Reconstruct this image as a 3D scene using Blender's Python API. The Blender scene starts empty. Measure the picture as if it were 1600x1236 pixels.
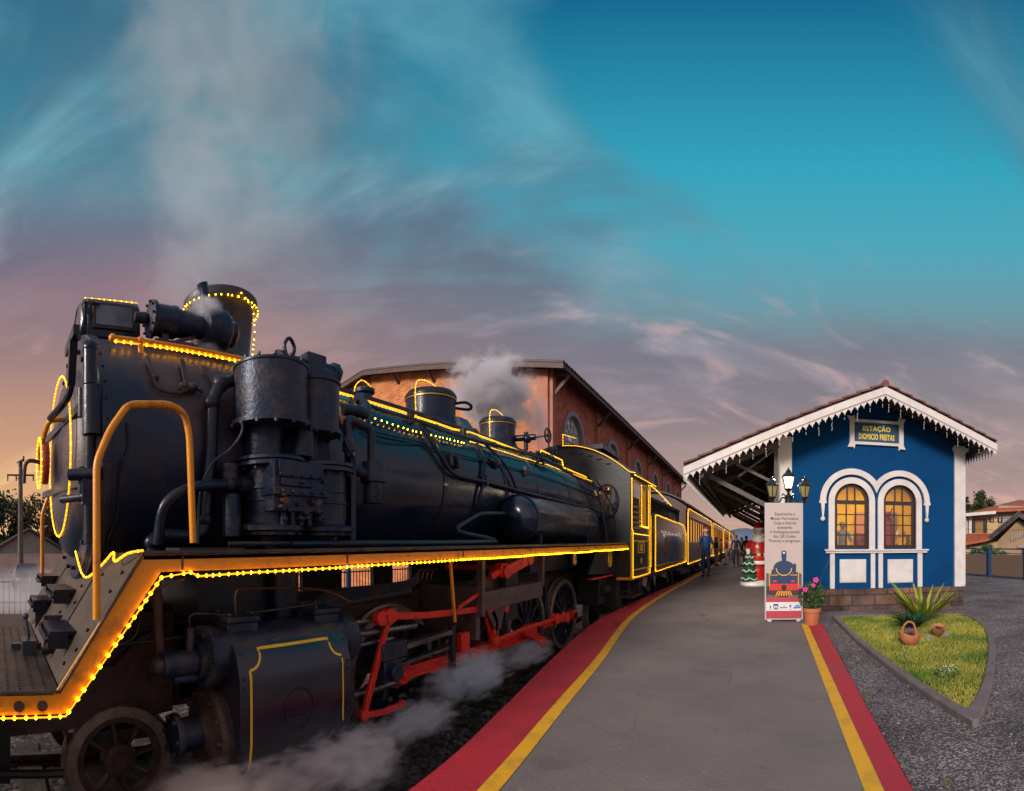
import bpy, bmesh, math, random
from mathutils import Vector, Matrix
R = math.radians
PI = math.pi
sin, cos, tan, atan = math.sin, math.cos, math.tan, math.atan
random.seed(7)
scene = bpy.context.scene
COL = scene.collection

def srgb(r, g, b):
    f = lambda c: (c/255/12.92) if c/255 <= 0.04045 else ((c/255+0.055)/1.055)**2.4
    return (f(r), f(g), f(b), 1.0)

# ------------------------------------------------------------------ camera
# the photograph is a stitched cylindrical panorama: 750 px per radian, platform axis at x=1171, horizon at y=850
FPX, PX0, PY0, EYE = 750.0, 1171.0, 850.0, 1.30
cd = bpy.data.cameras.new("camera")
cam = bpy.data.objects.new("camera", cd); COL.objects.link(cam)
cam.location = (0, 0, EYE); cam.rotation_euler = (R(90), 0, 0)
cd.type = 'PANO'; cd.panorama_type = 'CENTRAL_CYLINDRICAL'
cd.central_cylindrical_range_u_min = -PX0/FPX
cd.central_cylindrical_range_u_max = (1600-PX0)/FPX
cd.central_cylindrical_range_v_min = -(1236-PY0)/FPX
cd.central_cylindrical_range_v_max = PY0/FPX
cd.central_cylindrical_radius = 1.0
cd.clip_start = 0.05; cd.clip_end = 6000
scene.camera = cam

# ------------------------------------------------------------------ render settings, exposure
scene.render.engine = 'CYCLES'
cy = scene.cycles
cy.use_denoising = True
cy.use_adaptive_sampling = True; cy.adaptive_threshold = 0.02
cy.max_bounces = 6; cy.diffuse_bounces = 3; cy.glossy_bounces = 3; cy.transmission_bounces = 4
cy.volume_bounces = 3; cy.transparent_max_bounces = 12
cy.caustics_reflective = False; cy.caustics_refractive = False
cy.sample_clamp_indirect = 4.0
cy.volume_step_rate = 1.0; cy.volume_max_steps = 128
scene.view_settings.view_transform = 'Standard'
scene.view_settings.look = 'None'
scene.view_settings.exposure = 0.0
scene.view_settings.gamma = 1.0

# ------------------------------------------------------------------ world: dusk sky with drifting cloud
world = bpy.data.worlds.new("World"); scene.world = world
world.use_nodes = True
nt = world.node_tree; nt.nodes.clear()
def N(t, **k):
    n = nt.nodes.new(t)
    for a, b in k.items(): setattr(n, a, b)
    return n
def L(a, b): nt.links.new(a, b)
def m_(op, a, b=None, c=None, clamp=False):
    n = N('ShaderNodeMath', operation=op); n.use_clamp = clamp
    for i, v in enumerate((a, b, c)):
        if v is None: continue
        if isinstance(v, (int, float)): n.inputs[i].default_value = v
        else: L(v, n.inputs[i])
    return n.outputs[0]
def ramp_(fac, stops, interp='EASE'):
    n = N('ShaderNodeValToRGB'); cr = n.color_ramp; cr.interpolation = interp
    while len(cr.elements) > 1: cr.elements.remove(cr.elements[-1])
    cr.elements[0].position = stops[0][0]; cr.elements[0].color = stops[0][1]
    for p, c in stops[1:]:
        e = cr.elements.new(p); e.color = c
    if fac is not None: L(fac, n.inputs[0])
    return n.outputs[0]
def mix_(fac, a, b, mode='MIX'):
    n = N('ShaderNodeMix', data_type='RGBA', blend_type=mode)
    for s, v in ((0, fac), (6, a), (7, b)):
        if isinstance(v, (int, float)): n.inputs[s].default_value = v
        elif isinstance(v, tuple): n.inputs[s].default_value = v
        else: L(v, n.inputs[s])
    return n.outputs[2]
tc = N('ShaderNodeTexCoord')
sep = N('ShaderNodeSeparateXYZ'); L(tc.outputs['Generated'], sep.inputs[0])
dx, dy, dz = sep.outputs
hr = m_('SQRT', m_('ADD', m_('MULTIPLY', dx, dx), m_('MULTIPLY', dy, dy)))
tel = m_('DIVIDE', dz, m_('MAXIMUM', hr, 0.02))          # tangent of the elevation
azi = m_('ARCTAN2', dx, dy)                                # 0 down the platform, -pi/2 across the train
tf = m_('DIVIDE', tel, 1.4, clamp=True)
def st(t, r, g, b): return (t/1.4, srgb(r, g, b))
right = ramp_(tf, [st(0, 226, 180, 160), st(.06, 200, 158, 148), st(.14, 182, 152, 144), st(.27, 158, 142, 142), st(.40, 128, 132, 142),
                   st(.50, 108, 158, 172), st(.62, 80, 170, 190), st(.78, 52, 168, 194), st(.95, 40, 142, 174), st(1.13, 18, 110, 148), st(1.4, 3, 84, 128)], 'LINEAR')
left = ramp_(tf, [st(0, 255, 222, 160), st(.07, 247, 205, 150), st(.16, 244, 194, 142), st(.30, 226, 174, 136), st(.44, 180, 140, 136),
                  st(.55, 146, 122, 134), st(.66, 112, 122, 142), st(.80, 74, 150, 170), st(1.0, 20, 128, 158), st(1.13, 2, 94, 132), st(1.4, 2, 80, 118)], 'LINEAR')
azf = N('ShaderNodeMapRange', interpolation_type='SMOOTHSTEP'); L(azi, azf.inputs[0])
azf.inputs[1].default_value = -0.15; azf.inputs[2].default_value = -1.30
base = mix_(azf.outputs[0], right, left)
# cloud sheet, seen in perspective: project the direction on a flat layer
den = m_('ADD', m_('MAXIMUM', dz, 0.0), 0.16)
px_ = m_('DIVIDE', dx, den); py_ = m_('DIVIDE', dy, den)
cmb = N('ShaderNodeCombineXYZ'); L(px_, cmb.inputs[0]); L(py_, cmb.inputs[1])
mp0 = N('ShaderNodeMapping'); L(cmb.outputs[0], mp0.inputs[0]); mp0.inputs['Rotation'].default_value = (0, 0, R(-30))
def layer(sx, sy, loc, scale, detail, rough, dist):
    mp = N('ShaderNodeMapping'); L(mp0.outputs[0], mp.inputs[0])
    mp.inputs['Scale'].default_value = (sx, sy, 1); mp.inputs['Location'].default_value = loc
    n = N('ShaderNodeTexNoise'); L(mp.outputs[0], n.inputs['Vector'])
    n.inputs['Scale'].default_value = scale; n.inputs['Detail'].default_value = detail; n.inputs['Roughness'].default_value = rough; n.inputs['Distortion'].default_value = dist
    return n.outputs['Fac']
def smooth_(v, a, b_):
    n = N('ShaderNodeMapRange', interpolation_type='SMOOTHSTEP'); L(v, n.inputs[0])
    for i, q in ((1, a), (2, b_)):
        if isinstance(q, (int, float)): n.inputs[i].default_value = q
        else: L(q, n.inputs[i])
    return n.outputs[0]
c1 = layer(.62, 1.0, (5.3, 2.2, 0), 1.15, 6, .52, .5)      # broad banks
c2 = layer(.60, 1.25, (1.2, 7.7, 0), 2.3, 7, .56, .9)        # wisps
c3 = layer(.55, 1.1, (9.1, .4, 0), 1.4, 6, .55, .7)         # light and dark within the banks
mask = m_('ADD', m_('MULTIPLY', c1, 0.68), m_('MULTIPLY', c2, 0.32))
cov = m_('SUBTRACT', 0.475, m_('MULTIPLY', smooth_(azi, .10, -.75), 0.10))
cov = m_('SUBTRACT', cov, m_('MULTIPLY', smooth_(tel, .60, .22), 0.10))
cov = m_('ADD', cov, m_('MULTIPLY', m_('MAXIMUM', m_('SUBTRACT', tel, 0.78), 0.0), 0.14))
cov = m_('SUBTRACT', cov, m_('MULTIPLY', m_('MULTIPLY', smooth_(tel, .40, .60), smooth_(azi, -.15, -.60)), 0.045))
cmask = smooth_(mask, cov, m_('ADD', cov, 0.17))
cdark = ramp_(tf, [st(0, 206, 166, 148), st(.12, 172, 144, 136), st(.3, 132, 124, 134), st(.6, 100, 106, 126), st(.85, 86, 108, 128), st(1.1, 74, 116, 138)], 'LINEAR')
cdL = ramp_(tf, [st(0, 232, 172, 112), st(.10, 226, 170, 118), st(.22, 200, 148, 120), st(.38, 154, 126, 130), st(.6, 104, 106, 126), st(.85, 86, 112, 132), st(1.1, 70, 118, 140)], 'LINEAR')
cdark = mix_(azf.outputs[0], cdark, cdL)
clR = ramp_(tf, [st(0, 236, 190, 170), st(.12, 206, 168, 160), st(.3, 178, 158, 166), st(.55, 158, 170, 184), st(.8, 120, 180, 196), st(1.1, 90, 160, 180)], 'LINEAR')
clL = ramp_(tf, [st(0, 255, 224, 150), st(.12, 250, 200, 140), st(.25, 222, 166, 138), st(.42, 200, 158, 158), st(.6, 164, 168, 180), st(.8, 134, 186, 198), st(1.1, 100, 164, 184)], 'LINEAR')
clight = mix_(azf.outputs[0], clR, clL)
tone = smooth_(m_('ADD', m_('MULTIPLY', c3, .6), m_('MULTIPLY', c2, .4)), .48, .66)
ccol = mix_(tone, cdark, clight)
skyc = mix_(m_('MULTIPLY', cmask, 0.80), base, ccol)
# pink lit flecks low in the sky
lowf = m_('MULTIPLY', smooth_(tel, .66, .40), smooth_(tel, .0, .15))
flk = smooth_(c2, .56, .68)
skyc = mix_(m_('MULTIPLY', m_('MULTIPLY', flk, lowf), 0.34), skyc, srgb(226, 178, 168))
# overhead and far right, out of view: greyed to mauve to tune reflections
skyc = mix_(smooth_(dz, .80, .93), skyc, (.42, .42, .52, 1))
skyc = mix_(m_('MULTIPLY', smooth_(dx, .555, .68), .9), skyc, (.40, .36, .44, 1))
# unseen sky behind the photographer, brightened to light the scene
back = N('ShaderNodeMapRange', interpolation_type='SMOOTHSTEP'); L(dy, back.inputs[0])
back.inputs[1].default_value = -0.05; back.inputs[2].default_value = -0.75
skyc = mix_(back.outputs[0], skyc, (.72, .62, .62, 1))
# Nishita air light underneath everything
sky = N('ShaderNodeTexSky'); sky.sky_type = 'NISHITA'; sky.sun_disc = False
SUN_EL, SUN_AZ = R(23), R(194)
sky.sun_elevation = SUN_EL; sky.sun_rotation = SUN_AZ
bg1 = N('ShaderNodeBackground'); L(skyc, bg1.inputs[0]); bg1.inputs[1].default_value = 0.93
bg2 = N('ShaderNodeBackground'); L(sky.outputs[0], bg2.inputs[0]); bg2.inputs[1].default_value = 0.004
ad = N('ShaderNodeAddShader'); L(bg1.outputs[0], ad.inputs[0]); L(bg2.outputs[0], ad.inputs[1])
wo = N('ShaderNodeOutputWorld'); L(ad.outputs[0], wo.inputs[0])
world.cycles.sampling_method = 'MANUAL'; world.cycles.sample_map_resolution = 512

# ------------------------------------------------------------------ sun: very soft, behind the photographer
sd = bpy.data.lights.new("sun", 'SUN'); sd.energy = 3.3; sd.angle = R(14); sd.color = (1.0, 0.90, 0.82)
so = bpy.data.objects.new("sun", sd); COL.objects.link(so)
sv = Vector((sin(SUN_AZ)*cos(SUN_EL), cos(SUN_AZ)*cos(SUN_EL), sin(SUN_EL)))
so.rotation_euler = sv.to_track_quat('Z', 'Y').to_euler(); so.location = (0, -10, 20)

# ------------------------------------------------------------------ helpers
def at(px, py, X=None, Y=None):
    """A photo pixel turned into a point on the plane of that lateral (X) or forward (Y) distance."""
    ph = (px-PX0)/FPX; t = (PY0-py)/FPX
    r = X/sin(ph) if X is not None else Y/cos(ph)
    return Vector((r*sin(ph), r*cos(ph), EYE+r*t))
def gat(px, py, z):
    ph = (px-PX0)/FPX; r = (EYE-z)/(py-PY0)*FPX
    return Vector((r*sin(ph), r*cos(ph), z))
BX, BZ, BR = -3.85, 1.95, 0.88       # boiler axis and radius
def onb(px, py, off=0.03, rad=None):
    """Where the ray of a pixel meets the boiler barrel swollen by off."""
    ph = (px-PX0)/FPX; t = (PY0-py)/FPX
    a, b = sin(ph), t; r = (rad or BR)+off
    cx, cz = -BX, EYE-BZ
    A = a*a+b*b; B = 2*(a*cx+b*cz); C = cx*cx+cz*cz-r*r
    D = B*B-4*A*C
    s = (-B-math.sqrt(D))/(2*A) if D > 0 else -B/(2*A)
    return Vector((s*a, s*cos(ph), EYE+s*b))

MATS = {}
def mat(name, col, rough=.6, metal=0.0, col2=None, vscale=4.0, vlo=.4, vhi=.65, bump=0.0, bscale=60.0, emit=0.0, coat=0.0,
        stretch=None, spec=None, rvar=0.0, detail=5, chip=None, crack=None):
    if name in MATS: return MATS[name]
    m = bpy.data.materials.new(name); m.use_nodes = True
    t = m.node_tree; b = t.nodes['Principled BSDF']
    c = lambda v: tuple(v[:3])+(1,)
    b.inputs['Base Color'].default_value = c(col); b.inputs['Roughness'].default_value = rough
    b.inputs['Metallic'].default_value = metal
    if coat: b.inputs['Coat Weight'].default_value = coat; b.inputs['Coat Roughness'].default_value = .12
    if spec is not None: b.inputs['Specular IOR Level'].default_value = spec
    tcn = t.nodes.new('ShaderNodeTexCoord'); vec = tcn.outputs['Object']
    if stretch:
        mpn = t.nodes.new('ShaderNodeMapping'); mpn.inputs['Scale'].default_value = stretch
        t.links.new(vec, mpn.inputs[0]); vec = mpn.outputs[0]
    if col2 is not None or rvar:
        n = t.nodes.new('ShaderNodeTexNoise'); n.inputs['Scale'].default_value = vscale
        n.inputs['Detail'].default_value = detail; n.inputs['Roughness'].default_value = .62
        t.links.new(vec, n.inputs['Vector'])
        mr = t.nodes.new('ShaderNodeMapRange'); mr.inputs[1].default_value = vlo; mr.inputs[2].default_value = vhi
        t.links.new(n.outputs['Fac'], mr.inputs[0])
        if col2 is not None:
            mx = t.nodes.new('ShaderNodeMix'); mx.data_type = 'RGBA'
            mx.inputs[6].default_value = c(col); mx.inputs[7].default_value = c(col2)
            t.links.new(mr.outputs[0], mx.inputs[0]); t.links.new(mx.outputs[2], b.inputs['Base Color'])
        if rvar:
            m2 = t.nodes.new('ShaderNodeMath'); m2.operation = 'MULTIPLY_ADD'; m2.use_clamp = True
            m2.inputs[1].default_value = rvar; m2.inputs[2].default_value = rough
            t.links.new(mr.outputs[0], m2.inputs[0]); t.links.new(m2.outputs[0], b.inputs['Roughness'])
    def over(fac, colr):
        lk_ = b.inputs['Base Color'].links
        mx = t.nodes.new('ShaderNodeMix'); mx.data_type = 'RGBA'; mx.inputs[7].default_value = c(colr)
        if lk_: t.links.new(lk_[0].from_socket, mx.inputs[6])
        else: mx.inputs[6].default_value = c(col)
        t.links.new(fac, mx.inputs[0]); t.links.new(mx.outputs[2], b.inputs['Base Color'])
    if chip:        # (colour, scale, threshold, amount): wear through to another colour
        for (cc, sc_, th, am) in chip:
            n = t.nodes.new('ShaderNodeTexNoise'); n.inputs['Scale'].default_value = sc_; n.inputs['Detail'].default_value = 9; n.inputs['Roughness'].default_value = .7
            t.links.new(vec, n.inputs['Vector']); mr = t.nodes.new('ShaderNodeMapRange'); mr.inputs[1].default_value = th; mr.inputs[2].default_value = th+.05; mr.inputs[4].default_value = am
            t.links.new(n.outputs['Fac'], mr.inputs[0]); over(mr.outputs[0], cc)
    if crack:       # (colour, cell scale, width)
        cc, sc_, wd = crack
        dn = t.nodes.new('ShaderNodeTexNoise'); dn.inputs['Scale'].default_value = 2.5; dn.inputs['Detail'].default_value = 6; t.links.new(vec, dn.inputs['Vector'])
        mxv = t.nodes.new('ShaderNodeMix'); mxv.data_type = 'VECTOR'; mxv.inputs[0].default_value = .16; t.links.new(vec, mxv.inputs[4]); t.links.new(dn.outputs['Color'], mxv.inputs[5])
        v = t.nodes.new('ShaderNodeTexVoronoi'); v.feature = 'DISTANCE_TO_EDGE'; v.inputs['Scale'].default_value = sc_; t.links.new(mxv.outputs[1], v.inputs['Vector'])
        mr = t.nodes.new('ShaderNodeMapRange'); mr.inputs[1].default_value = wd; mr.inputs[2].default_value = 0.0; t.links.new(v.outputs['Distance'], mr.inputs[0])
        n = t.nodes.new('ShaderNodeTexNoise'); n.inputs['Scale'].default_value = .8; t.links.new(vec, n.inputs['Vector'])
        m3 = t.nodes.new('ShaderNodeMapRange'); m3.inputs[1].default_value = .54; m3.inputs[2].default_value = .62; t.links.new(n.outputs['Fac'], m3.inputs[0])
        m4 = t.nodes.new('ShaderNodeMath'); m4.operation = 'MULTIPLY'; t.links.new(mr.outputs[0], m4.inputs[0]); t.links.new(m3.outputs[0], m4.inputs[1]); over(m4.outputs[0], cc)
    if bump:
        n = t.nodes.new('ShaderNodeTexNoise'); n.inputs['Scale'].default_value = bscale; n.inputs['Detail'].default_value = 4
        t.links.new(vec, n.inputs['Vector'])
        bn = t.nodes.new('ShaderNodeBump'); bn.inputs['Strength'].default_value = bump; bn.inputs['Distance'].default_value = .02
        t.links.new(n.outputs['Fac'], bn.inputs['Height']); t.links.new(bn.outputs[0], b.inputs['Normal'])
    if emit:
        b.inputs['Emission Color'].default_value = c(col); b.inputs['Emission Strength'].default_value = emit
    MATS[name] = m
    return m

def brickmat(name, c1, c2, mortar, axes, bw, bh, ms=.012, rough=.85, bump=.4, offs=.5, noise=.35):
    m = bpy.data.materials.new(name); m.use_nodes = True; t = m.node_tree; b = t.nodes['Principled BSDF']
    b.inputs['Roughness'].default_value = rough
    tcn = t.nodes.new('ShaderNodeTexCoord'); s = t.nodes.new('ShaderNodeSeparateXYZ'); t.links.new(tcn.outputs['Object'], s.inputs[0])
    cb = t.nodes.new('ShaderNodeCombineXYZ')
    t.links.new(s.outputs[axes[0]], cb.inputs[0]); t.links.new(s.outputs[axes[1]], cb.inputs[1])
    br = t.nodes.new('ShaderNodeTexBrick'); t.links.new(cb.outputs[0], br.inputs['Vector'])
    br.inputs['Scale'].default_value = 1; br.inputs['Brick Width'].default_value = bw; br.inputs['Row Height'].default_value = bh
    br.inputs['Mortar Size'].default_value = ms; br.inputs['Mortar Smooth'].default_value = .3; br.offset = offs
    br.inputs['Color1'].default_value = tuple(c1)+(1,); br.inputs['Color2'].default_value = tuple(c2)+(1,)
    br.inputs['Mortar'].default_value = tuple(mortar)+(1,)
    n = t.nodes.new('ShaderNodeTexNoise'); n.inputs['Scale'].default_value = 1.7; n.inputs['Detail'].default_value = 6
    t.links.new(tcn.outputs['Object'], n.inputs['Vector'])
    mx = t.nodes.new('ShaderNodeMix'); mx.data_type = 'RGBA'; mx.blend_type = 'MULTIPLY'; mx.inputs[0].default_value = 1
    mr = t.nodes.new('ShaderNodeMapRange'); mr.inputs[1].default_value = .3; mr.inputs[2].default_value = .7
    mr.inputs[3].default_value = 1-noise; mr.inputs[4].default_value = 1.1
    t.links.new(n.outputs['Fac'], mr.inputs[0])
    t.links.new(br.outputs['Color'], mx.inputs[6]); t.links.new(mr.outputs[0], mx.inputs[7]); t.links.new(mx.outputs[2], b.inputs['Base Color'])
    inv = t.nodes.new('ShaderNodeMath'); inv.operation = 'SUBTRACT'; inv.inputs[0].default_value = 1; t.links.new(br.outputs['Fac'], inv.inputs[1])
    n2 = t.nodes.new('ShaderNodeTexNoise'); n2.inputs['Scale'].default_value = 25; t.links.new(tcn.outputs['Object'], n2.inputs['Vector'])
    ad2 = t.nodes.new('ShaderNodeMath'); ad2.operation = 'MULTIPLY_ADD'; ad2.inputs[1].default_value = .35
    t.links.new(n2.outputs['Fac'], ad2.inputs[0]); t.links.new(inv.outputs[0], ad2.inputs[2])
    bn = t.nodes.new('ShaderNodeBump'); bn.inputs['Strength'].default_value = bump; bn.inputs['Distance'].default_value = .02
    t.links.new(ad2.outputs[0], bn.inputs['Height']); t.links.new(bn.outputs[0], b.inputs['Normal'])
    return m

class MB:
    """Collects solids into one mesh."""
    def __init__(self): self.v = []; self.f = []
    def add(self, vs, fs):
        o = len(self.v); self.v += [tuple(v) for v in vs]; self.f += [tuple(i+o for i in f) for f in fs]; return self
    def box(self, x0, x1, y0, y1, z0, z1):
        if x0 > x1: x0, x1 = x1, x0
        if y0 > y1: y0, y1 = y1, y0
        if z0 > z1: z0, z1 = z1, z0
        return self.add([(x0,y0,z0),(x1,y0,z0),(x1,y1,z0),(x0,y1,z0),(x0,y0,z1),(x1,y0,z1),(x1,y1,z1),(x0,y1,z1)],
                        [(3,2,1,0),(4,5,6,7),(0,1,5,4),(1,2,6,5),(2,3,7,6),(3,0,4,7)])
    def bar(self, p0, p1, w, h, up=(0,0,1)):
        """Rectangular bar from p0 to p1, w across, h along up."""
        p0, p1 = Vector(p0), Vector(p1); d = (p1-p0).normalized(); u = Vector(up)
        s = d.cross(u)
        if s.length < 1e-4: s = d.cross(Vector((0,1,0)))
        s.normalize(); u = s.cross(d).normalized()
        s = s*w/2; u = u*h/2
        return self.add([p0-s-u,p0+s-u,p0+s+u,p0-s+u,p1-s-u,p1+s-u,p1+s+u,p1-s+u],
                        [(0,1,2,3),(7,6,5,4),(4,5,1,0),(5,6,2,1),(6,7,3,2),(7,4,0,3)])
    def tube(self, pts, r, n=10, closed=False, smooth=0):
        pts = [Vector(p) for p in pts]
        if smooth and len(pts) > 2:
            q = []
            P = pts
            for i in range(len(P)-1 if not closed else len(P)):
                a = P[(i-1) % len(P)] if (closed or i > 0) else P[0]; b = P[i]; c = P[(i+1) % len(P)]
                d = P[(i+2) % len(P)] if (closed or i+2 < len(P)) else P[-1]
                for k in range(smooth):
                    t = k/smooth
                    q.append(.5*((2*b)+(c-a)*t+(2*a-5*b+4*c-d)*t*t+(-a+3*b-3*c+d)*t*t*t))
            if not closed: q.append(P[-1])
            pts = q
        rs = r if isinstance(r, (list, tuple)) else [r]*len(pts)
        vs, fs = [], []; prev = None; m = len(pts)
        for i, p in enumerate(pts):
            a = pts[i-1] if (i > 0 or closed) else p; b = pts[(i+1) % m] if (i < m-1 or closed) else p
            d = (b-a)
            if d.length < 1e-7: d = Vector((0,0,1))
            d.normalize()
            if prev is None:
                s = d.cross(Vector((0,0,1)))
                if s.length < .05: s = d.cross(Vector((1,0,0)))
            else:
                s = prev-d*prev.dot(d)
                if s.length < 1e-5: s = d.cross(Vector((0.3,1,0.2)))
            s.normalize(); prev = s; u = d.cross(s)
            for k in range(n):
                an = 2*PI*k/n; vs.append(p+(s*cos(an)+u*sin(an))*rs[i])
        for i in range(m if closed else m-1):
            j = (i+1) % m
            for k in range(n):
                k2 = (k+1) % n; fs.append((i*n+k, i*n+k2, j*n+k2, j*n+k))
        if not closed:
            fs.append(tuple(range(n))[::-1]); fs.append(tuple((m-1)*n+k for k in range(n)))
        return self.add(vs, fs)
    def lathe(self, prof, org, axis='Z', n=32, a0=0, a1=2*PI):
        """prof: (radius, height) pairs from end to end along axis."""
        vs, fs = [], []; full = abs(a1-a0-2*PI) < 1e-6; cnt = n if full else n+1; org = Vector(org)
        for r, h in prof:
            for k in range(cnt):
                an = a0+(a1-a0)*k/n; c, s = r*cos(an), r*sin(an)
                v = {'Z': (c, s, h), 'Y': (c, h, -s), 'X': (h, c, s)}[axis] if axis != 'Y' else (c, h, -s)
                vs.append(org+Vector(v))
        for i in range(len(prof)-1):
            for k in range(n):
                k2 = (k+1) % cnt
                fs.append((i*cnt+k, i*cnt+k2, (i+1)*cnt+k2, (i+1)*cnt+k))
        if full and prof[0] != prof[-1] and not (prof[0][0] > 1e-6 and prof[-1][0] > 1e-6 and abs(prof[0][1]-prof[-1][1]) < .2 and abs(prof[0][0]-prof[-1][0]) < .06):
            if prof[0][0] > 1e-6: fs.append(tuple(range(cnt))[::-1])
            if prof[-1][0] > 1e-6: fs.append(tuple((len(prof)-1)*cnt+k for k in range(cnt)))
        return self.add(vs, fs)
    def cyl(self, p0, p1, r0, r1=None, n=20):
        return self.tube([p0, p1], [r0, r1 if r1 is not None else r0], n)
    def ball(self, c, r, n=12, sx=1, sy=1, sz=1):
        vs, fs = [], []; c = Vector(c); m = max(4, n//2)
        vs.append(c+Vector((0,0,r*sz)))
        for i in range(1, m):
            th = PI*i/m
            for k in range(n):
                a = 2*PI*k/n; vs.append(c+Vector((r*sx*sin(th)*cos(a), r*sy*sin(th)*sin(a), r*sz*cos(th))))
        vs.append(c-Vector((0,0,r*sz)))
        for k in range(n): fs.append((0, 1+k, 1+(k+1) % n))
        for i in range(m-2):
            for k in range(n):
                a = 1+i*n+k; b = 1+i*n+(k+1) % n; fs.append((a, a+n, b+n, b))
        e = len(vs)-1; o = 1+(m-2)*n
        for k in range(n): fs.append((o+k, e, o+(k+1) % n))
        return self.add(vs, fs)
    def prism(self, poly, f0, f1):
        """poly: list of 2D points; f0, f1 map a 2D point to the two faces' 3D points."""
        n = len(poly)
        return self.add([f0(*p) for p in poly]+[f1(*p) for p in poly],
                        [tuple(range(n)), tuple(range(2*n-1, n-1, -1))]+[(i, i+n, (i+1) % n+n, (i+1) % n) for i in range(n)])
    def yz(self, poly, x0, x1): return self.prism(poly, lambda y, z: (x0, y, z), lambda y, z: (x1, y, z))
    def xz(self, poly, y0, y1): return self.prism(poly, lambda x, z: (x, y0, z), lambda x, z: (x, y1, z))
    def xy(self, poly, z0, z1): return self.prism(poly, lambda x, y: (x, y, z0), lambda x, y: (x, y, z1))
    def bolts(self, c, r, n, axis='Y', br=.018, h=.02, a0=0.0):
        for k in range(n):
            a = a0+2*PI*k/n; u, v = r*cos(a), r*sin(a); c_ = Vector(c)
            if axis == 'Y': p = c_+Vector((u, 0, v)); q = p+Vector((0, h, 0))
            elif axis == 'X': p = c_+Vector((0, u, v)); q = p+Vector((h, 0, 0))
            else: p = c_+Vector((u, v, 0)); q = p+Vector((0, 0, h))
            self.cyl(p, q, br, n=6)
        return self
    def fan(self, fn, nu, nv, closed_u=False):
        vs = [fn(i/(nu), j/(nv)) for j in range(nv+1) for i in range(nu+1)]
        fs = [(j*(nu+1)+i, j*(nu+1)+i+1, (j+1)*(nu+1)+i+1, (j+1)*(nu+1)+i) for j in range(nv) for i in range(nu)]
        return self.add(vs, fs)
    def build(self, name, m, parent=None, org=None, sharp=38, bevel=0, **props):
        me = bpy.data.meshes.new(name)
        o_ = WORG.get(parent, Vector((0,0,0))) if parent is not None else (Vector(org) if org is not None else Vector((0,0,0)))
        me.from_pydata([tuple(Vector(v)-o_) for v in self.v], [], self.f)
        bm = bmesh.new(); bm.from_mesh(me)
        bmesh.ops.recalc_face_normals(bm, faces=bm.faces)
        if bevel:
            es = [e for e in bm.edges if len(e.link_faces) == 2 and e.calc_face_angle(0) > R(50)]
            bmesh.ops.bevel(bm, geom=es, offset=bevel, segments=1, affect='EDGES', clamp_overlap=True)
        bm.to_mesh(me); bm.free()
        for i in (m if isinstance(m, (list, tuple)) else [m]): me.materials.append(i)
        for p in me.polygons: p.use_smooth = True
        me.set_sharp_from_angle(angle=R(sharp))
        o = bpy.data.objects.new(name, me); COL.objects.link(o)
        if parent is not None:
            o.parent = parent; WORG[o] = o_
        else:
            o.location = o_; WORG[o] = o_
        for k, v in props.items(): o[k] = v
        return o
WORG = {}
def thing(name, label, cat, loc=(0,0,0), group=None):
    o = bpy.data.objects.new(name, None); COL.objects.link(o); o.location = loc; o.empty_display_size = .3
    o['label'] = label; o['category'] = cat
    if group: o['group'] = group
    WORG[o] = Vector(loc); return o
def tag(o, label, cat, group=None, kind=None):
    o['label'] = label; o['category'] = cat
    if group: o['group'] = group
    if kind: o['kind'] = kind
    return o
def dup(root, loc=None, rz=None, label=None, group=None):
    def cp(o, par):
        c = o.copy(); COL.objects.link(c)
        if par is not None: c.parent = par
        for ch in [k for k in bpy.data.objects if k.parent == o and k is not c]: cp(ch, c)
        return c
    r = cp(root, None)
    if loc is not None: r.location = loc
    if rz is not None: r.rotation_euler.z = rz
    if label: r['label'] = label
    if group: r['group'] = group
    return r
def solid2d(name, loops, thick, to3d, m, parent=None, org=None, res=1, bevel=0, **props):
    """Flat shape with holes (2D loops) given a thickness; to3d maps (u, v, w)."""
    cu = bpy.data.curves.new('c', 'CURVE'); cu.dimensions = '2D'; cu.fill_mode = 'BOTH'; cu.extrude = thick/2
    for lp in loops:
        s = cu.splines.new('POLY'); s.points.add(len(lp)-1)
        for p, q in zip(s.points, lp): p.co = (q[0], q[1], 0, 1)
        s.use_cyclic_u = True
    return curve_mesh(name, cu, to3d, m, parent, org, **props)
def curve_mesh(name, cu, to3d, m, parent=None, org=None, **props):
    ob = bpy.data.objects.new('c', cu); COL.objects.link(ob)
    bpy.context.view_layer.update()
    me0 = bpy.data.meshes.new_from_object(ob.evaluated_get(bpy.context.evaluated_depsgraph_get()))
    b = MB(); b.add([to3d(*v.co) for v in me0.vertices], [tuple(p.vertices) for p in me0.polygons])
    bpy.data.objects.remove(ob); bpy.data.curves.remove(cu) if cu.users == 0 else None; bpy.data.meshes.remove(me0)
    return b.build(name, m, parent, org, sharp=30, **props)
def letters(name, s, size, to3d, m, parent=None, align='CENTER', bold=0.0, thick=.004, sx=1.0, spacing=1.0, **props):
    cu = bpy.data.curves.new('t', 'FONT'); cu.body = s; cu.size = size; cu.align_x = align; cu.extrude = thick
    cu.offset = bold; cu.space_character = spacing; cu.resolution_u = 2
    return curve_mesh(name, cu, lambda u, v, w: to3d(u*sx, v, w), m, parent, **props)
def arcp(cx, cy, r, a0, a1, n=24): return [(cx+r*cos(a0+(a1-a0)*i/n), cy+r*sin(a0+(a1-a0)*i/n)) for i in range(n+1)]

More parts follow.
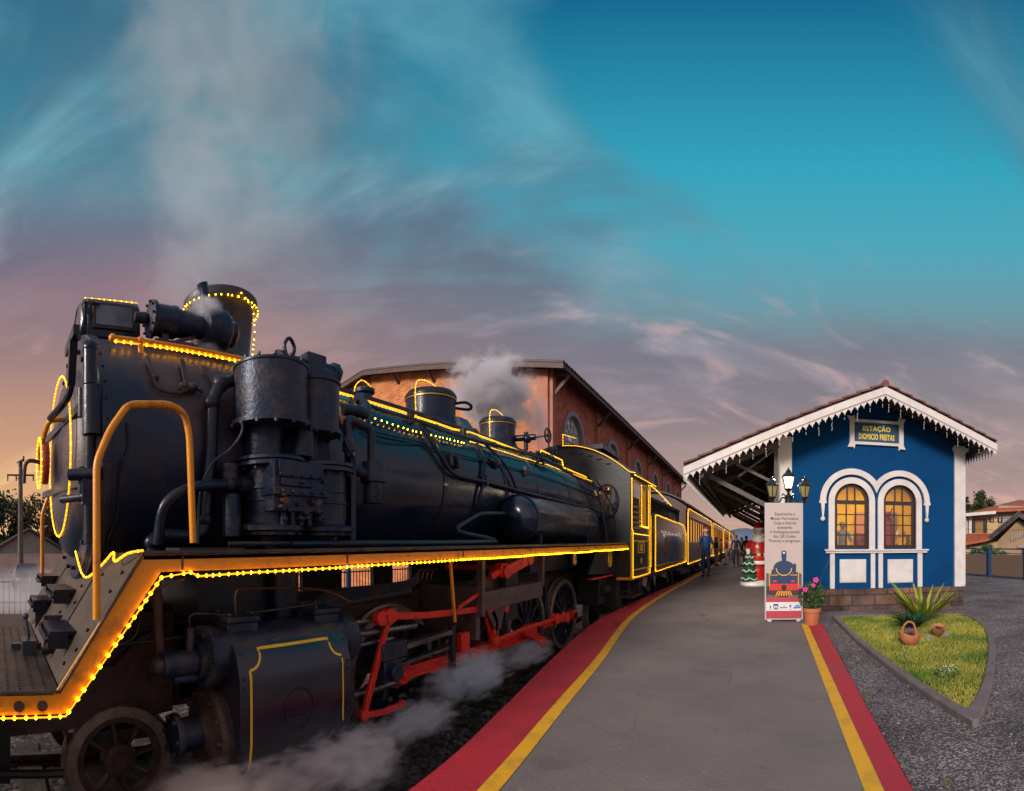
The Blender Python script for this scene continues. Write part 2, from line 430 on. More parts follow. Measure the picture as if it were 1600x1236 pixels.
# ------------------------------------------------------------------ materials
M = {}
M['black'] = mat('black_engine_paint', (.004,.010,.028), .30, .0, (.026,.020,.020), 3.0, .45, .72, .12, 35, spec=.35, coat=.10, rvar=.3)
M['boiler'] = mat('blue_black_boiler_sheet', (.004,.010,.030), .20, .0, (.014,.016,.026), 1.6, .45, .70, .14, 7, coat=.18, rvar=.3, detail=9, chip=[((.05,.035,.03), 3.2, .64, .6)])
M['iron'] = mat('grimy_cast_iron', (.012,.023,.052), .36, .25, (.075,.056,.052), 7, .46, .70, .22, 45, rvar=.25, spec=.4)
M['rust'] = mat('brown_rusty_iron', (.050,.028,.026), .5, .2, (.095,.055,.045), 8, .4, .66, .45, 50, rvar=.2)
M['dark'] = mat('sooty_frame_steel', (.010,.009,.011), .6, .1, (.028,.020,.018), 5, .45, .7, .3, 30)
M['steel'] = mat('worn_bright_steel', (.22,.20,.20), .32, .8, (.10,.08,.08), 9, .4, .65, .15, 60)
M['tyre'] = mat('highlight_pale_steel_tyre', (.20,.15,.13), .4, .35, (.36,.27,.22), 12, .4, .7, .2, 80)  # tyre colour lightened to stand for the pale edge highlight
M['orange'] = mat('orange_yellow_paint', (.84,.30,.008), .38, 0, (.34,.11,.012), 9, .52, .76, .15, 60, rvar=.25)
M['redrod'] = mat('red_rod_paint', (.66,.025,.010), .34, 0, (.20,.016,.012), 7, .50, .74, .2, 50, rvar=.3)
M['yellowline'] = mat('yellow_lining_paint', (.82,.50,.02), .4)
M['led'] = mat('warm_rope_light', (1.0,.47,.012), .4, emit=1.35)
M['bulb'] = mat('warm_light_bulb', (1.0,.47,.006), .4, emit=20.0)
M['slope'] = mat('dark_brown_apron_plate', (.030,.020,.013), .55, .1, (.065,.042,.026), 4, .4, .66, .4, 50, chip=[((.12,.08,.05), 9, .62, .6)])
M['plate'] = mat('worn_tread_plate', (.034,.027,.025), .42, .3, (.085,.060,.042), 5, .4, .66, .3, 60)
M['brass'] = mat('brass', (.55,.32,.10), .3, .9)
M['copper'] = mat('oily_copper_pipe', (.16,.085,.06), .35, .6)
M['white'] = mat('white_trim_paint', (.62,.585,.58), .6, 0, (.51,.47,.455), 3, .4, .72, .08, 40, chip=[((.45,.40,.38), 6, .66, .6)])
M['blue'] = mat('deep_blue_wall_paint', (.001,.050,.160), .85, 0, (.001,.042,.138), .9, .35, .7, .05, 25, spec=.12, chip=[((.0006,.036,.118), .9, .55, .5), ((.004,.066,.18), 5, .66, .4)])
M['darkwood'] = mat('dark_painted_timber', (.040,.032,.036), .55, 0, (.075,.060,.06), 6, .4, .7, .2, 30, stretch=(1,1,6))
M['tile'] = mat('clay_roof_tile', (.17,.055,.038), .75, 0, (.07,.035,.03), 5, .4, .7, .3, 30)

# ================================================================== GROUND
def gravelmat(name, c1, c2, c3, scale, bump=.8):
    m = bpy.data.materials.new(name); m.use_nodes = True; t = m.node_tree; b = t.nodes['Principled BSDF']
    b.inputs['Roughness'].default_value = .9
    tcn = t.nodes.new('ShaderNodeTexCoord')
    v = t.nodes.new('ShaderNodeTexVoronoi'); v.inputs['Scale'].default_value = scale; t.links.new(tcn.outputs['Object'], v.inputs['Vector'])
    r = t.nodes.new('ShaderNodeValToRGB'); cr = r.color_ramp; cr.elements[0].color = tuple(c1)+(1,); cr.elements[1].color = tuple(c3)+(1,)
    e = cr.elements.new(.55); e.color = tuple(c2)+(1,)
    s = t.nodes.new('ShaderNodeSeparateColor'); t.links.new(v.outputs['Color'], s.inputs[0]); t.links.new(s.outputs[0], r.inputs[0])
    n = t.nodes.new('ShaderNodeTexNoise'); n.inputs['Scale'].default_value = .9; n.inputs['Detail'].default_value = 8
    t.links.new(tcn.outputs['Object'], n.inputs['Vector'])
    mr = t.nodes.new('ShaderNodeMapRange'); mr.inputs[1].default_value = .3; mr.inputs[2].default_value = .7; mr.inputs[3].default_value = .5; mr.inputs[4].default_value = 1.35
    t.links.new(n.outputs['Fac'], mr.inputs[0])
    mx = t.nodes.new('ShaderNodeMix'); mx.data_type = 'RGBA'; mx.blend_type = 'MULTIPLY'; mx.inputs[0].default_value = 1
    t.links.new(r.outputs[0], mx.inputs[6]); t.links.new(mr.outputs[0], mx.inputs[7]); t.links.new(mx.outputs[2], b.inputs['Base Color'])
    bn = t.nodes.new('ShaderNodeBump'); bn.inputs['Strength'].default_value = bump; bn.inputs['Distance'].default_value = .015
    inv = t.nodes.new('ShaderNodeMath'); inv.operation = 'SUBTRACT'; inv.inputs[0].default_value = 1; t.links.new(v.outputs['Distance'], inv.inputs[1])
    t.links.new(inv.outputs[0], bn.inputs['Height']); t.links.new(bn.outputs[0], b.inputs['Normal'])
    return m
GR = gravelmat('purple_grey_gravel', (.042,.035,.044), (.105,.088,.098), (.36,.31,.30), 62)
BAL = gravelmat('dark_track_ballast', (.022,.020,.024), (.05,.042,.042), (.15,.12,.11), 20)
def hgt(x, y):
    if x > -1.2: return -.40
    if x > -7: return -.80
    k = min(1, (-7-x)/8); k = k*k*(3-2*k)
    return -.80-.55*k
xs = [-3000,-800,-300,-120,-60,-40,-30,-24,-20,-18,-16,-15,-14,-13,-12,-11,-10,-9,-8,-7,-1.25,-1.15,2,6,12,30,80,300,3000]
ys = [-300,-60,-20,-5,0,5,10,20,40,80,160,400,3500]
b = MB(); nx = len(xs)
b.add([(x, y, hgt(x, y)) for y in ys for x in xs], [(j*nx+i, j*nx+i+1, (j+1)*nx+i+1, (j+1)*nx+i) for j in range(len(ys)-1) for i in range(nx-1)])
b.build('ground', GR, kind='structure')
# track bed, a low shoulder of ballast under the train
b = MB(); prof = [(-6.6,-.79),(-5.9,-.77),(-5.1,-.72),(-2.7,-.72),(-2.3,-.74),(-1.6,-.79)]
b.add([(x, y, z) for y in (-6, 90) for x, z in prof], [(i, i+1, i+1+len(prof), i+len(prof)) for i in range(len(prof)-1)])
b.build('track_bed', BAL, kind='structure')
b = MB()
for y in [i*.6-5.8 for i in range(150)]:
    b.box(-4.85, -2.85, y, y+.22, -.80, -.705)
b.build('railway_sleepers', mat('oiled_sleeper_wood', (.035,.026,.022), .8, 0, (.07,.05,.04), 6, bump=.4, bscale=30), kind='structure')
for x in (-3.37, -4.39):
    b = MB(); b.xz([(x-.055,-.705),(x+.055,-.705),(x+.055,-.69),(x+.012,-.68),(x+.012,-.65),(x+.032,-.64),(x+.032,-.62),(x-.032,-.62),(x-.032,-.64),(x-.012,-.65),(x-.012,-.68),(x-.055,-.69)], -6, 90)
    o = b.build('rail', mat('rail_steel', (.11,.085,.075), .35, .7, (.05,.03,.025), 5, .4, .7, .1, 40))
    tag(o, 'steel rail under the wheels nearer the platform' if x > -4 else 'steel rail under the far wheels of the train', 'rail', 'rails of the track')
# loose stones along the platform side of the track
def stones(name, n, region, mt, lab, smin, smax, cat='stones'):
    b = MB(); rnd = random.Random(3)
    base = [Vector((cos(a)*cos(e), sin(a)*cos(e), sin(e))) for e in (-.6, .6) for a in [k*2*PI/5+(0.6 if e > 0 else 0) for k in range(5)]]
    F = [(0,1,6,5),(1,2,7,6),(2,3,8,7),(3,4,9,8),(4,0,5,9),(5,6,7,8,9),(4,3,2,1,0)]
    for i in range(n):
        x, y, z = region(rnd); s = rnd.uniform(smin, smax); rot = Matrix.Rotation(rnd.uniform(0, 6.28), 3, Vector((rnd.random()-.5, rnd.random()-.5, rnd.random())).normalized())
        sc = Vector((rnd.uniform(.7,1.3), rnd.uniform(.7,1.2), rnd.uniform(.5,.9)))
        b.add([Vector((x, y, z))+rot@Vector((v.x*sc.x*s, v.y*sc.y*s, v.z*sc.z*s)) for v in base], F)
    o = b.build(name, mt, sharp=20)
    return tag(o, lab, cat, kind='stuff')
def reg(r):
    y = 2.0+11*(r.random()**1.6)
    return (r.uniform(-3.3, -1.75), y, -.735+r.uniform(-.01, .02))
stones('track_gravel', 5200, reg, mat('ballast_stone', (.075,.066,.066), .85, 0, (.22,.18,.165), 1.2, .42, .6, .3, 60), 'loose dark ballast stones beside the locomotive wheels', .014, .042)
def reg2(r):
    while True:
        x = r.uniform(.9, 8); y = 2.0+9*(r.random()**1.5)
        if x < .95+.05*y: continue
        return (x, y, -.398)
stones('loose_gravel', 2600, reg2, mat('grey_pebble', (.16,.135,.14), .85, 0, (.32,.27,.27), 1.5, .42, .6), 'small loose pebbles scattered on the grey gravel yard', .006, .016)

# weeds at the platform foot
def tuft(name, cx, cy, cz, n, h, spread, mt, lab, cat='weed', wid=.006, group=None, rnd=random.Random(5), kind=None):
    b = MB()
    for i in range(n):
        a = rnd.uniform(0, 6.28); rr = spread*math.sqrt(rnd.random()); x, y = cx+rr*cos(a), cy+rr*sin(a)
        a2 = rnd.uniform(0, 6.28); l = h*rnd.uniform(.5, 1.1); lean = rnd.uniform(.1, .6)*l
        d = Vector((cos(a2), sin(a2), 0)); s = Vector((-sin(a2), cos(a2), 0))*wid*rnd.uniform(.6, 1.4)
        p0 = Vector((x, y, cz)); p1 = p0+d*lean*.35+Vector((0,0,l*.6)); p2 = p0+d*lean+Vector((0,0,l))
        b.add([p0-s, p0+s, p1+s*.8, p1-s*.8, p2], [(0,1,2,3), (3,2,4)])
    o = b.build(name, mt, org=(cx, cy, cz)); tag(o, lab, cat, group, kind); return o
WEED = mat('weed_green', (.06,.12,.02), .6, 0, (.16,.17,.04), 8)
tuft('weed_clump', -1.92, 2.75, -.75, 160, .13, .17, WEED, 'green weeds growing from the ballast at the near foot of the red kerb', group='weeds beside the track')
tuft('weed_clump', -2.45, 9.6, -.75, 90, .16, .25, WEED, 'green weeds between the far driving wheels and the red kerb', group='weeds beside the track')

# ================================================================== PLATFORM
def spl(pts, y):
    for (x0, y0), (x1, y1) in zip(pts, pts[1:]):
        if y0 <= y <= y1: t = (y-y0)/(y1-y0); return x0+(x1-x0)*t
    return pts[-1][0] if y > pts[-1][1] else pts[0][0]
def smooth(pts, n=6):
    P = [Vector(p) for p in pts]; q = []
    for i in range(len(P)-1):
        a = P[max(i-1, 0)]; b_ = P[i]; c = P[i+1]; d = P[min(i+2, len(P)-1)]
        for k in range(n):
            t = k/n; v = .5*((2*b_)+(c-a)*t+(2*a-5*b_+4*c-d)*t*t+(-a+3*b_-3*c+d)*t*t*t); q.append((v[0], v[1]))
    q.append(tuple(P[-1])); return q
PL = smooth([(-1.40,-3),(-1.52,.6),(-1.60,1.5),(-1.70,2.4),(-1.86,3.3),(-2.19,5.15),(-2.48,7.2),(-2.56,8.7),(-2.50,13),(-2.33,22.5),(-2.2,75)])
YL = [(-1.06,-3),(-1.22,.6),(-1.36,2.15),(-1.54,3.6),(-1.71,5.1),(-1.94,6.7),(-2.13,8.3),(-2.22,10.5),(-2.24,14),(-2.17,22),(-2.10,75)]
YL = smooth(YL)
PR = [(.70,-3),(.84,2.38),(1.18,7.9),(1.22,12.0)]
YR = [(.42,-3),(.60,2.46),(.84,7.7)]
ASP = mat('worn_grey_platform_paving', (.215,.175,.160), .78, 0, (.150,.124,.118), .9, .36, .68, .35, 55, rvar=-.12, detail=9, chip=[((.095,.080,.078), 1.4, .57, .32), ((.25,.21,.19), 4.5, .62, .55), ((.07,.06,.06), 26, .66, .7), ((.30,.26,.24), 60, .64, .6)], crack=((.085,.075,.075), .5, .006))
RED = mat('red_platform_paint', (.46,.020,.035), .62, 0, (.33,.022,.032), 1.8, .42, .68, .3, 50, rvar=-.15, detail=9, chip=[((.22,.17,.16), 11, .655, .75), ((.16,.02,.03), 3.5, .60, .6), ((.55,.10,.09), 1.6, .62, .4)])
YEL = mat('yellow_platform_paint', (.80,.40,.012), .6, 0, (.52,.27,.03), 5, .50, .74, .25, 60, detail=9, chip=[((.20,.165,.14), 13, .63, .8), ((.45,.24,.05), 4, .60, .6)])
ysamp = sorted(set([round(y, 3) for _, y in PL]+[2.38, 7.9, 12.0, 12.0]))
b = MB(); vs = []
for y in ysamp:
    xl = spl(PL, y); xr = spl(PR, y) if y <= 12.0 else .9
    vs.append((xl, xr, y))
n = len(vs)
b.add([(x, y, 0) for a, c, y in vs for x in (a, c)]+[(x, y, -.85) for a, c, y in vs for x in (a, c)],
      [(2*i, 2*i+1, 2*i+3, 2*i+2) for i in range(n-1)]+[(2*i, 2*i+2, 2*n+2*i+2, 2*n+2*i) for i in range(n-1)]+
      [(2*i+1, 2*n+2*i+1, 2*n+2*i+3, 2*i+3) for i in range(n-1)]+[(0, 2*n, 2*n+1, 1)])
b.build('platform', ASP, kind='structure')
def strip(name, A, B, y0, y1, z, mt, lip=None):
    ysx = sorted(set([y0, y1]+[round(y, 3) for _, y in A if y0 < y < y1]+[round(y, 3) for _, y in B if y0 < y < y1]))
    b = MB(); q = [(spl(A, y), spl(B, y), y) for y in ysx]; n = len(q)
    b.add([(x, y, z) for a, c, y in q for x in (a, c)], [(2*i, 2*i+1, 2*i+3, 2*i+2) for i in range(n-1)])
    if lip: b.add([((a if lip < 0 else c)+.004*lip, y, zz) for a, c, y in q for zz in (z, -.12)], [(2*i, 2*i+1, 2*i+3, 2*i+2) for i in range(n-1)])
    return b.build(name, mt, kind='structure')
strip('platform_edge_paint', [(x-.004, y) for x, y in PL], YL, -3, 75, .004, RED, -1)
strip('platform_line', YL, [(x+.105, y) for x, y in YL], -3, 75, .0042, YEL)
strip('platform_edge_paint', [(x+.105, y) for x, y in YR], [(x+.004, y) for x, y in PR], -3, 7.75, .004, RED, 1)
strip('platform_line', YR, [(x+.10, y) for x, y in YR], -3, 7.75, .0042, YEL)

# ================================================================== STATION HOUSE
D = 12.0
def F(px, py, d=D):
    ph = (px-PX0)/FPX; return (d*tan(ph), EYE+(PY0-py)/FPX*d/cos(ph))
XL, XR, ZS = .70, 5.73, .15
RX, RZ = 3.20, 4.98          # ridge (underside line of the roof)
SL, SR = .417, .371
def roofz(x): return RZ-(RX-x)*SL if x < RX else RZ-(x-RX)*SR
st_ = thing('station_house', 'small blue station house with white trim, twin arched windows and a clay tiled gable roof', 'station', (3.2, D, 0))
f3 = lambda d: (lambda u, v, w: (u, d+w, v))
# front wall with two arched openings
def arch_loop(x0, x1, zb, zt):
    cx = (x0+x1)/2; rx = (x1-x0)/2; zc = zt-rx*1.0
    return [(x0, zb), (x1, zb)]+[(cx+rx*cos(a), zc+rx*sin(a)) for a in [PI*k/20 for k in range(21)]]
W = []
for a, c in ((1303.5, 1357.5), (1380, 1430.5)):
    x0, z0 = F(a, 857); x1, _ = F(c, 857); _, z1 = F((a+c)/2, 757)
    W.append((x0, x1, z0, z1))
ww = (W[0][1]-W[0][0]+W[1][1]-W[1][0])/2
W = [((x0+x1)/2-ww/2, (x0+x1)/2+ww/2, W[0][2], (W[0][3]+W[1][3])/2) for x0, x1, _, _ in W]
outer = [(XL+.02, ZS), (XR-.02, ZS), (XR-.02, roofz(XR)-.02), (RX, RZ-.02), (XL+.02, roofz(XL)-.02)]
wall = solid2d('wall', [outer]+[arch_loop(*w) for w in W], .24, f3(D+.12), M['blue'], st_)
b = MB(); b.box(XL+.02, XL+.26, D+.245, 28, ZS, roofz(XL)-.05); b.box(XR-.26, XR-.02, D+.245, 28, ZS, roofz(XR)-.05)
b.xz([(XL+.27, ZS), (XR-.27, ZS), (XR-.27, roofz(XR)-.15), (RX, RZ-.1), (XL+.27, roofz(XL)-.15)], 27.7, 27.95)
b.build('side_wall', M['blue'], st_)
# stone plinth
STN = brickmat('rough_granite_block', (.22,.115,.075), (.10,.066,.068), (.05,.04,.045), (0, 2), .60, .275, .014, .9, 1.0, .43, .9)
b = MB(); b.box(XL+.5, XR-.02, D-.05, 28, -.5, ZS-.004)
b.build('stone_plinth', STN, st_, bevel=.015)
# white corner pilasters
b = MB(); b.box(XL, XL+.36, D-.07, D+.25, 0.01, roofz(XL+.18)-.03)
b.build('corner_pilaster', M['white'], st_, bevel=.008)
b = MB(); b.box(XR-.29, XR+.04, D-.07, D+.25, ZS-.02, roofz(XR)-.04)
b.build('corner_pilaster', M['white'], st_, bevel=.008)
b = MB(); b.box(XR-.33, XR+.12, D-.11, D+.2, roofz(XR)-.20, roofz(XR)-.09); b.build('pilaster_capital', M['white'], st_, bevel=.01)
# windows
WF = mat('dark_maroon_window_frame', (.018,.007,.009), .35, 0, coat=.3)
GLS = bpy.data.materials.new('window_glass'); GLS.use_nodes = True
_t = GLS.node_tree; _t.nodes.clear()
_o = _t.nodes.new('ShaderNodeOutputMaterial'); _m = _t.nodes.new('ShaderNodeMixShader'); _a = _t.nodes.new('ShaderNodeBsdfTransparent'); _g = _t.nodes.new('ShaderNodeBsdfGlossy')
_g.inputs['Roughness'].default_value = .03; _m.inputs[0].default_value = .05; _a.inputs[0].default_value = (.93,.95,.95,1)
_t.links.new(_a.outputs[0], _m.inputs[1]); _t.links.new(_g.outputs[0], _m.inputs[2]); _t.links.new(_m.outputs[0], _o.inputs[0])
def ring(inner, outerp): return [outerp, inner]
def inset(w, d): return (w[0]+d, w[1]-d, w[2]+d, w[3]-d)
for w in W:
    fr = solid2d('window', [arch_loop(*w), arch_loop(*inset(w, .085))], .08, f3(D+.10), WF, st_)
    wi = inset(w, .08); b = MB(); zt = w[3]-ww/2-.02
    b.box(wi[0], wi[1], D+.065, D+.135, zt-.05, zt+.05)                 # transom
    cxm = (w[0]+w[1])/2
    for x in (cxm-.10, cxm+.10): b.box(x-.018, x+.018, D+.075, D+.125, zt+.05, w[3]-.09)
    for k in (1, 2):
        x = wi[0]+(wi[1]-wi[0])*k/3; b.box(x-.015, x+.015, D+.075, D+.125, wi[2], zt-.05)
    for k in (1, 2, 3):
        z = wi[2]+(zt-.05-wi[2])*k/4; b.box(wi[0], wi[1], D+.08, D+.12, z-.014, z+.014)
    b.build('glazing_bars', WF, fr)
    solid2d('pane', [arch_loop(*inset(w, .06))], .006, f3(D+.10), GLS, fr)
# white surrounds, hoods, sill, strips, panels
def sur_loop(w, d):
    cx = (w[0]+w[1])/2; rx = ww/2+d; zc = w[3]-ww/2
    return [(cx-rx, w[2]-.02), (cx+rx, w[2]-.02)]+[(cx+rx*cos(a), zc+rx*sin(a)) for a in [PI*k/24 for k in range(25)]]
for w in W:
    inn = sur_loop(w, 0.0); inn[0] = (inn[0][0], w[2]-.03); inn[1] = (inn[1][0], w[2]-.03)
    o_ = sur_loop(w, .155)
    poly = [(o_[0][0], w[2]-.02)]+[(x, z) for x, z in reversed(o_[2:])]+[(o_[1][0], w[2]-.02), (inn[1][0], w[2]-.02)]+[(x, z) for x, z in inn[2:]]+[(inn[0][0], w[2]-.02)]
    solid2d('window_surround', [poly], .07, f3(D-.03), M['white'], st_)
def hood(w, side):
    cx = (w[0]+w[1])/2; zc = w[3]-ww/2; r1, r0 = ww/2+.375, ww/2+.225
    mid = (W[0][0]+W[0][1]+W[1][0]+W[1][1])/4
    if side < 0:    # left hood: from the left end over to the middle
        a_m1 = math.acos(min(1, (mid-.0015-cx)/r1)); a_m0 = math.acos(min(1, (mid-.0015-cx)/r0)) if (mid-cx) < r0 else 0
        out = [(cx+r1*cos(a), zc+r1*sin(a)) for a in [PI+(a_m1-PI)*k/28 for k in range(29)]]
        inn = [(cx+r0*cos(a), zc+r0*sin(a)) for a in [a_m0+(PI-a_m0)*k/28 for k in range(29)]]
        if a_m0 == 0: inn = [(mid-.0015, zc-.05)]+[(cx+r0*cos(a), zc+r0*sin(a)) for a in [0+(PI)*k/28 for k in range(29)]]
        e = [(cx-r0+.02, zc-.06), (cx-r0-.03, zc-.07), (cx-r0-.055, zc-.40), (cx-r0-.095, zc-.40), (cx-r0-.125, zc-.07), (cx-r1-.02, zc-.06), (cx-r1-.02, zc)]
        return out+inn+e
    return [(2*mid-x, z) for x, z in hood(W[0], -1)]
for w, s in ((W[0], -1), (W[1], 1)):
    hd = solid2d('window_hood', [hood(w, s)], .09, f3(D-.04), M['white'], st_)
    cx = (w[0]+w[1])/2; x = (cx-ww/2-.225-.075) if s < 0 else None
    mid = (W[0][0]+W[0][1]+W[1][0]+W[1][1])/4
    x0 = (W[0][0]+W[0][1])/2-ww/2-.30; x = x0 if s < 0 else 2*mid-x0
    MB().ball((x, D-.045, w[3]-ww/2-.46), .065, 14).build('drop_ball', M['white'], hd)
xa, _ = F(1288, 860); xb, _ = F(1449, 860); zt_ = W[0][2]-.02
b = MB(); b.box(xa, xb, D-.12, D, zt_-.045, zt_+.0); b.box(xa+.03, xb-.03, D-.085, D, zt_-.10, zt_-.048); b.build('window_sill', M['white'], st_, bevel=.006)
for a, c in ((1296.5, 1304), (1360, 1367), (1372, 1379), (1433, 1440.5)):
    x0, _ = F(a, 890); x1, _ = F(c, 890)
    b = MB(); b.box(x0, x1, D-.05, D, ZS+.01, zt_-.103); b.build('pilaster_strip', M['white'], st_, bevel=.005)
for a, c in ((1311.7, 1353), (1386.5, 1426)):
    x0, z1 = F(a, 874); x1, z0 = F(c, 910)
    b = MB(); b.box(x0, x1, D-.035, D, z0, z1); b.box(x0+.02, x1-.02, D-.05, D-.036, z0+.02, z1-.02); b.build('wall_panel', M['white'], st_, bevel=.005)
# name board
xa, za = F(1323.6, 701.5); xb, zb = F(1413.6, 654); xc, zc_ = F(1334, 690); xd, zd = F(1403.5, 664)
cxs, czs = (xa+xb)/2, (za+zb)/2; hw, hh, iw, ih = (xb-xa)/2, (zb-za)/2, (xd-xc)/2, (zd-zc_)/2
def horn(sx, sz):   # corner with two small horns
    return [(cxs+sx*(hw-.20), czs+sz*(hh-.12)), (cxs+sx*(hw-.175), czs+sz*(hh)), (cxs+sx*(hw-.15), czs+sz*(hh-.05)), (cxs+sx*(hw), czs+sz*(hh-.04)), (cxs+sx*(hw-.055), czs+sz*(hh-.16))]
outl = horn(-1, 1)[::-1]+horn(1, 1)+horn(1, -1)[::-1]+horn(-1, -1)
nb = solid2d('name_board', [outl, [(cxs-iw, czs-ih), (cxs+iw, czs-ih), (cxs+iw, czs+ih), (cxs-iw, czs+ih)]], .08, f3(D-.04), M['white'], st_)
b = MB(); b.box(cxs-iw+.001, cxs+iw-.001, D-.03, D-.002, czs-ih+.001, czs+ih-.001); b.build('board_field', mat('dark_blue_board', (.0,.045,.10), .5), nb)
LT = mat('yellow_sign_letter', (.85,.62,.06), .5)
letters('lettering', 'ESTAÇÃO', .17, lambda u, v, w: (cxs+u, D-.036-w, czs+.045+v), LT, nb, bold=.005, sx=.92, spacing=1.12)
letters('lettering', 'DIOMICIO FREITAS', .205, lambda u, v, w: (cxs+u*.50, D-.036-w, czs-.175+v), LT, nb, bold=.005, spacing=1.12)

# roof: barge boards in front at Y=YB, eaves XE0..XE1
YB, YE = 11.0, 28.6
XE0, XE1 = -1.52, 6.22
TH = .10
b = MB()
for (xa, xb) in ((XE0, RX), (RX, XE1)):
    za, zb = roofz(xa), roofz(xb)
    b.add([(xa, YB, za+.02), (xb, YB, zb+.02), (xb, YE, zb+.02), (xa, YE, za+.02), (xa, YB, za+TH), (xb, YB, zb+TH), (xb, YE, zb+TH), (xa, YE, za+TH)],
          [(0,1,2,3), (7,6,5,4), (0,4,5,1), (1,5,6,2), (2,6,7,3), (3,7,4,0)])
b.build('roof', mat('dark_roof_boards', (.030,.024,.026), .7, 0, (.055,.045,.045), 6), st_)
rf = [o for o in st_.children if o.name.startswith('roof')][0]
# tiles: rows of half round tiles up the slope; the verge row shows their ends
b = MB()
def tilerow(y, x0, x1):
    L_ = abs(x1-x0); k = int(L_/.36); s = 1 if x1 > x0 else -1
    for i in range(k+1):
        a = x0+s*i*L_/(k+1); c = x0+s*min(L_, (i+1.18)*L_/(k+1)); sl = SL if s > 0 else SR
        za = roofz(a)+TH; zc2 = roofz(c)+TH
        vs = []
        for (xx, zz, rr, hh2) in ((a, za+.035, .085, .0), (c, zc2+.005, .070, 0)):
            for q in range(7):
                an = PI*q/6; vs.append((xx, y+rr*cos(an), zz+rr*.8*sin(an)))
        b.add(vs, [(q, q+1, q+8, q+7) for q in range(6)]+[tuple(range(7)), tuple(range(13, 6, -1))])
yy = YB+.03
while yy < YE:
    if yy < YB+1.2 or True:
        tilerow(yy, XE0, RX-.02); tilerow(yy, XE1, RX+.02)
    yy += .19 if yy < YB+.8 else .8
for i in range(3): b.cyl((RX, YB-.04+i*.38, RZ+.14), (RX, YB+.36+i*.38, RZ+.12), .095, .085, 12)
b.cyl((RX, YB+1.1, RZ+.15), (RX, YE, RZ+.15), .10, .10, 10)
b.build('roof_tiles', M['tile'], rf)
# barge boards and fretwork
BW = .165
for (xa, xb, s) in ((XE0, RX, 1), (RX, XE1, -1)):
    za, zb = roofz(xa)+TH*.6, roofz(xb)+TH*.6
    o = MB().prism([(xa, za-BW), (xb, zb-BW), (xb, zb), (xa, za)], lambda x, z: (x, YB-.045, z), lambda x, z: (x, YB-.012, z)).build('barge_board', M['white'], st_)
    MB().prism([(xa, za-BW-.022), (xb, zb-BW-.022), (xb, zb-BW-.003), (xa, za-BW-.003)], lambda x, z: (x, YB-.05, z), lambda x, z: (x, YB-.015, z)).build('moulding', mat('pinkish_trim', (.35,.22,.20), .6), o)
    nT = int((xb-xa)/.15); pts = []
    tw = (xb-xa)/nT
    tooth = [(0, .0), (.03, -.045), (.14, -.04), (.20, -.095), (.30, -.11), (.36, -.095), (.43, -.155), (.5, -.20), (.57, -.155), (.64, -.095), (.70, -.11), (.80, -.095), (.86, -.04), (.97, -.045)]
    for i in range(nT):
        for u, d_ in tooth:
            x = xa+tw*(i+u); pts.append((x, za+(zb-za)*(x-xa)/(xb-xa)-BW-.024+d_*.72))
    pts.append((xb, zb-BW-.024)); b = MB(); vs = []
    for x, z in pts:
        zt__ = za+(zb-za)*(x-xa)/(xb-xa)-BW-.0225
        for y in (YB-.036, YB-.016): vs += [(x, y, zt__), (x, y, min(z, zt__-.002))]
    n_ = len(pts); b.add(vs, [(4*i, 4*i+1, 4*i+5, 4*i+4) for i in range(n_-1)]+[(4*i+2, 4*i+6, 4*i+7, 4*i+3) for i in range(n_-1)]+[(4*i+1, 4*i+3, 4*i+7, 4*i+5) for i in range(n_-1)]+[(0, 2, 3, 1), (4*n_-4, 4*n_-3, 4*n_-1, 4*n_-2)])
    b.build('fretwork', M['white'], st_)
    # icicle lights under the fretwork
    b = MB(); rnd = random.Random(11)
    for i in range(0, nT, 2):
        x = xa+tw*(i+.5); z = za+(zb-za)*(x-xa)/(xb-xa)-BW-.22
        for k in range(rnd.choice((2, 3, 4, 6))): b.ball((x+rnd.uniform(-.008, .008), YB-.026, z-.035*k), .0095, 6)
    b.build('icicle_lights', mat('pale_icicle_bulb', (.75,.72,.75), .3, emit=.12), st_)
# eave valances along the platform and on the far side
for xe, nm in ((XE0, 'valance'), (XE1, 'valance')):
    ze = roofz(xe)+.02; nT = int((YE-YB)/.175); tw = (YE-YB)/nT; pts = []
    for i in range(nT):
        for u, d_ in tooth: pts.append((YB+tw*(i+u), ze-.04+d_*1.05))
    b = MB(); vs = []
    for y, z in pts:
        for x in (xe-.01, xe+.01): vs += [(x, y, ze+.05), (x, y, z)]
    n_ = len(pts); b.add(vs, [(4*i, 4*i+4, 4*i+5, 4*i+1) for i in range(n_-1)]+[(4*i+2, 4*i+3, 4*i+7, 4*i+6) for i in range(n_-1)]+[(4*i+1, 4*i+5, 4*i+7, 4*i+3) for i in range(n_-1)]); b.build(nm, M['white'], st_)
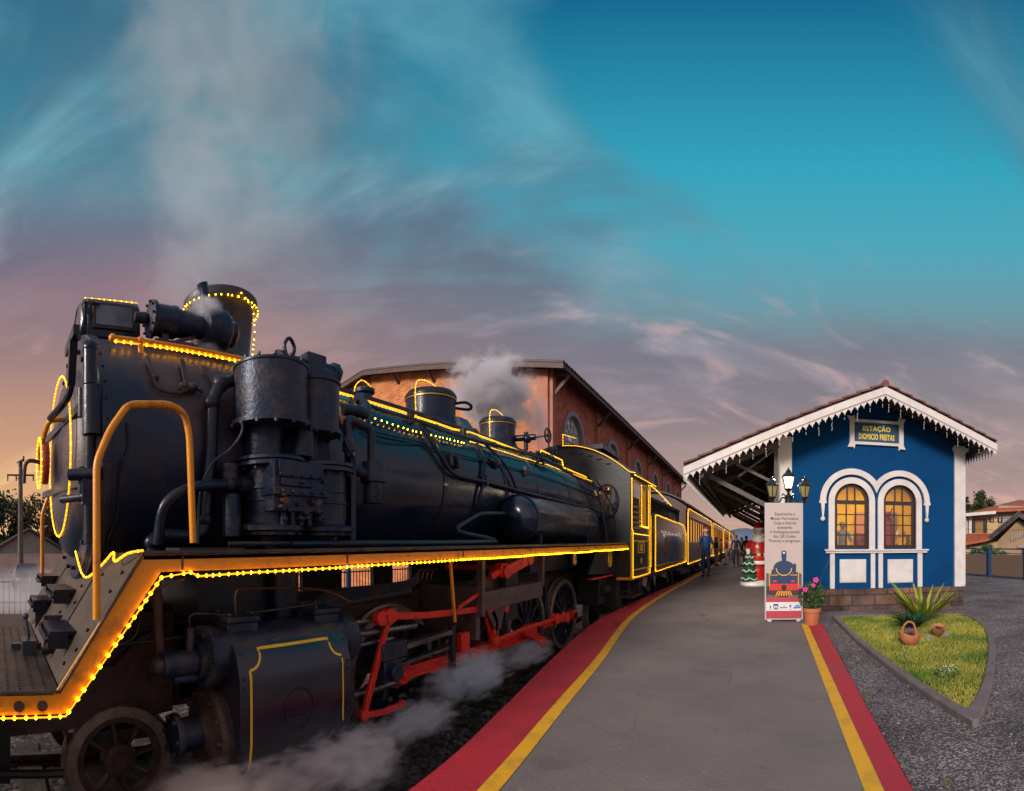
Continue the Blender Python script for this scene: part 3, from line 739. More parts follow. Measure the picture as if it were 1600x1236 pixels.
# boards and battens under the canopy, rafters and brackets
b = MB()
yy = YB+.25
k = 0
while k < 30:
    x = XE0+.1+k*.27
    if x > XE1-.1: break
    if abs(x-RX) > .1: b.box(x-.025, x+.025, YB+.02, YE-.1, roofz(x)-.035, roofz(x)+.018)
    k += 1
b.build('batten', M['darkwood'], rf)
TIM = mat('weathered_mauve_timber', (.055,.042,.043), .6, 0, (.10,.075,.072), 5, .4, .7, .2, 30, stretch=(4,1,4))
yb_ = 11.75
while yb_ < 28:
    g = MB()
    g.bar((XL, yb_, roofz(XL)-.20), (XE0+.38, yb_, roofz(XE0+.38)-.13), .09, .15)
    br_ = g.build('canopy_bracket', TIM, st_)
    MB().bar((XL-.01, yb_, 2.10), (XE0+.52, yb_, roofz(XE0+.45)-.22), .085, .11).build('brace', TIM, br_)
    MB().box(XL-.10, XL-.005, yb_-.06, yb_+.06, 1.75, roofz(XL)-.28).build('wall_post', TIM, br_)
    MB().bar((XL, yb_, 2.75), (XE0+1.2, yb_, roofz(XE0+1.2)-.26), .05, .07).build('strut', TIM, br_)
    MB().bar((XL, yb_, roofz(XL)-.28), (XE0+1.25, yb_, 2.95), .04, .05).build('tie', TIM, br_)
    yb_ += 2.7
b = MB(); b.box(XE0+.35, XE0+.45, YB+.1, YE-.2, roofz(XE0+.4)-.33, roofz(XE0+.4)-.22); b.build('eave_beam', TIM, st_)
# far platform door in the long wall (dark) and windows, seen edge on
for y in (14.5, 18.5, 22.5):
    b = MB(); b.box(XL-.03, XL+.02, y, y+1.1, .02, 2.3); b.build('door', M['darkwood'], st_)

# room seen through the arched windows
rm = thing('station_room', 'warm lit room with ochre walls seen through the arched station windows', 'room', (3.2, 14, ZS))
OC = mat('ochre_room_wall', (.82,.50,.012), .8, 0, (.78,.40,.012), 1.2)
RWL = mat('pinkish_room_wall', (.62,.26,.16), .8)
b = MB(); b.box(XL+.3, XR-.3, 15.4, 15.5, ZS+.08, 3.3); b.build('back_wall', OC, rm)
b = MB(); b.box(XR-.36, XR-.28, D+.3, 15.4, ZS+.08, 3.3); b.box(XL+.28, XL+.36, D+.3, 15.4, ZS+.08, 3.3); b.build('side_wall', OC, rm)
b = MB(); b.box(XL+.3, XR-.3, D+.3, 15.4, 3.3, 3.38); b.build('ceiling', OC, rm)
b = MB(); b.box(XL+.3, XR-.3, D+.25, 15.4, ZS, ZS+.08); b.build('floor', M['darkwood'], rm)
b = MB(); b.box(3.42, 3.75, 15.32, 15.395, .3, 2.35); b.build('door', RWL, rm)
for x in (4.62, ):
    b = MB(); b.box(x-.02, x+.24, 15.3, 15.39, 1.5, 2.35); b.build('wall_picture', mat('grey_picture', (.20,.18,.20), .6), rm)
rl = bpy.data.lights.new('room_lamp_light', 'AREA'); rl.energy = 100; rl.color = (1.0, .80, .42); rl.shape = 'RECTANGLE'; rl.size = 3.2; rl.size_y = 1.4
ro = bpy.data.objects.new('room_lamp_light', rl); COL.objects.link(ro); ro.location = (3.3, 13.9, 3.22)
lmp = thing('ceiling_lamp', 'long warm ceiling lamp lighting the station room', 'lamp', (3.3, 13.9, 3.3))
b = MB(); b.box(2.4, 4.2, 13.78, 14.02, 3.235, 3.29); b.build('lamp_housing', M['white'], lmp)
b = MB(); b.box(2.45, 4.15, 13.8, 14.0, 3.225, 3.233); b.build('diffuser', mat('lamp_diffuser', (1,.75,.4), .5, emit=4), lmp)
# shelf with trinkets behind the right window, red figure draped by the frame
sh = thing('display_shelf', 'wooden display shelf with small goods behind the right arched window', 'shelf', (4.35, 13.4, ZS))
WD = mat('honey_shelf_wood', (.30,.13,.035), .5, 0, (.18,.07,.02), 5)
for z in (.75, 1.13, 1.5):
    b = MB(); b.box(4.14, 4.56, 13.2, 13.5, z, z+.025); b.build('shelf_board', WD, sh)
for x in (4.12, 4.565):
    b = MB(); b.box(x, x+.02, 13.2, 13.5, ZS+.08, 1.55); b.build('side_panel', WD, sh)
rnd = random.Random(4)
for i, (x, z, c) in enumerate(((4.22,1.155,(.7,.05,.03)),(4.36,1.155,(.75,.6,.3)),(4.49,1.155,(.1,.2,.1)),(4.24,1.525,(.8,.7,.5)),(4.44,1.525,(.6,.1,.05)),(4.31,.775,(.7,.4,.1)),(4.46,.775,(.4,.1,.1)))):
    b = MB(); b.lathe([(.0,0),(.045,0),(.055,.05),(.03,.12),(.035,.15),(0,.17)], (x, 13.3, z), 'Z', 12)
    o = b.build('ornament', mat('trinket_%d' % i, c, .4)); tag(o, ['small red ornament on the middle shelf board','pale ornament in the centre of the middle shelf board','dark green ornament at the end of the middle shelf board','cream ornament on the top shelf board','red ornament on the top shelf board','orange ornament on the lowest shelf board','maroon ornament on the lowest shelf board'][i], 'ornament', 'ornaments on the station shelf')
b = MB(); prof = [(.0,0),(.16,0),(.17,.4),(.15,1.0),(.17,1.5),(.12,1.78),(.05,1.83),(.0,1.84)]
b.lathe(prof, (3.86, 13.0, ZS+.085), 'Z', 16); b.ball((3.86,13.0,ZS+1.98), .10, 12)
for k in range(7): b.bar((3.86,13.0,ZS+1.75), (3.86+.2*cos(k*.9), 13.0+.05*sin(k), ZS+2.0+.16*abs(sin(k*1.3))), .02, .03)
tag(b.build('red_decoration', mat('crimson_cloth', (.42,.008,.012), .6, 0, (.25,.005,.01), 9)), 'tall red festive decoration standing inside the right arched window', 'decoration')

# ================================================================== BRICK WAREHOUSE
WX, WY, WYE = -8.5, 19.2, 58.5
bk = thing('brick_warehouse', 'long red brick warehouse with arched windows behind the train', 'warehouse', (-14, WY, -1))
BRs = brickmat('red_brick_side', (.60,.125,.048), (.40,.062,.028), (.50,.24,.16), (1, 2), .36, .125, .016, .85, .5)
BRf = brickmat('orange_glow_brick_front', (.74,.24,.055), (.52,.13,.04), (.62,.34,.17), (0, 2), .36, .125, .016, .85, .5)  # orange glow on the front wall is put into the brick colour
EZ = 8.95
FWX = 2*(-19.3)-WX
ridge = -19.3
def whz(x): return EZ+.9*(0)+(min(abs(x-WX), abs(x-FWX)))*.176
# side wall with arched openings (holes cut in the polygon)
wy = [22.2+6.8*i for i in range(6)]
loops = [[(WY, -1.4), (WYE, -1.4), (WYE, EZ), (WY, EZ)]]
def wl(y, r=1.34, zc=6.35, zb=3.6): return [(y-r, zb), (y+r, zb)]+[(y+r*cos(a), zc+r*sin(a)) for a in [PI*k/20 for k in range(21)]]
for y in wy: loops.append(wl(y))
s3 = lambda X: (lambda u, v, w: (X+w, u, v))
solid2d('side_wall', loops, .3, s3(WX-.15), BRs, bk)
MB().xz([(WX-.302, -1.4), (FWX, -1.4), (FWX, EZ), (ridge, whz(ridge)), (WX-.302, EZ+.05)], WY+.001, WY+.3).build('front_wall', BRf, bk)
PIL = mat('terracotta_pilaster', (.42,.17,.10), .7, 0, (.33,.12,.08), 2)
for y in [WY+.02]+[22.2-3.4+6.8*i for i in range(1, 6)]+[WYE-.3]:
    MB().box(WX, WX+.16, y-.02, y+.34, -1.4, EZ-.02).build('pilaster', PIL, bk)
MB().box(WX-.55, WX-.02, WY-.14, WY, -1.4, EZ-.02).build('pilaster', PIL, bk)
WG = bpy.data.materials.new('cloudy_window_glass'); WG.use_nodes = True
_b = WG.node_tree.nodes['Principled BSDF']; _b.inputs['Base Color'].default_value = (.85,.86,.83,1); _b.inputs['Roughness'].default_value = .12; _b.inputs['Metallic'].default_value = .0; _b.inputs['Coat Weight'].default_value = 1
GF = mat('grey_window_frame', (.22,.20,.21), .5)
for y in wy:
    r = 1.34
    fr = solid2d('window', [wl(y, r+.16, 6.35, 3.5), wl(y, r-.10)], .26, s3(WX-.06), GF, bk)
    solid2d('pane', [wl(y, r-.05)], .02, s3(WX-.22), WG, fr)
    b = MB(); zc = 6.35
    for k in range(1, 6):
        a = PI*k/6; b.bar((WX-.18, y+.42*cos(a), zc+.42*sin(a)), (WX-.18, y+(r-.08)*cos(a), zc+(r-.08)*sin(a)), .05, .05, (1,0,0))
    b.tube([(WX-.18, y+.42*cos(PI*k/14), zc+.42*sin(PI*k/14)) for k in range(15)], .028, 6)
    b.tube([(WX-.18, y+.82*cos(PI*k/14), zc+.82*sin(PI*k/14)) for k in range(15)], .022, 6)
    b.box(WX-.21, WX-.15, y-r+.1, y+r-.1, zc-.03, zc+.03)
    for k in range(-2, 3): b.box(WX-.20, WX-.16, y+k*.4-.02, y+k*.4+.02, 3.7, zc)
    b.build('glazing_bars', mat('pale_glazing_bar', (.30,.27,.26), .5), fr)
# roof of corrugated sheets with deep overhang
OH = .95
b = MB()
def rfz(x): return whz(WX)+(-(x-WX))*.176+.12 if x > ridge else whz(WX)+((x-FWX))*.176+.12
for (xa, xb) in ((WX+OH, ridge), (ridge, FWX-OH)):
    nC = 260; ya, yb = WY-.75, WYE+1.2
    vs, fs = [], []
    for i in range(nC+1):
        y = ya+(yb-ya)*i/nC; w_ = .045*(1 if i % 2 else -1)
        for x in (xa, xb): vs += [(x, y, rfz(x)+w_+.05), (x, y, rfz(x)+w_-.0)]
    for i in range(nC):
        o = i*4; fs += [(o, o+4, o+6, o+2), (o+1, o+3, o+7, o+5), (o, o+1, o+5, o+4), (o+2, o+6, o+7, o+3)]
    fs += [(0, 2, 3, 1), (nC*4, nC*4+1, nC*4+3, nC*4+2)]
    b.add(vs, fs)
b.build('roof', mat('dark_corrugated_roof', (.075,.052,.05), .6, 0, (.13,.09,.08), 2, bump=.2), bk)
FAS = mat('brown_eave_timber', (.060,.030,.026), .6, 0, (.10,.05,.04), 3)
for (xa, xb) in ((WX+OH, ridge), (ridge, FWX-OH)):
    MB().prism([(xa, rfz(xa)-.28), (xb, rfz(xb)-.28), (xb, rfz(xb)-.06), (xa, rfz(xa)-.06)], lambda x, z: (x, WY-.72, z), lambda x, z: (x, WY-.66, z)).build('fascia', FAS, bk)
    MB().prism([(xa, rfz(xa)-.10), (xb, rfz(xb)-.10), (xb, rfz(xb)-.07), (xa, rfz(xa)-.07)], lambda x, z: (x, WY-.655, z), lambda x, z: (x, WY-.005, z)).build('soffit', FAS, bk)
MB().box(WX+OH-.06, WX+OH-.02, WY-.7, WYE+1.1, rfz(WX+OH)-.22, rfz(WX+OH)-.07).build('gutter_board', FAS, bk)
MB().add([(WX+.01, WY-.6, rfz(WX)-.10), (WX+OH-.07, WY-.6, rfz(WX+OH)-.10), (WX+OH-.07, WYE+1, rfz(WX+OH)-.10), (WX+.01, WYE+1, rfz(WX)-.10)], [(0,1,2,3)]).build('eave_lining', FAS, bk)
for y in [WY+.2]+[22.2-3.4+6.8*i for i in range(1, 6)]+[WYE-.15]:
    g = MB(); g.bar((WX+.165, y, EZ-1.05), (WX+OH-.10, y, rfz(WX+OH)-.3), .10, .14); g.bar((WX+.165, y, EZ-.25), (WX+OH-.1, y, rfz(WX+OH)-.24), .08, .12)
    g.build('eave_bracket', FAS, bk)
for x in [WX-1.5-2.4*i for i in range(5)]:
    MB().bar((x, WY-.003, rfz(x)-.7), (x, WY-.60, rfz(x)-.2), .1, .1, (1,0,0)).build('eave_bracket', FAS, bk)

# ================================================================== LOCOMOTIVE
loco = thing('steam_locomotive', 'big black steam locomotive with orange running board, red rods and yellow rope lights', 'locomotive', (BX, 0, -.62))
K, BO, IR, RU, DK, OR_, RR, SB = M['black'], M['boiler'], M['iron'], M['rust'], M['dark'], M['orange'], M['redrod'], M['steel']
def part(name, b, m, parent=loco, **k): return b.build(name, m, parent, **k)
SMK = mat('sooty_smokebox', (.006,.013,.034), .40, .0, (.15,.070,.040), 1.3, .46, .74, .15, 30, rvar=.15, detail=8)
# boiler barrel and firebox
b = MB(); b.lathe([(BR-.02, 2.30), (BR, 2.32), (BR, 6.95), (BR+.004, 6.96), (BR+.004, 9.5)], (BX, 0, BZ), 'Y', 64)
boiler = part('boiler', b, BO)
b = MB(); b.box(BX-.80, BX+.80, 6.2, 9.5, .88, 1.6); b.box(BX-.36, BX+.36, 6.4, 9.5, .2, .878); part('firebox', b, K)
for y in (2.72, 4.05, 5.35, 6.35, 7.6, 8.7):
    b = MB(); b.lathe([(BR+.002, y-.035), (BR+.010, y-.033), (BR+.010, y+.033), (BR+.002, y+.035)], (BX, 0, BZ), 'Y', 64)
    part('boiler_band', b, OR_ if y < 3 else K, sharp=60)
# smokebox
SR_, SY0, SY1 = .95, .62, 2.32
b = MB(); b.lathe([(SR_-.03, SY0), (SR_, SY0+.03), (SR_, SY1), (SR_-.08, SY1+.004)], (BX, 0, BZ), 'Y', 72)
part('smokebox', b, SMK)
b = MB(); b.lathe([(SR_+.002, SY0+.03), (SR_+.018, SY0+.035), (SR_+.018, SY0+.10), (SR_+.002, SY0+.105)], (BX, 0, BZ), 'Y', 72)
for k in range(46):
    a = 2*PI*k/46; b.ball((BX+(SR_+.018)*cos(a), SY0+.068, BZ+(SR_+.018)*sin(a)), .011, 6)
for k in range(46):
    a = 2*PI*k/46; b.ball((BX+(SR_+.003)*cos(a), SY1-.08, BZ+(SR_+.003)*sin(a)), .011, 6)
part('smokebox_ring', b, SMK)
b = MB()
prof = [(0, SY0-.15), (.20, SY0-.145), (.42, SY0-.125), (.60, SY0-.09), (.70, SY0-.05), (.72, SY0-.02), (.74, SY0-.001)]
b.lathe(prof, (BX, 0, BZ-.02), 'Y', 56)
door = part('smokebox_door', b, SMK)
b = MB()
for k in range(22):
    a = 2*PI*k/22; b.cyl((BX+.845*cos(a), SY0-.03, BZ+.845*sin(a)), (BX+.845*cos(a), SY0+.002, BZ+.845*sin(a)), .018, n=6)
part('door_bolts', b, IR, kind='stuff') if False else b.build('rim_bolts', IR, door)
for dz_ in (-.25, .25):
    b = MB(); b.bar((BX+.86, SY0-.05, BZ+dz_), (BX-.3, SY0-.20, BZ+dz_*.9), .05, .03, (0,1,0)); b.cyl((BX+.84, SY0-.07, BZ+dz_-.09), (BX+.84, SY0-.07, BZ+dz_+.09), .03)
    part('hinge', b, K, door)
b = MB(); b.lathe([(.0, SY0-.25), (.16, SY0-.25), (.17, SY0-.235), (.17, SY0-.2), (.0, SY0-.195)], (BX, 0, BZ), 'Y', 28)
b.build('number_plate', mat('red_number_plate', (.22,.02,.02), .4), door)
b = MB(); b.tube([(BX, SY0-.24, BZ), (BX, SY0-.34, BZ+.02), (BX-.02, SY0-.38, BZ-.02), (BX-.02, SY0-.39, BZ-.16)], .017, 8, smooth=4); b.build('door_handle', RU, door)
# brackets on the front ring: lamp irons and ladder like hooks
b = MB(); b.box(-3.30, -2.93, SY0-.14, SY0-.10, 2.60, 2.66); b.bar((-3.05, SY0-.12, 2.62), (-3.15, SY0-.12, 2.35), .05, .05); b.tube([(-3.15, SY0-.12, 2.36), (-3.22, SY0-.14, 2.28), (-3.50, SY0-.22, 2.22)], .026, 8, smooth=3)
part('lamp_iron', b, K)
b = MB(); b.cyl((-2.93, SY0-.02, 2.28), (-2.93, SY0-.02, 1.98), .065, n=14); b.cyl((-2.95, SY0-.03, 2.52), (-2.95, SY0-.03, 2.30), .045, n=12); b.cyl((-2.95, SY0-.03, 1.98), (-2.99, SY0-.03, 1.30), .035, n=10); b.ball((-2.95, SY0-.03, 2.53), .05, 10)
part('front_valve', b, K)
b = MB(); b.cyl((-3.02, SY0-.15, 1.74), (-2.90, SY0+.04, 1.74), .04, n=12); b.cyl((-3.20, SY0-.17, 1.60), (-2.95, SY0-.04, 1.60), .028, n=10); b.box(-3.0, -2.94, SY0-.08, SY0, 1.55, 1.76)
part('hand_step', b, K)
# headlamp box on top with its number glass
hb = MB(); hb.xz([(BX-.26, 2.88), (BX+.26, 2.88), (BX+.26, 3.13), (BX+.20, 3.21), (BX-.20, 3.21), (BX-.26, 3.13)], .70, 1.12)
head = part('headlamp', hb, K, bevel=.012)
b = MB(); b.box(BX+.262, BX+.275, .735, 1.07, 2.95, 3.15); part('glass_frame', b, RU, head, bevel=.004)
b = MB(); b.box(BX+.276, BX+.280, .76, 1.045, 2.975, 3.125); b.build('side_glass', mat('dusty_lamp_glass', (.16,.18,.21), .12, 0, (.07,.08,.10), 5), head)
b = MB(); b.lathe([(.20, .695), (.20, .67), (.18, .66), (.17, .67), (.0, .69)], (BX, 0, 3.04), 'Y', 28); b.build('lamp_reflector', SB, head)
b = MB(); b.tube([(BX+.18, .68, 3.18), (BX+.30, .68, 3.14), (BX+.34, .72, 3.10), (BX+.30, .78, 3.12)], .013, 6, smooth=3); b.tube([(BX+.22, .69, 3.17), (BX+.27, .67, 3.0), (BX+.25, .62, 2.80), (BX+.2, .66, 2.72)], .012, 6, smooth=4); b.build('cable', K, head)
# turbo generator lying on top of the smokebox
GC = Vector((-3.42, 0, 2.99))
b = MB(); b.lathe([(.0, 1.02), (.035, 1.02), (.045, 1.10), (.03, 1.12), (.10, 1.13), (.135, 1.14), (.135, 1.17), (.115, 1.175), (.115, 1.30), (.12, 1.31), (.12, 1.34), (.105, 1.35), (.10, 1.45), (.085, 1.50),
                  (.085, 1.56), (.15, 1.58), (.165, 1.62), (.165, 1.74), (.14, 1.78), (.10, 1.80), (.10, 1.84), (.05, 1.88), (0, 1.88)], (GC.x, 0, GC.z), 'Y', 30)
b.bolts((GC.x, 1.12, GC.z), .12, 10, 'Y', .010, .02)
gen = part('turbo_generator', b, IR)
b = MB(); b.tube([(GC.x-.02, 1.60, GC.z+.1), (GC.x-.02, 1.60, GC.z+.3), (GC.x-.02, 1.58, GC.z+.36)], [.035, .035, .045], 10); b.build('exhaust_pipe', IR, gen)
b = MB(); b.box(GC.x-.10, GC.x+.10, 1.15, 1.80, 2.79, 2.81)
for y in (1.25, 1.68):
    b.bar((GC.x+.08, y, 2.79), (GC.x+.18, y, 2.5), .03, .02, (0,1,0)); b.bar((GC.x, y, 2.88), (GC.x, y, 2.8), .08, .05, (0,1,0))
b.bar((GC.x-.06, 1.2, 2.86), (GC.x+.1, 1.45, 2.80), .025, .025); b.bar((GC.x+.1, 1.3, 2.80), (GC.x+.02, 1.5, 2.9), .025, .025)
b.build('mounting_bracket', RU, gen)
# small pipes and valve on the smokebox side
def sb_(px, py, off=.03): return onb(px, py, off, SR_)
b = MB(); b.tube([sb_(240, 592), sb_(250, 608), sb_(278, 614), sb_(300, 606), sb_(318, 612)], .013, 8, smooth=4); b.ball(sb_(300, 606), .045, 10, sz=.7); b.ball(sb_(243, 590), .028, 8); b.ball(sb_(286, 604), .032, 8)
b.bar(sb_(230, 558), sb_(240, 585), .025, .01, (1,0,0)); b.bar(sb_(284, 562), sb_(292, 600), .035, .012, (1,0,0)); b.bar(sb_(318, 572), sb_(338, 600), .03, .01, (1,0,0))
part('blower_valve', b, RU)
b = MB(); b.tube([sb_(199, 660, .015), sb_(200, 700, .015), sb_(186, 735, .015), sb_(184, 800, .015), sb_(168, 845, .015), sb_(175, 862, .03)], .008, 6, smooth=5); part('smokebox_cable', b, K)
b = MB(); b.tube([sb_(348, 708, .05), sb_(338, 760, .05), sb_(331, 850, .05)], .007, 6, smooth=3); part('smokebox_cable', b, K)
# chimney
CY = 1.95
b = MB(); b.lathe([(.42, 2.74), (.36, 2.80), (.275, 2.92), (.262, 3.0), (.290, 3.34), (.325, 3.38), (.332, 3.41), (.332, 3.45), (.32, 3.465), (.29, 3.46), (.24, 3.2), (.22, 2.9), (0, 2.9)], (BX, CY, 0), 'Z', 44)
chim = part('chimney', b, mat('weathered_chimney_steel', (.032,.034,.044), .40, .2, (.075,.060,.060), 3.5, .4, .7, .2, 20, stretch=(4,4,.6), rvar=.2))
b = MB(); b.box(BX+.33, BX+.36, CY-.30, CY-.24, 3.25, 3.52); b.build('chimney_bracket', K, chim) if False else None

# rope lights ----------------------------------------------------
def rope(name, pts, parent, r=.012, bulb=.02, step=.055, smooth=0, wob=0.0, bulbs=True, closed=False, dark=False):
    P = [Vector(p) for p in pts]
    if smooth:
        t_ = MB(); q = []
        for i in range(len(P)-1):
            a = P[max(i-1, 0)]; c0 = P[i]; c = P[i+1]; d = P[min(i+2, len(P)-1)]
            for k in range(smooth):
                t = k/smooth; q.append(.5*((2*c0)+(c-a)*t+(2*a-5*c0+4*c-d)*t*t+(-a+3*c0-3*c+d)*t*t*t))
        q.append(P[-1]); P = q
    rn = random.Random(len(P)*7+int(P[0].y*100))
    if wob:
        q = [P[0]]
        for a, c in zip(P, P[1:]):
            m = max(1, int((c-a).length/.28))
            for k in range(1, m+1):
                p = a.lerp(c, k/m)
                q.append(p+Vector((rn.uniform(-.3, .3)*wob, 0, rn.uniform(-1, .6)*wob)) if not (k == m and c is P[-1]) else p)
        P = q
    r *= .68; bulb *= .60; b = MB(); b.tube(P, r, 6, closed=closed)
    if dark: bulb *= 1.5
    o = b.build(name, M['copper'] if dark else M['led'], parent)
    if bulbs:
        g = MB(); acc = 0; oct_ = [(1,0,0),(-1,0,0),(0,1,0),(0,-1,0),(0,0,1),(0,0,-1)]; OF = [(0,2,4),(2,1,4),(1,3,4),(3,0,4),(2,0,5),(1,2,5),(3,1,5),(0,3,5)]
        PP = P+[P[0]] if closed else P
        for a, c in zip(PP, PP[1:]):
            l = (c-a).length
            while acc < l and l > 0:
                p = a.lerp(c, acc/l); g.add([p+Vector(v)*bulb for v in oct_], OF); acc += step*rn.uniform(.72, 1.28)
            acc -= l
        if o.parent is not None and o.parent.parent is None:
            gg = g.build('light_bulbs', M['bulb'], o)
    return o
# chimney rim lights, hanging strand
rope('rope_light', [(BX+.338*cos(2*PI*k/40), CY+.338*sin(2*PI*k/40), 3.37) for k in range(40)], loco, .004, .0085, .047, closed=True, dark=True)
p0 = at(396, 482, Y=CY+.1); rope('rope_light', [(BX+.35, CY+.02, 3.40), p0, at(398, 520, Y=CY+.1), at(394, 560, Y=CY+.12)], loco, .004, .008, .05, dark=True)
rope('rope_light', [(BX+.16, .70, 3.225), (BX+.18, 1.12, 3.225)], loco, .005, .009, .05)

# running board -------------------------------------------------
RBX = -2.45
def rbz(y): return 1.245+.0078*(y-.7)
FX = -5.25     # far edge of the deck
Y0, YT, YB_ = -.9, .68, .31
ZB, TB = .515, .03
# treads
b = MB()
b.add([(RBX, YT+.10, rbz(YT)), (RBX, 9.5, rbz(9.5)), (-3.15, 9.5, rbz(9.5)), (-3.15, YT+.10, rbz(YT)), (RBX, YT+.10, rbz(YT)-TB), (RBX, 9.5, rbz(9.5)-TB), (-3.15, 9.5, rbz(9.5)-TB), (-3.15, YT+.10, rbz(YT)-TB)],
      [(0,1,2,3), (7,6,5,4), (0,4,5,1), (1,5,6,2), (2,6,7,3), (3,7,4,0)])
b.add([(-4.55, YT+.10, rbz(YT)), (-4.55, 9.5, rbz(9.5)), (FX, 9.5, rbz(9.5)), (FX, YT+.10, rbz(YT)), (-4.55, YT+.10, rbz(YT)-TB), (-4.55, 9.5, rbz(9.5)-TB), (FX, 9.5, rbz(9.5)-TB), (FX, YT+.10, rbz(YT)-TB)],
      [(0,1,2,3), (7,6,5,4), (0,4,5,1), (1,5,6,2), (2,6,7,3), (3,7,4,0)])
rb = part('running_board', b, M['plate'])
b = MB(); b.yz([(YB_+.03, ZB+.02), (YT+.09, rbz(YT)+.0), (YT+.125, rbz(YT)-.02), (YB_+.06, ZB-.01)], RBX-.012, FX)
slope = part('sloping_front_plate', b, M['slope'])
b = MB(); b.box(RBX-.012, FX, Y0, YB_+.02, ZB, ZB+.02); deck = part('front_deck', b, M['plate'])
# raised tread ribs on the front deck
b = MB()
for i in range(38):
    x = RBX-.09-i*.05
    for j in range(16):
        y = .26-j*.065; b.box(x-.016, x+.016, y-.005, y+.005, ZB+.02, ZB+.026)
b.build('tread_pattern', M['plate'], deck)
# steps on the slope
def slp(t, x, n=0.0):
    y = YB_+.03+(YT+.06-YB_)*t; z = ZB+.02+(rbz(YT)-ZB-.02)*t; dyy, dzz = YT+.06-YB_, rbz(YT)-ZB; l = math.hypot(dyy, dzz)
    return Vector((x, y-n*dzz/l, z+n*dyy/l))
for (t, x, w) in ((.30, -3.05, .22), (.56, -3.75, .26), (.60, -4.85, .24), (.34, -4.4, .22)):
    g = MB(); a = slp(t, x); 
    for dn in (0, .07): g.bar(slp(t-dn*.9, x-w, .0)+Vector((0, -.07, .02)), slp(t-dn*.9, x+w, .0)+Vector((0, -.07, .02)), .16, .022)
    g.bar(slp(t-.05, x-w, .02), slp(t-.05, x-w, .02)+Vector((0,-.12,.0)), .02, .09); g.bar(slp(t-.05, x+w, .02), slp(t-.05, x+w, .02)+Vector((0,-.12,.0)), .02, .09)
    g.build('footstep', K, slope)
b = MB()
for (t, x) in ((.12,-2.7),(.12,-3.4),(.25,-2.62),(.4,-2.62),(.55,-2.7),(.7,-2.62),(.8,-3.0),(.5,-3.3),(.2,-3.0),(.65,-3.4),(.85,-2.6),(.1,-4.1),(.35,-3.6)):
    b.cyl(slp(t, x), slp(t, x, .012), .013, n=6)
for x in (-3.2, -4.5): b.bar(slp(.02, x, .004), slp(.98, x, .004), .02, .006)
b.build('plate_bolts', DK, slope)
# coupling cut lever and staples on the front deck
b = MB(); q = gat(45, 1020, ZB+.02); b.box(q.x-.09, q.x+.09, q.y-.05, q.y+.05, q.z, q.z+.10); b.cyl(q+Vector((-.02,0,.1)), q+Vector((-.05,-.02,.24)), .014, n=8); b.ball(q+Vector((-.05,-.02,.25)), .025, 8)
b.box(q.x-.16, q.x-.12, q.y-.12, q.y+.10, q.z, q.z+.04)
b.build('lever_stand', mat('grey_lever_metal', (.10,.10,.11), .3, .7), deck)
# orange fascia following deck, slope and board
FH = .074
b = MB()
path = [(Y0, ZB+.005), (YB_-.01, ZB+.005), (YT+.09, rbz(YT)-.01), (9.62, rbz(9.62)-.01)]
low = [(Y0, ZB-.09), (YB_+.06, ZB-.09), (YT+.20, rbz(YT)-.03-FH*.9), (9.62, rbz(9.62)-FH-.015)]
b.add([(RBX, y, z) for y, z in path]+[(RBX, y, z) for y, z in low]+[(RBX-.02, y, z) for y, z in path]+[(RBX-.02, y, z) for y, z in low],
      [(i, i+1, i+5, i+4) for i in range(3)]+[(i+8, i+12, i+13, i+9) for i in range(3)]+[(i, i+8, i+9, i+1) for i in range(3)]+[(i+4, i+5, i+13, i+12) for i in range(3)]+[(0, 4, 12, 8), (3, 11, 15, 7)])
fas = part('orange_fascia', b, OR_)
b = MB()
for y in (.0, .12): b.lathe([(.028, 0), (.028, .006), (.018, .008), (0, .008)], (RBX+.001, y+.12, ZB-.045), 'X', 16)
for y in (1.0, 2.2, 3.6, 5.0, 6.6, 8.2): b.box(RBX, RBX+.004, y, y+.012, rbz(y)-.09, rbz(y)-.015)
b.build('fascia_bolts', RU, fas)
# rounded nosing (grey) on top edge of board
b = MB(); b.tube([(RBX+.008, YT+.10, rbz(YT)+.004), (RBX+.008, 9.55, rbz(9.55)+.004)], .014, 8); b.tube([(RBX+.004, Y0, ZB+.02), (RBX+.004, YB_+.02, ZB+.025), (RBX+.004, YT+.10, rbz(YT)+.008)], .010, 8)
part('board_nosing', b, M['plate'])
b = MB(); b.box(RBX-.25, RBX-.03, 1.0, 1.42, rbz(1), rbz(1)+.03); part('mounting_pad', b, M['plate'])
rope('rope_light', [(RBX+.012, Y0, ZB-.105), (RBX+.012, YB_+.05, ZB-.10), (RBX+.012, YT+.20, rbz(YT)-.125), (RBX+.012, 1.05, rbz(1.05)-.105)], loco, .0065, .0205, .062)
rope('rope_light', [(RBX+.012, 1.05, rbz(1.05)-.105), (RBX+.012, 1.10, rbz(1.1)-.125), (RBX+.012, 3, rbz(3)-.112), (RBX+.012, 9.6, rbz(9.6)-.11)], loco, .009, .019, .05, wob=.008)
# lights draped at the front, over the apron and round the smokebox door
ring = [(BX+.63*cos(a), SY0-.11, BZ+.04+.63*sin(a)) for a in [2*PI*k/48 for k in range(48)]]
rope('rope_light', ring, loco, .010, .013, .06, closed=True)
rope('rope_light', [(BX+.20*cos(2*PI*k/24), SY0-.27, BZ+.20*sin(2*PI*k/24)) for k in range(24)], loco, .010, .014, .05, closed=True)
rope('rope_light', [at(118, 862, X=-3.5), at(132, 902, X=-3.2), slp(.86, -3.05, .03), slp(.97, -2.85, .05), slp(.90, -2.7, .05), slp(.97, -2.52, .05), (RBX, YT+.10, rbz(YT)+.02)], loco, .011, .014, .045, smooth=4)
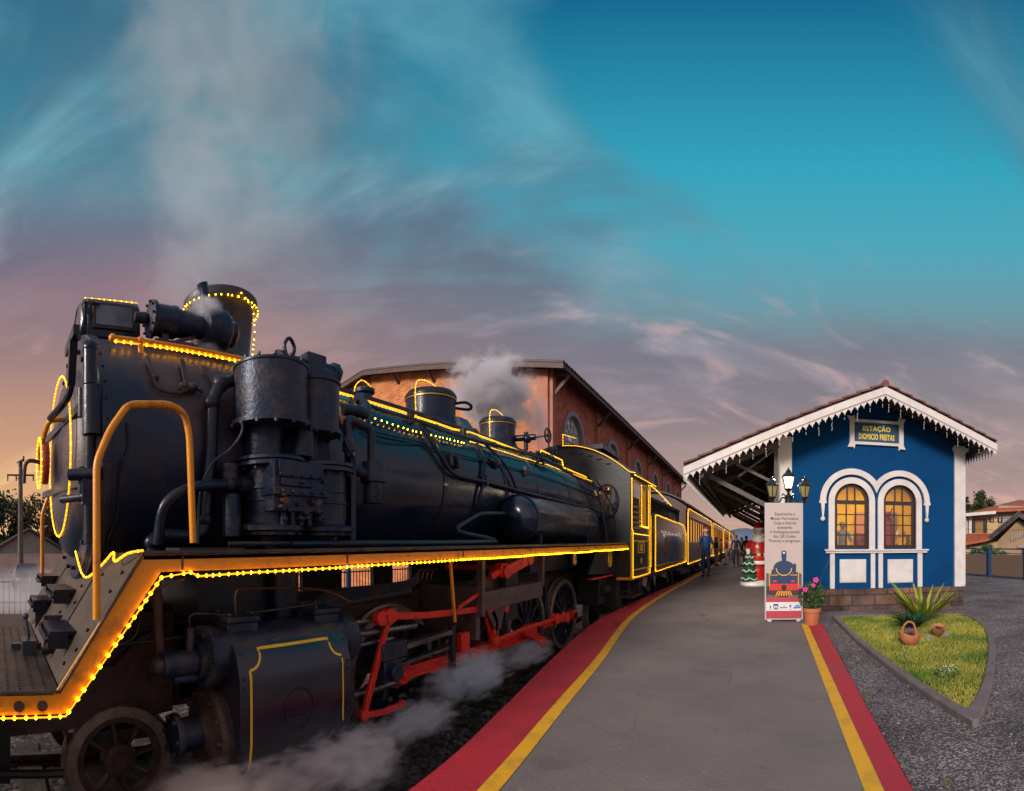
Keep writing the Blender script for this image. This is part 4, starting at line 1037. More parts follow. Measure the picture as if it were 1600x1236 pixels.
# hand rails
b = MB(); hp = [at(151, 968, X=-2.47), at(151, 722, X=-2.5), at(172, 672, X=-2.52), at(200, 632, X=-2.55), at(266, 632, X=-2.6), at(289, 646, X=-2.6), at(296, 680, X=-2.6), at(302, 848, X=-2.62)]
def rnd_path(P, d=.06):
    q = [P[0]]
    for a, c, e in zip(P, P[1:], P[2:]):
        l1 = min(d, (c-a).length*.45); l2 = min(d, (e-c).length*.45); s_ = c+(a-c).normalized()*l1; t_ = c+(e-c).normalized()*l2
        for k in range(5): u = k/4; q.append(s_*(1-u)**2+c*2*u*(1-u)+t_*u*u)
    q.append(P[-1]); return q
b.tube(rnd_path(hp, .05), .021, 12); hr_ = part('hand_rail', b, OR_)
b = MB(); hp2 = [Vector((-5.12, .50, .85)), Vector((-5.12, .50, 1.62)), Vector((-5.1, .62, 1.95)), Vector((-5.1, .9, 1.97)), Vector((-5.1, 1.05, 1.8)), Vector((-5.1, 1.08, 1.3))]
b.tube(rnd_path(hp2, .08), .021, 12); part('hand_rail', b, OR_)
b = MB(); b.tube(rnd_path([Vector((BX+.3, SY0-.05, BZ+.28)), Vector((BX+.3, SY0-.22, BZ+.28)), Vector((BX-.1, SY0-.26, BZ+.12)), Vector((BX-.1, SY0-.24, BZ-.1))], .08), .02, 10); b.build('grab_rail', OR_, door)
# boiler hand rail with rope lights
HX, HZ = -3.30, 2.69
SX, SZ = -3.21, 2.72
b = MB(); b.tube([(SX, .80, SZ), (SX, 2.02, SZ)], .020, 12); b.ball((SX, .80, SZ), .03, 10); b.cyl((SX, 1.0, SZ), (SX+.01, 1.0, SZ-.12), .02); b.ball((SX, 1.0, SZ), .032, 10); part('smokebox_hand_rail', b, OR_)
rope('rope_light', [(SX+.01, .82, SZ-.026), (SX+.01, 2.02, SZ-.03)], loco, .008, .0185, .05)
b = MB(); b.tube([(HX, 2.3, HZ+.02), (HX, 9.45, HZ+.02)], .019, 10)
for y in (3.0, 4.3, 5.6, 6.9, 8.2): b.cyl((HX, y, HZ+.02), (BX+.60, y, BZ+.62), .014, n=8); b.ball((HX, y, HZ+.02), .03, 10)
part('boiler_hand_rail', b, K)
ydm = 7.35
rope('rope_light', [(HX+.02, 2.45, HZ-.015), (HX+.03, 4.6, HZ-.04), (HX+.02, 5.0, HZ), (HX+.02, 7.0, HZ-.01)], loco, .017, .021, .05, wob=.006)
rope('rope_light', [(HX+.02, 7.0, HZ-.01), (HX+.01, 7.1, HZ+.14), (HX+.01, 8.0, HZ+.12), (HX+.01, 8.05, HZ-.0), (HX+.02, 9.3, HZ-.02)], loco, .014, .018, .05)
rope('rope_light', [onb(568, 648), onb(640, 672), onb(728, 693)], loco, .004, .010, .07, dark=True)
rope('rope_light', [onb(735, 690), onb(800, 710), onb(860, 728), onb(925, 752)], loco, .008, .011, .06, wob=.006)
# boiler pipe work
def pipe(name, pts, r, m=K, off=.03, smooth=5, n=8, **k):
    P = [onb(x, y, off) if not isinstance(x, Vector) else x for x, y in pts]
    b = MB(); b.tube(P, r, n, smooth=smooth); return part(name, b, m, **k)
pipe('boiler_pipe', [(556, 626), (600, 643), (640, 654), (700, 676), (760, 692), (844, 716), (900, 745), (955, 772)], .021, off=.10)
pipe('boiler_pipe', [(538, 657), (564, 663), (592, 676), (663, 692), (674, 700), (762, 721), (850, 745), (938, 778)], .010, off=.03)
pipe('boiler_cable', [(566, 672), (590, 688), (620, 692), (660, 694)], .006, off=.02)
pipe('sand_pipe', [(657, 663), (675, 690), (690, 715), (706, 738), (729, 747), (762, 754), (822, 770), (878, 784), (930, 797), (943, 812), (950, 850)], .023, off=.05)
pipe('sand_pipe', [(745, 693), (756, 714), (756, 745), (750, 775), (745, 800), (735, 822)], .022, off=.04)
pipe('sand_pipe', [(757, 693), (784, 720), (798, 742), (809, 770)], .018, off=.05)
b = MB(); b.tube([(-2.55, 1.8, 1.30), (-2.56, 4.3, 1.325), at(715, 830, X=-2.68), at(735, 812, X=-2.75), at(755, 803, X=-2.8), at(790, 803, X=-2.78)], .026, 10, smooth=5); part('air_pipe', b, K)
b = MB(); b.tube([(-2.56, 1.35, 1.30), (-2.56, 4.4, 1.325)], .016, 8); part('air_pipe', b, M['plate'])
b = MB(); b.tube([at(926, 752, X=-2.6), at(938, 782, X=-2.5), at(946, 830, X=-2.45), at(947, 848, X=-2.45)], .022, 8, smooth=4); b.tube([at(930, 748, X=-2.7), at(955, 790, X=-2.52), at(965, 850, X=-2.5)], .014, 8, smooth=4); part('cab_pipe', b, K)
for (x, y) in ((640, 652), (722, 677), (757, 750), (700, 718), (712, 722), (820, 735)):
    p = onb(x, y, .03); b = MB(); b.box(p.x-.02, p.x+.05, p.y-.025, p.y+.025, p.z-.07, p.z+.06); part('pipe_clip', b, K, bevel=.006)
b = MB(); p = onb(775, 723, .04); b.ball(p, .07, 10, sx=.7, sy=1.4); b.cyl(p, p+Vector((0, -.2, .02)), .02); part('check_valve', b, K)
b = MB(); p = onb(840, 713, .08)
rv = random.Random(2)
for k in range(9): b.bar(p+Vector((rv.uniform(-.1,.15), rv.uniform(-.35,.35), rv.uniform(-.05,.1))), p+Vector((rv.uniform(-.1,.2), rv.uniform(-.4,.4), rv.uniform(-.15,.05))), .035, .035)
part('injector_valve', b, K, bevel=.005)
# domes
def dome(cy, r, h, nm):
    b = MB(); b.lathe([(r+.16, BZ+BR-.10), (r+.06, BZ+BR-.02), (r+.01, BZ+BR+.08), (r, BZ+BR+.12), (r, BZ+BR+h-.10), (r+.015, BZ+BR+h-.095), (r+.015, BZ+BR+h-.06), (r-.02, BZ+BR+h-.015), (r-.10, BZ+BR+h), (0, BZ+BR+h+.01)], (BX, cy, 0), 'Z', 36)
    d = part(nm, b, IR if nm != 'sand_dome' else M['black'])
    MB().lathe([(r+.006, BZ+BR+h-.125), (r+.012, BZ+BR+h-.12), (r+.012, BZ+BR+h-.105), (r+.006, BZ+BR+h-.10)], (BX, cy, 0), 'Z', 36).build('lining', M['brass'], d)
    return d
d1 = dome(4.92, .325, .44, 'sand_dome'); d2 = dome(6.65, .285, .47, 'steam_dome')
b = MB(); b.tube([(BX+.2, 5.15, 3.14), (BX+.35, 5.2, 3.15), (BX+.38, 5.3, 3.12), (BX+.3, 5.36, 3.10), (BX+.15, 5.25, 3.12)], .02, 8, smooth=3); b.build('lid_handle', K, d1)
b = MB(); b.xz([(BX+.20, 2.70), (BX+.62, 2.62), (BX+.42, 2.90), (BX+.30, 2.92)], 4.95, 5.15); b.build('sand_box_bracket', K, d1)
b = MB(); b.lathe([(.10, 2.78), (.09, 2.96), (.12, 2.98), (.12, 3.02), (.05, 3.05), (0, 3.05)], (BX, 3.72, 0), 'Z', 20); part('clack_valve', b, IR)
b = MB(); b.lathe([(.16, 2.78), (.16, 2.98), (.12, 3.03), (0, 3.04)], (BX-.15, 6.05, 0), 'Z', 20); part('lubricator', b, IR)
v0 = Vector((BX+.25, 6.75, 2.98)); b = MB(); b.cyl(v0, v0+Vector((.35, .05, .0)), .05); b.cyl(v0+Vector((.2,.02,-.2)), v0+Vector((.2,.02,.08)), .035); b.ball(v0+Vector((.22,.02,-.02)), .075, 10); b.cyl(v0+Vector((.35,.05,0)), v0+Vector((.55,.08,.01)), .016)
b.tube([v0+Vector((.55+.008*0, .08+.11*cos(2*PI*k/16), .01+.11*sin(2*PI*k/16))) for k in range(16)], .014, 6, closed=True)
for k in range(4): b.cyl(v0+Vector((.55,.08,.01)), v0+Vector((.55,.08+.1*cos(k*PI/2),.01+.1*sin(k*PI/2))), .010, n=6)
b.ball(v0+Vector((.1,.1,-.28)), .09, 10)
part('globe_valve', b, K)
for cy_, r_ in ((4.92, .335), (6.65, .295), (3.72, .16)):
    zt = {4.92: 3.30, 6.65: 3.33, 3.72: 3.02}[cy_]
    rope('rope_light', [(BX+.05, cy_-r_-.02, 2.85), (BX+.05, cy_-r_-.03, zt-.03), (BX+.05, cy_-r_*.6, zt+.07), (BX+.05, cy_, zt+.06), (BX+.05, cy_+r_*.7, zt)], loco, .008, .012, .06, smooth=4)
for y, h in ((7.15, .30), (7.35, .34)):
    b = MB(); b.lathe([(.05, 2.80), (.06, 2.82+h*.5), (.085, 2.84+h*.55), (.085, 2.82+h), (.03, 2.84+h+.03), (0, 2.84+h+.04)], (BX+.12, y+1.3, 0), 'Z', 14); part('safety_valve', b, K)

# air pump pair ---------------------------------------------------
PX1, PY1, PX2, PY2 = -2.74, 1.77, -2.74, 2.15
def pump():
    b = MB(); Z = EYE
    b.lathe([(.0,2.085),(.275,2.085),(.275,2.115),(.250,2.12),(.250,2.47),(.258,2.475),(.258,2.49),(.22,2.505),(0,2.51)], (PX1, PY1, 0), 'Z', 40)
    b.bolts((PX1, PY1, 2.07), .268, 14, 'Z', .014, .02); b.bolts((PX1, PY1, 2.50), .235, 14, 'Z', .012, .018)
    cyl = b; return b
pm = part('air_pump', pump(), IR)
b = MB(); b.lathe([(.0,2.085),(.195,2.085),(.195,2.115),(.178,2.12),(.178,2.44),(.19,2.445),(.19,2.46),(0,2.47)], (PX2, PY2, 0), 'Z', 32); b.bolts((PX2, PY2, 2.07), .195, 10, 'Z', .013, .02)
b.build('small_pump_cylinder', IR, pm)
b = MB(); b.tube([(PX1+.05, PY1+.12, 2.50), (PX1+.05, PY1+.12, 2.55)], .05, 12)
b.tube([(PX1+.05, PY1+.12, 2.55), (PX1+.05, PY1+.09, 2.60), (PX1+.05, PY1+.08, 2.66), (PX1+.05, PY1+.12, 2.71), (PX1+.05, PY1+.16, 2.66), (PX1+.05, PY1+.15, 2.60), (PX1+.05, PY1+.12, 2.55)], .013, 8, smooth=4); b.build('lifting_eye', IR, pm)
b = MB(); b.box(PX2-.10, PX2+.12, PY2-.22, PY2+.12, 2.46, 2.54); b.cyl((PX2, PY2-.30, 2.55), (PX2, PY2+.20, 2.57), .065, n=12); b.cyl((PX2, PY2-.34, 2.55), (PX2, PY2-.28, 2.55), .085, n=8); b.cyl((PX2, PY2+.14, 2.57), (PX2, PY2+.21, 2.57), .085, n=6)
b.box(PX2-.07, PX2+.08, PY2-.12, PY2+.05, 2.54, 2.65); b.build('valve_chest', IR, pm, bevel=.008)
b = MB()   # middle frame
b.cyl((PX1-.05, PY1-.02, 2.09), (PX1-.05, PY1-.02, 1.90), .13, n=20); b.cyl((PX2-.02, PY2, 2.09), (PX2-.02, PY2, 1.90), .035, n=12); b.cyl((PX1+.10, PY1+.22, 2.09), (PX1+.06, PY1+.22, 1.92), .06, .09, n=12)
b.lathe([(.0,1.955),(.05,1.955),(.06,1.90),(.11,1.86),(0,1.86)], (PX2, PY2-.05, 0), 'Z', 14)
b.lathe([(.0,1.90),(.05,1.90),(.06,1.86),(0,1.86)], (PX2+.02, PY2+.14, 0), 'Z', 12)
b.bar((PX1-.2, PY1-.2, 1.86), (PX2-.1, PY2+.2, 1.86), .06, .5)
b.build('pump_frame', IR, pm)
for (cx, cy_, r_) in ((PX1+.0, PY1-.0, .225), (PX2+.02, PY2+.06, .215)):
    b = MB()
    b.lathe([(0,1.875),(r_,1.875),(r_+.01,1.87),(r_+.01,1.85),(r_-.01,1.845),(r_-.01,1.84),(r_+.012,1.835),(r_+.012,1.812),(r_-.02,1.805),(r_-.05,1.80),(r_-.05,1.44),(r_-.02,1.43),(r_+.01,1.42),(r_+.01,1.39),(r_-.03,1.38),(r_-.03,1.36),(.09,1.35),(.08,1.31),(.05,1.30),(.05,1.27),(0,1.27)], (cx, cy_, 0), 'Z', 30)
    b.bolts((cx, cy_, 1.80), r_-.015, 12, 'Z', .012, -.015); b.bolts((cx, cy_, 1.375), r_-.015, 12, 'Z', .012, -.015)
    for z in (1.58, 1.66): b.lathe([(r_-.05,z),(r_-.035,z+.003),(r_-.035,z+.012),(r_-.05,z+.015)], (cx, cy_, 0), 'Z', 30)
    b.build('air_cylinder', IR, pm)
b = MB(); x = PX1+.20
def yy_(px): return at(px, 800, X=x+.04).y
def zz_(py, y): 
    r = math.hypot(x, y); return EYE+(850-py)/750*r
ya, yb = yy_(428), yy_(506); zc_f = lambda py: zz_(py, (ya+yb)/2)
b.box(x-.10, x+.04, ya, yb, zc_f(800), zc_f(722))
b.box(x-.10, x+.06, ya+.03, yb-.04, zc_f(748), zc_f(724)); b.box(x-.10, x+.075, ya-.015, yb+.02, zc_f(776), zc_f(765)); b.box(x-.1, x+.06, ya+.05, yb-.10, zc_f(762), zc_f(750))
rv = random.Random(9)
for k in range(26):
    yk = rv.uniform(ya, yb); zk = rv.uniform(zc_f(812), zc_f(750)); b.box(x+.02, x+.05+rv.uniform(.01,.045), yk-.014, yk+.014, zk-.012, zk+.012)
for k in range(5):
    yk = ya+(yb-ya)*(.1+.2*k); b.cyl((x+.05, yk, zc_f(770.5)), (x+.095, yk, zc_f(770.5)), .013, n=6); b.cyl((x+.05, yk, zc_f(745)), (x+.075, yk, zc_f(745)), .010, n=6)
for k in range(4):
    yk = ya+(yb-ya)*(.25+.17*k); b.cyl((x, yk, zc_f(800)), (x, yk, zc_f(822)), .022, n=8)
b.build('valve_block', IR, pm, bevel=.004)
for yk in (ya+.06, yb-.08): MB().cyl((x+.04, yk, zc_f(783)), (x+.09, yk, zc_f(785)), .022, n=10).build('drain_cock', M['copper'], pm)
b = MB(); b.lathe([(.0,1.82),(.05,1.82),(.055,1.78),(.05,1.77),(.055,1.74),(.05,1.70),(.055,1.66),(0,1.65)], (PX1-.02, PY1-.30, 0), 'Z', 14); b.cyl((PX1, PY1-.30, 1.35), (PX1, PY1-.30, 1.62), .06, n=12)
b.tube([(PX1+.10, PY1-.28, 2.07), (PX1+.09, PY1-.28, 2.0), (PX1+.05, PY1-.34, 1.90), (PX1, PY1-.45, 1.80), (PX1-.02, PY1-.52, 1.6), (PX1-.02, PY1-.53, 1.3)], .010, 6, smooth=4)
b.tube([(PX2+.12, PY2+.18, 2.08), (PX2+.14, PY2+.2, 2.0), (PX2+.14, PY2+.26, 1.92), (PX2+.12, PY2+.26, 1.82)], .012, 6, smooth=4)
b.build('oil_pipe', IR, pm)
# steam pipe and water pipe beside the smokebox
X2 = -2.86
b = MB(); P = [at(372, 592, X=-2.9), at(345, 600, X=X2), at(333, 622, X=X2), at(330, 700, X=X2), at(322, 800, X=X2), at(320, 828, X=X2), at(306, 838, X=X2), at(262, 836, X=X2), at(243, 838, X=X2), at(238, 850, X=X2), at(238, 862, X=X2)]
b.tube(rnd_path(P, .07), .043, 14)
for q in (at(331, 630, X=X2), at(321, 812, X=X2), at(345, 600, X=X2), at(238, 848, X=X2)): b.ball(q, .058, 12)
part('steam_pipe', b, K)
b = MB(); P = [at(382, 756, X=-2.75), at(345, 757, X=-2.72), at(300, 760, X=-2.70), at(270, 775, X=-2.72), at(253, 795, X=-2.75), at(247, 850, X=-2.8)]
b.tube(rnd_path(P, .12), .036, 12); b.ball(at(360, 757, X=-2.73), .05, 10); b.cyl(at(372, 757, X=-2.74), at(388, 757, X=-2.74), .06, n=14); part('water_pipe', b, K)
# strainer and elbow pipes behind the pump
b = MB(); sc = at(583, 760, X=-2.70); zt, zb_ = at(583, 722, X=-2.70).z, at(583, 787, X=-2.70).z
b.lathe([(0, zb_), (.075, zb_), (.08, zb_+.01), (.08, zb_+.16), (.105, zb_+.17), (.105, zt-.06), (.09, zt), (0, zt+.01)], (sc.x, sc.y, 0), 'Z', 26)
b.tube(rnd_path([Vector((sc.x, sc.y-.02, zt)), Vector((sc.x, sc.y-.02, zt+.26)), Vector((sc.x-.05, sc.y-.24, zt+.32)), Vector((sc.x, sc.y-.26, zt+.0)), Vector((sc.x, sc.y-.26, zt-.12))], .06), .034, 12)
b.cyl((sc.x, sc.y-.26, zt+.05), (sc.x, sc.y-.26, zt+.12), .05); b.cyl((sc.x, sc.y-.28, zt-.06), (sc.x, sc.y-.1, zt-.10), .045)
part('dirt_strainer', b, IR)
b = MB(); b.box(-2.66, -2.60, at(549, 800, X=-2.6).y, at(556, 800, X=-2.6).y, rbz(3), 1.95); part('stay_post', b, K)
b = MB(); b.tube(rnd_path([at(536, 640, X=-3.0), at(560, 642, X=-2.95), at(572, 648, X=-2.95), at(572, 636, X=-3.0), at(560, 622, X=-3.15)], .08), .05, 12); part('elbow_pipe', b, IR)
# air reservoir
TX, TZ, TY0, TY1, TR = -2.76, 1.62, 5.25, 7.6, .29
b = MB(); b.lathe([(0, TY0-.14), (.10, TY0-.135), (.19, TY0-.11), (.25, TY0-.06), (TR-.012, TY0), (TR, TY0+.01), (TR, TY1), (.25, TY1+.06), (.12, TY1+.12), (0, TY1+.13)], (TX, 0, TZ), 'Y', 48)
tk = part('air_reservoir', b, BO, sharp=50)
b = MB(); b.lathe([(TR+.001, TY0-.005), (TR+.007, TY0), (TR+.007, TY0+.035), (TR+.001, TY0+.04)], (TX, 0, TZ), 'Y', 48); b.lathe([(TR+.001, TY1-.04), (TR+.007, TY1-.035), (TR+.007, TY1), (TR+.001, TY1+.005)], (TX, 0, TZ), 'Y', 48)
b.cyl((TX-.02, TY0-.22, TZ+.02), (TX-.02, TY0-.10, TZ+.02), .045, n=10); b.build('tank_band', K, tk)
b = MB(); b.box(TX-.2, TX+.2, TY0+.25, TY0+.31, rbz(5), TZ-.2); b.box(TX-.2, TX+.2, TY1-.31, TY1-.25, rbz(7), TZ-.2); b.build('saddle', K, tk)
# washout plugs and oil filler near firebox
b = MB(); p = at(924, 808, X=-2.5); b.lathe([(.0,0),(.09,0),(.09,.03),(.06,.035),(.05,.02),(0,.02)], (p.x-.3, p.y+.3, p.z), 'X', 20); part('washout_door', b, RU)

# cab -------------------------------------------------------------
CX0, CX1, CY0, CY1 = -2.40, -5.30, 9.50, 11.35
CZB, CZE, CZT = .62, 2.74, 3.36
def arch_top(x, o=0): u = (x-BX)/1.45; return CZT-(CZT-CZE)*u*u*1.0+o
ct = [(x, arch_top(x)) for x in [CX0+(CX1-CX0)*k/20 for k in range(21)]]
fw_loops = [[(CX0, CZB)]+ct+[(CX1, CZB)]]
wc = (-2.90, 2.18, .23, .33)
fw_loops.append([(wc[0]+wc[2]*cos(2*PI*k/28), wc[1]+wc[3]*sin(2*PI*k/28)) for k in range(28)])
fw_loops.append([(2*BX-wc[0]+wc[2]*cos(2*PI*k/28), wc[1]+wc[3]*sin(2*PI*k/28)) for k in range(28)])
cf = solid2d('cab_front', fw_loops, .03, f3(CY0), mat('cab_sheet', (.010,.011,.015), .35, .1, (.045,.035,.028), 2.5, .42, .7, .1, 20, rvar=.2), loco)
b = MB(); b.tube([(wc[0]+(wc[2]+.01)*cos(2*PI*k/28), CY0-.03, wc[1]+(wc[3]+.01)*sin(2*PI*k/28)) for k in range(28)], .022, 8, closed=True)
wf_ = b.build('window_frame', K, cf)
MB().xz([(wc[0]+wc[2]*cos(2*PI*k/28), wc[1]+wc[3]*sin(2*PI*k/28)) for k in range(28)], CY0-.012, CY0-.006).build('glass', GLS, cf)
b = MB(); b.cyl((BX+.75, CY0-.02, 2.30), (BX+.75, CY0-.30, 2.30), .09, n=14); part('cab_whistle_valve', b, M['brass'])
# warm lamp inside the cab and the wall behind
solid2d('cab_rear_wall', [[(CX0-.05, CZB)]+[(x, z-.04) for x, z in ct[1:-1]]+[(CX1+.05, CZB)], [(-3.3, 1.9), (-2.86, 1.9), (-2.86, 2.62), (-3.3, 2.75)], [(-4.2, 1.9), (-3.6, 1.9), (-3.6, 2.95), (-4.2, 2.95)]], .04, f3(CY1-.9), mat('cab_inner_paint', (.55,.30,.04), .6, 0, (.25,.12,.02), 6), loco)
b = MB()
for x_ in (-3.2, -3.05, -2.95): b.cyl((x_, CY0+.35, 1.6), (x_+.03, CY0+.35, 2.5), .018)
b.ball((-3.0, CY0+.35, 2.42), .07, 12); b.box(-3.35, -2.8, CY0+.3, CY0+.34, 1.85, 2.0); b.build('cab_fittings', M['brass'], loco)
b = MB(); b.ball((BX+.9, CY0+.5, 2.85), .05, 10); b.build('cab_lamp', mat('cab_lamp_bulb', (1,.62,.18), .5, emit=60), loco)
# cab side: lower panel, window opening, white tablet
SD = mat('cab_side_black', (.014,.015,.02), .25, 0, (.03,.028,.03), 3, coat=.4)
yA, yB, yC = CY0, 10.32, CY1
lp = [(CY0, CZB), (CY1, CZB), (CY1, CZE+.02), (CY0, CZE)]
win = [(10.45, 1.72), (11.12, 1.72), (11.12, 2.56), (10.45, 2.56)]
cs = solid2d('cab_side', [lp, win], .03, s3(CX0-.015), SD, loco)
s0 = lambda X: (lambda u, v, w: (X+w, u, v))
MB().box(CX0-.05, CX0-.03, 10.4, 11.2, 1.7, 2.6).build('glowing_window_sheet', mat('amber_cab_glow', (.55,.26,.03), .5, emit=.25), cs)  # amber glow of the cab window put in as an emitting sheet
MB().box(CX0, CX0+.012, 9.72, 10.30, 2.28, 2.60).build('white_tablet', M['white'], cs)
MB().box(CX0, CX0+.006, 9.60, 11.25, 1.86, 2.70).build('cream_panel', mat('cream_cab_panel', (.55,.40,.14), .5), cs) if False else None
FRM = mat('pale_louvre', (.22,.18,.14), .5)
b = MB()
for k in range(5): b.box(CX0, CX0+.025, 9.68, 10.35, 1.62+k*.11, 1.66+k*.11)
b.build('louvre', FRM, cs)
def frame2(name, ya, yb, za, zb, X, t, m, par): solid2d(name, [[(ya, za), (yb, za), (yb, zb), (ya, zb)], [(ya+t, za+t), (yb-t, za+t), (yb-t, zb-t), (ya+t, zb-t)]], .01, s3(X), m, par)
frame2('lining', 9.68, 11.2, .74, 1.38, CX0+.008, .025, M['yellowline'], cs)
frame2('number_plate', 10.15, 10.75, 1.10, 1.34, CX0+.010, .02, M['yellowline'], cs)
letters('number_plate_figures', '205', .20, lambda u, v, w: (CX0+.012+w, 10.45+u, 1.15+v), M['yellowline'], cs, bold=.004)
b = MB(); b.lathe([(0,0),(.06,.0),(.07,.008),(0,.012)], (CX0+.001, 10.45, .93), 'X', 16); b.build('emblem_or_reflection', M['yellowline'], cs)
b = MB(); b.box(CX0-.30, CX0+.02, CY0-.02, CY1, CZB-.06, CZB); b.build('cab_sill', OR_, cs)
part('cab_far_side', MB().box(CX1, CX1+.03, CY0, CY1, CZB, CZE), SD)
# roof
b = MB(); n = 24; vs = []
for k in range(n+1):
    x = CX0+.10+(CX1-CX0-.20)*k/n
    for (y, o) in ((CY0-.08, .0), (CY1+.35, .0), (CY1+.35, .045), (CY0-.08, .045)): vs.append((x, y, arch_top(min(max(x, CX1), CX0), o+.005)-(.04 if k in (0, n) else 0)))
b.add(vs, [(4*k+i, 4*k+(i+1) % 4, 4*k+4+(i+1) % 4, 4*k+4+i) for k in range(n) for i in range(4)]+[(0,1,2,3), (4*n, 4*n+3, 4*n+2, 4*n+1)])
rf2 = part('cab_roof', b, K)
b = MB(); b.box(BX-.55, BX+.75, CY0+.35, CY1-.1, 3.35, 3.47); b.build('roof_vent', K, rf2, bevel=.01)
b = MB()
for k in range(5): b.box(BX+.12+k*.20, BX+.24+k*.20, CY0-.018, CY0-.0155, arch_top(BX+.18+k*.2)-.14, arch_top(BX+.18+k*.2)-.11)
b.build('vent_slot', mat('slot_black', (.002,.002,.002), .8), cf)
# rope lights on the cab
CL = CX0+.02
rope('rope_light', [(x, CY0-.10, arch_top(x)+.02) for x in [BX+.0+(CX0-BX)*k/10 for k in range(11)]]+[(CX0+.11, CY0-.1, CZE)], loco, .011, .014, .06)
rope('rope_light', [(BX+.0, CY0-.1, arch_top(BX)+.02), (BX+.0, CY0-.1, arch_top(BX)+.26), (BX+.3, CY0-.1, arch_top(BX)+.15)], loco, .011, .014, .06)
rope('rope_light', [(CX0+.11, CY0-.05, CZE-.04), (CX0+.11, CY1+.3, CZE-.02)], loco, .014, .017, .06)
rope('rope_light', [(CL, CY0+.02, CZE-.1), (CL, CY0+.02, 1.62), (CL, CY0+.12, 1.58), (CL, CY0+.12, .60), (CL, CY1-.02, .60), (CL, CY1-.02, CZE-.06)], loco, .014, .017, .06, wob=.008)
rope('rope_light', [(CL, 10.42, 2.60), (CL, 10.42, 1.70), (CL, 11.15, 1.68), (CL, 11.15, 2.58)], loco, .013, .016, .06)
rope('rope_light', [(CL, CY0+.15, 1.52), (CL, CY1-.1, 1.50)], loco, .011, .015, .06)
b = MB(); b.box(-2.72, -2.42, 9.75, 10.75, .16, .20); b.bar((-2.5, 9.8, .2), (-2.5, 9.7, .62), .03, .03); b.bar((-2.5, 10.7, .2), (-2.5, 10.8, .62), .03, .03); part('cab_step', b, M['plate'])
b = MB(); p = at(910, 880, X=-2.9); b.yz([(7.75, .78), (9.35, .70), (9.35, 1.22), (8.2, 1.22)], -2.75, -2.70); part('ash_pan', b, K)
b = MB(); b.tube([(-2.69, 8.98+.10*cos(2*PI*k/20), 1.0+.14*sin(2*PI*k/20)) for k in range(20)], .016, 6, closed=True); b.box(-2.70, -2.685, 8.95, 9.0, .94, 1.06); part('maker_badge', b, M['yellowline'])
b = MB(); b.box(-2.80, -2.72, 8.0, 9.3, .66, .69); part('ash_pan_edge', b, RR)

# ---- frames, wheels, motion ------------------------------------
b = MB(); b.box(-3.50, -3.46, .35, 9.4, .05, .78)
b.box(-4.26, -4.22, .35, 9.4, .05, .78)
b.yz([(.05, .42), (.85, .42), (1.05, .62), (1.3, .7), (1.3, .05), (.1, -.05), (-.4, .1), (-.6, .42)], -3.40, -3.36)
b.box(-3.46, -4.22, 1.4, 1.9, .1, 1.1); b.box(-3.46, -4.22, 5.9, 6.1, .1, .9)
part('main_frame', b, RU)
for ya_, yb__ in ((2.1, 2.81), (3.10, 3.66), (4.18, 4.52), (4.9, 6.35)):
    MB().box(-4.22, -4.16, ya_, yb__, .79, 1.2).build('dark_filler_plate', DK, loco)  # plates added to keep the gap under the boiler dark
b = MB()
for (y, z) in ((.15,.3),(.3,.33),(.15,.1),(.45,.2),(.55,.36),(.7,.25),(.3,.05),(.75,.1),(.95,.4),(1.1,.3),(1.1,.12)): b.ball((-3.355, y, z), .016, 8)
part('frame_rivets', b, RU)
b = MB(); b.box(-3.0, -4.7, 1.35, 2.1, .55, 1.15); b.cyl((-2.98, 2.02, .70), (-2.98, 2.02, 1.22), .13, n=24); part('smokebox_saddle', b, K)
b = MB(); b.tube([at(243, 893, X=-2.85), at(246, 960, X=-2.85), at(250, 1030, X=-2.85)], .035, 12); b.cyl(at(244, 930, X=-2.85), at(244, 938, X=-2.85), .045, n=12); part('drain_pipe', b, RU)
b = MB(); b.tube([at(212, 920, X=-3.1), at(214, 960, X=-3.1), at(218, 972, X=-3.1), at(205, 1000, X=-3.1), at(160, 1010, X=-3.1)], .014, 8, smooth=3); b.tube([(-3.2, .55, .72), (-3.2, 1.4, .74)], .012, 8)
b.tube([(-3.1, .3, .60), (-3.1, 1.5, .66)], .018, 8); part('brake_pipe', b, K)
b = MB(); b.tube([(RBX-.02, 1.02, 1.10), (RBX-.35, .72, .96)], .008, 6); part('stay_rod', b, M['copper'])
b = MB()
b.box(-3.2, -3.6, -.1, .1, -.3, .4); b.box(-2.46, -4.9, -.55, -.45, -.2, .43)
part('buffer_frame', b, DK)
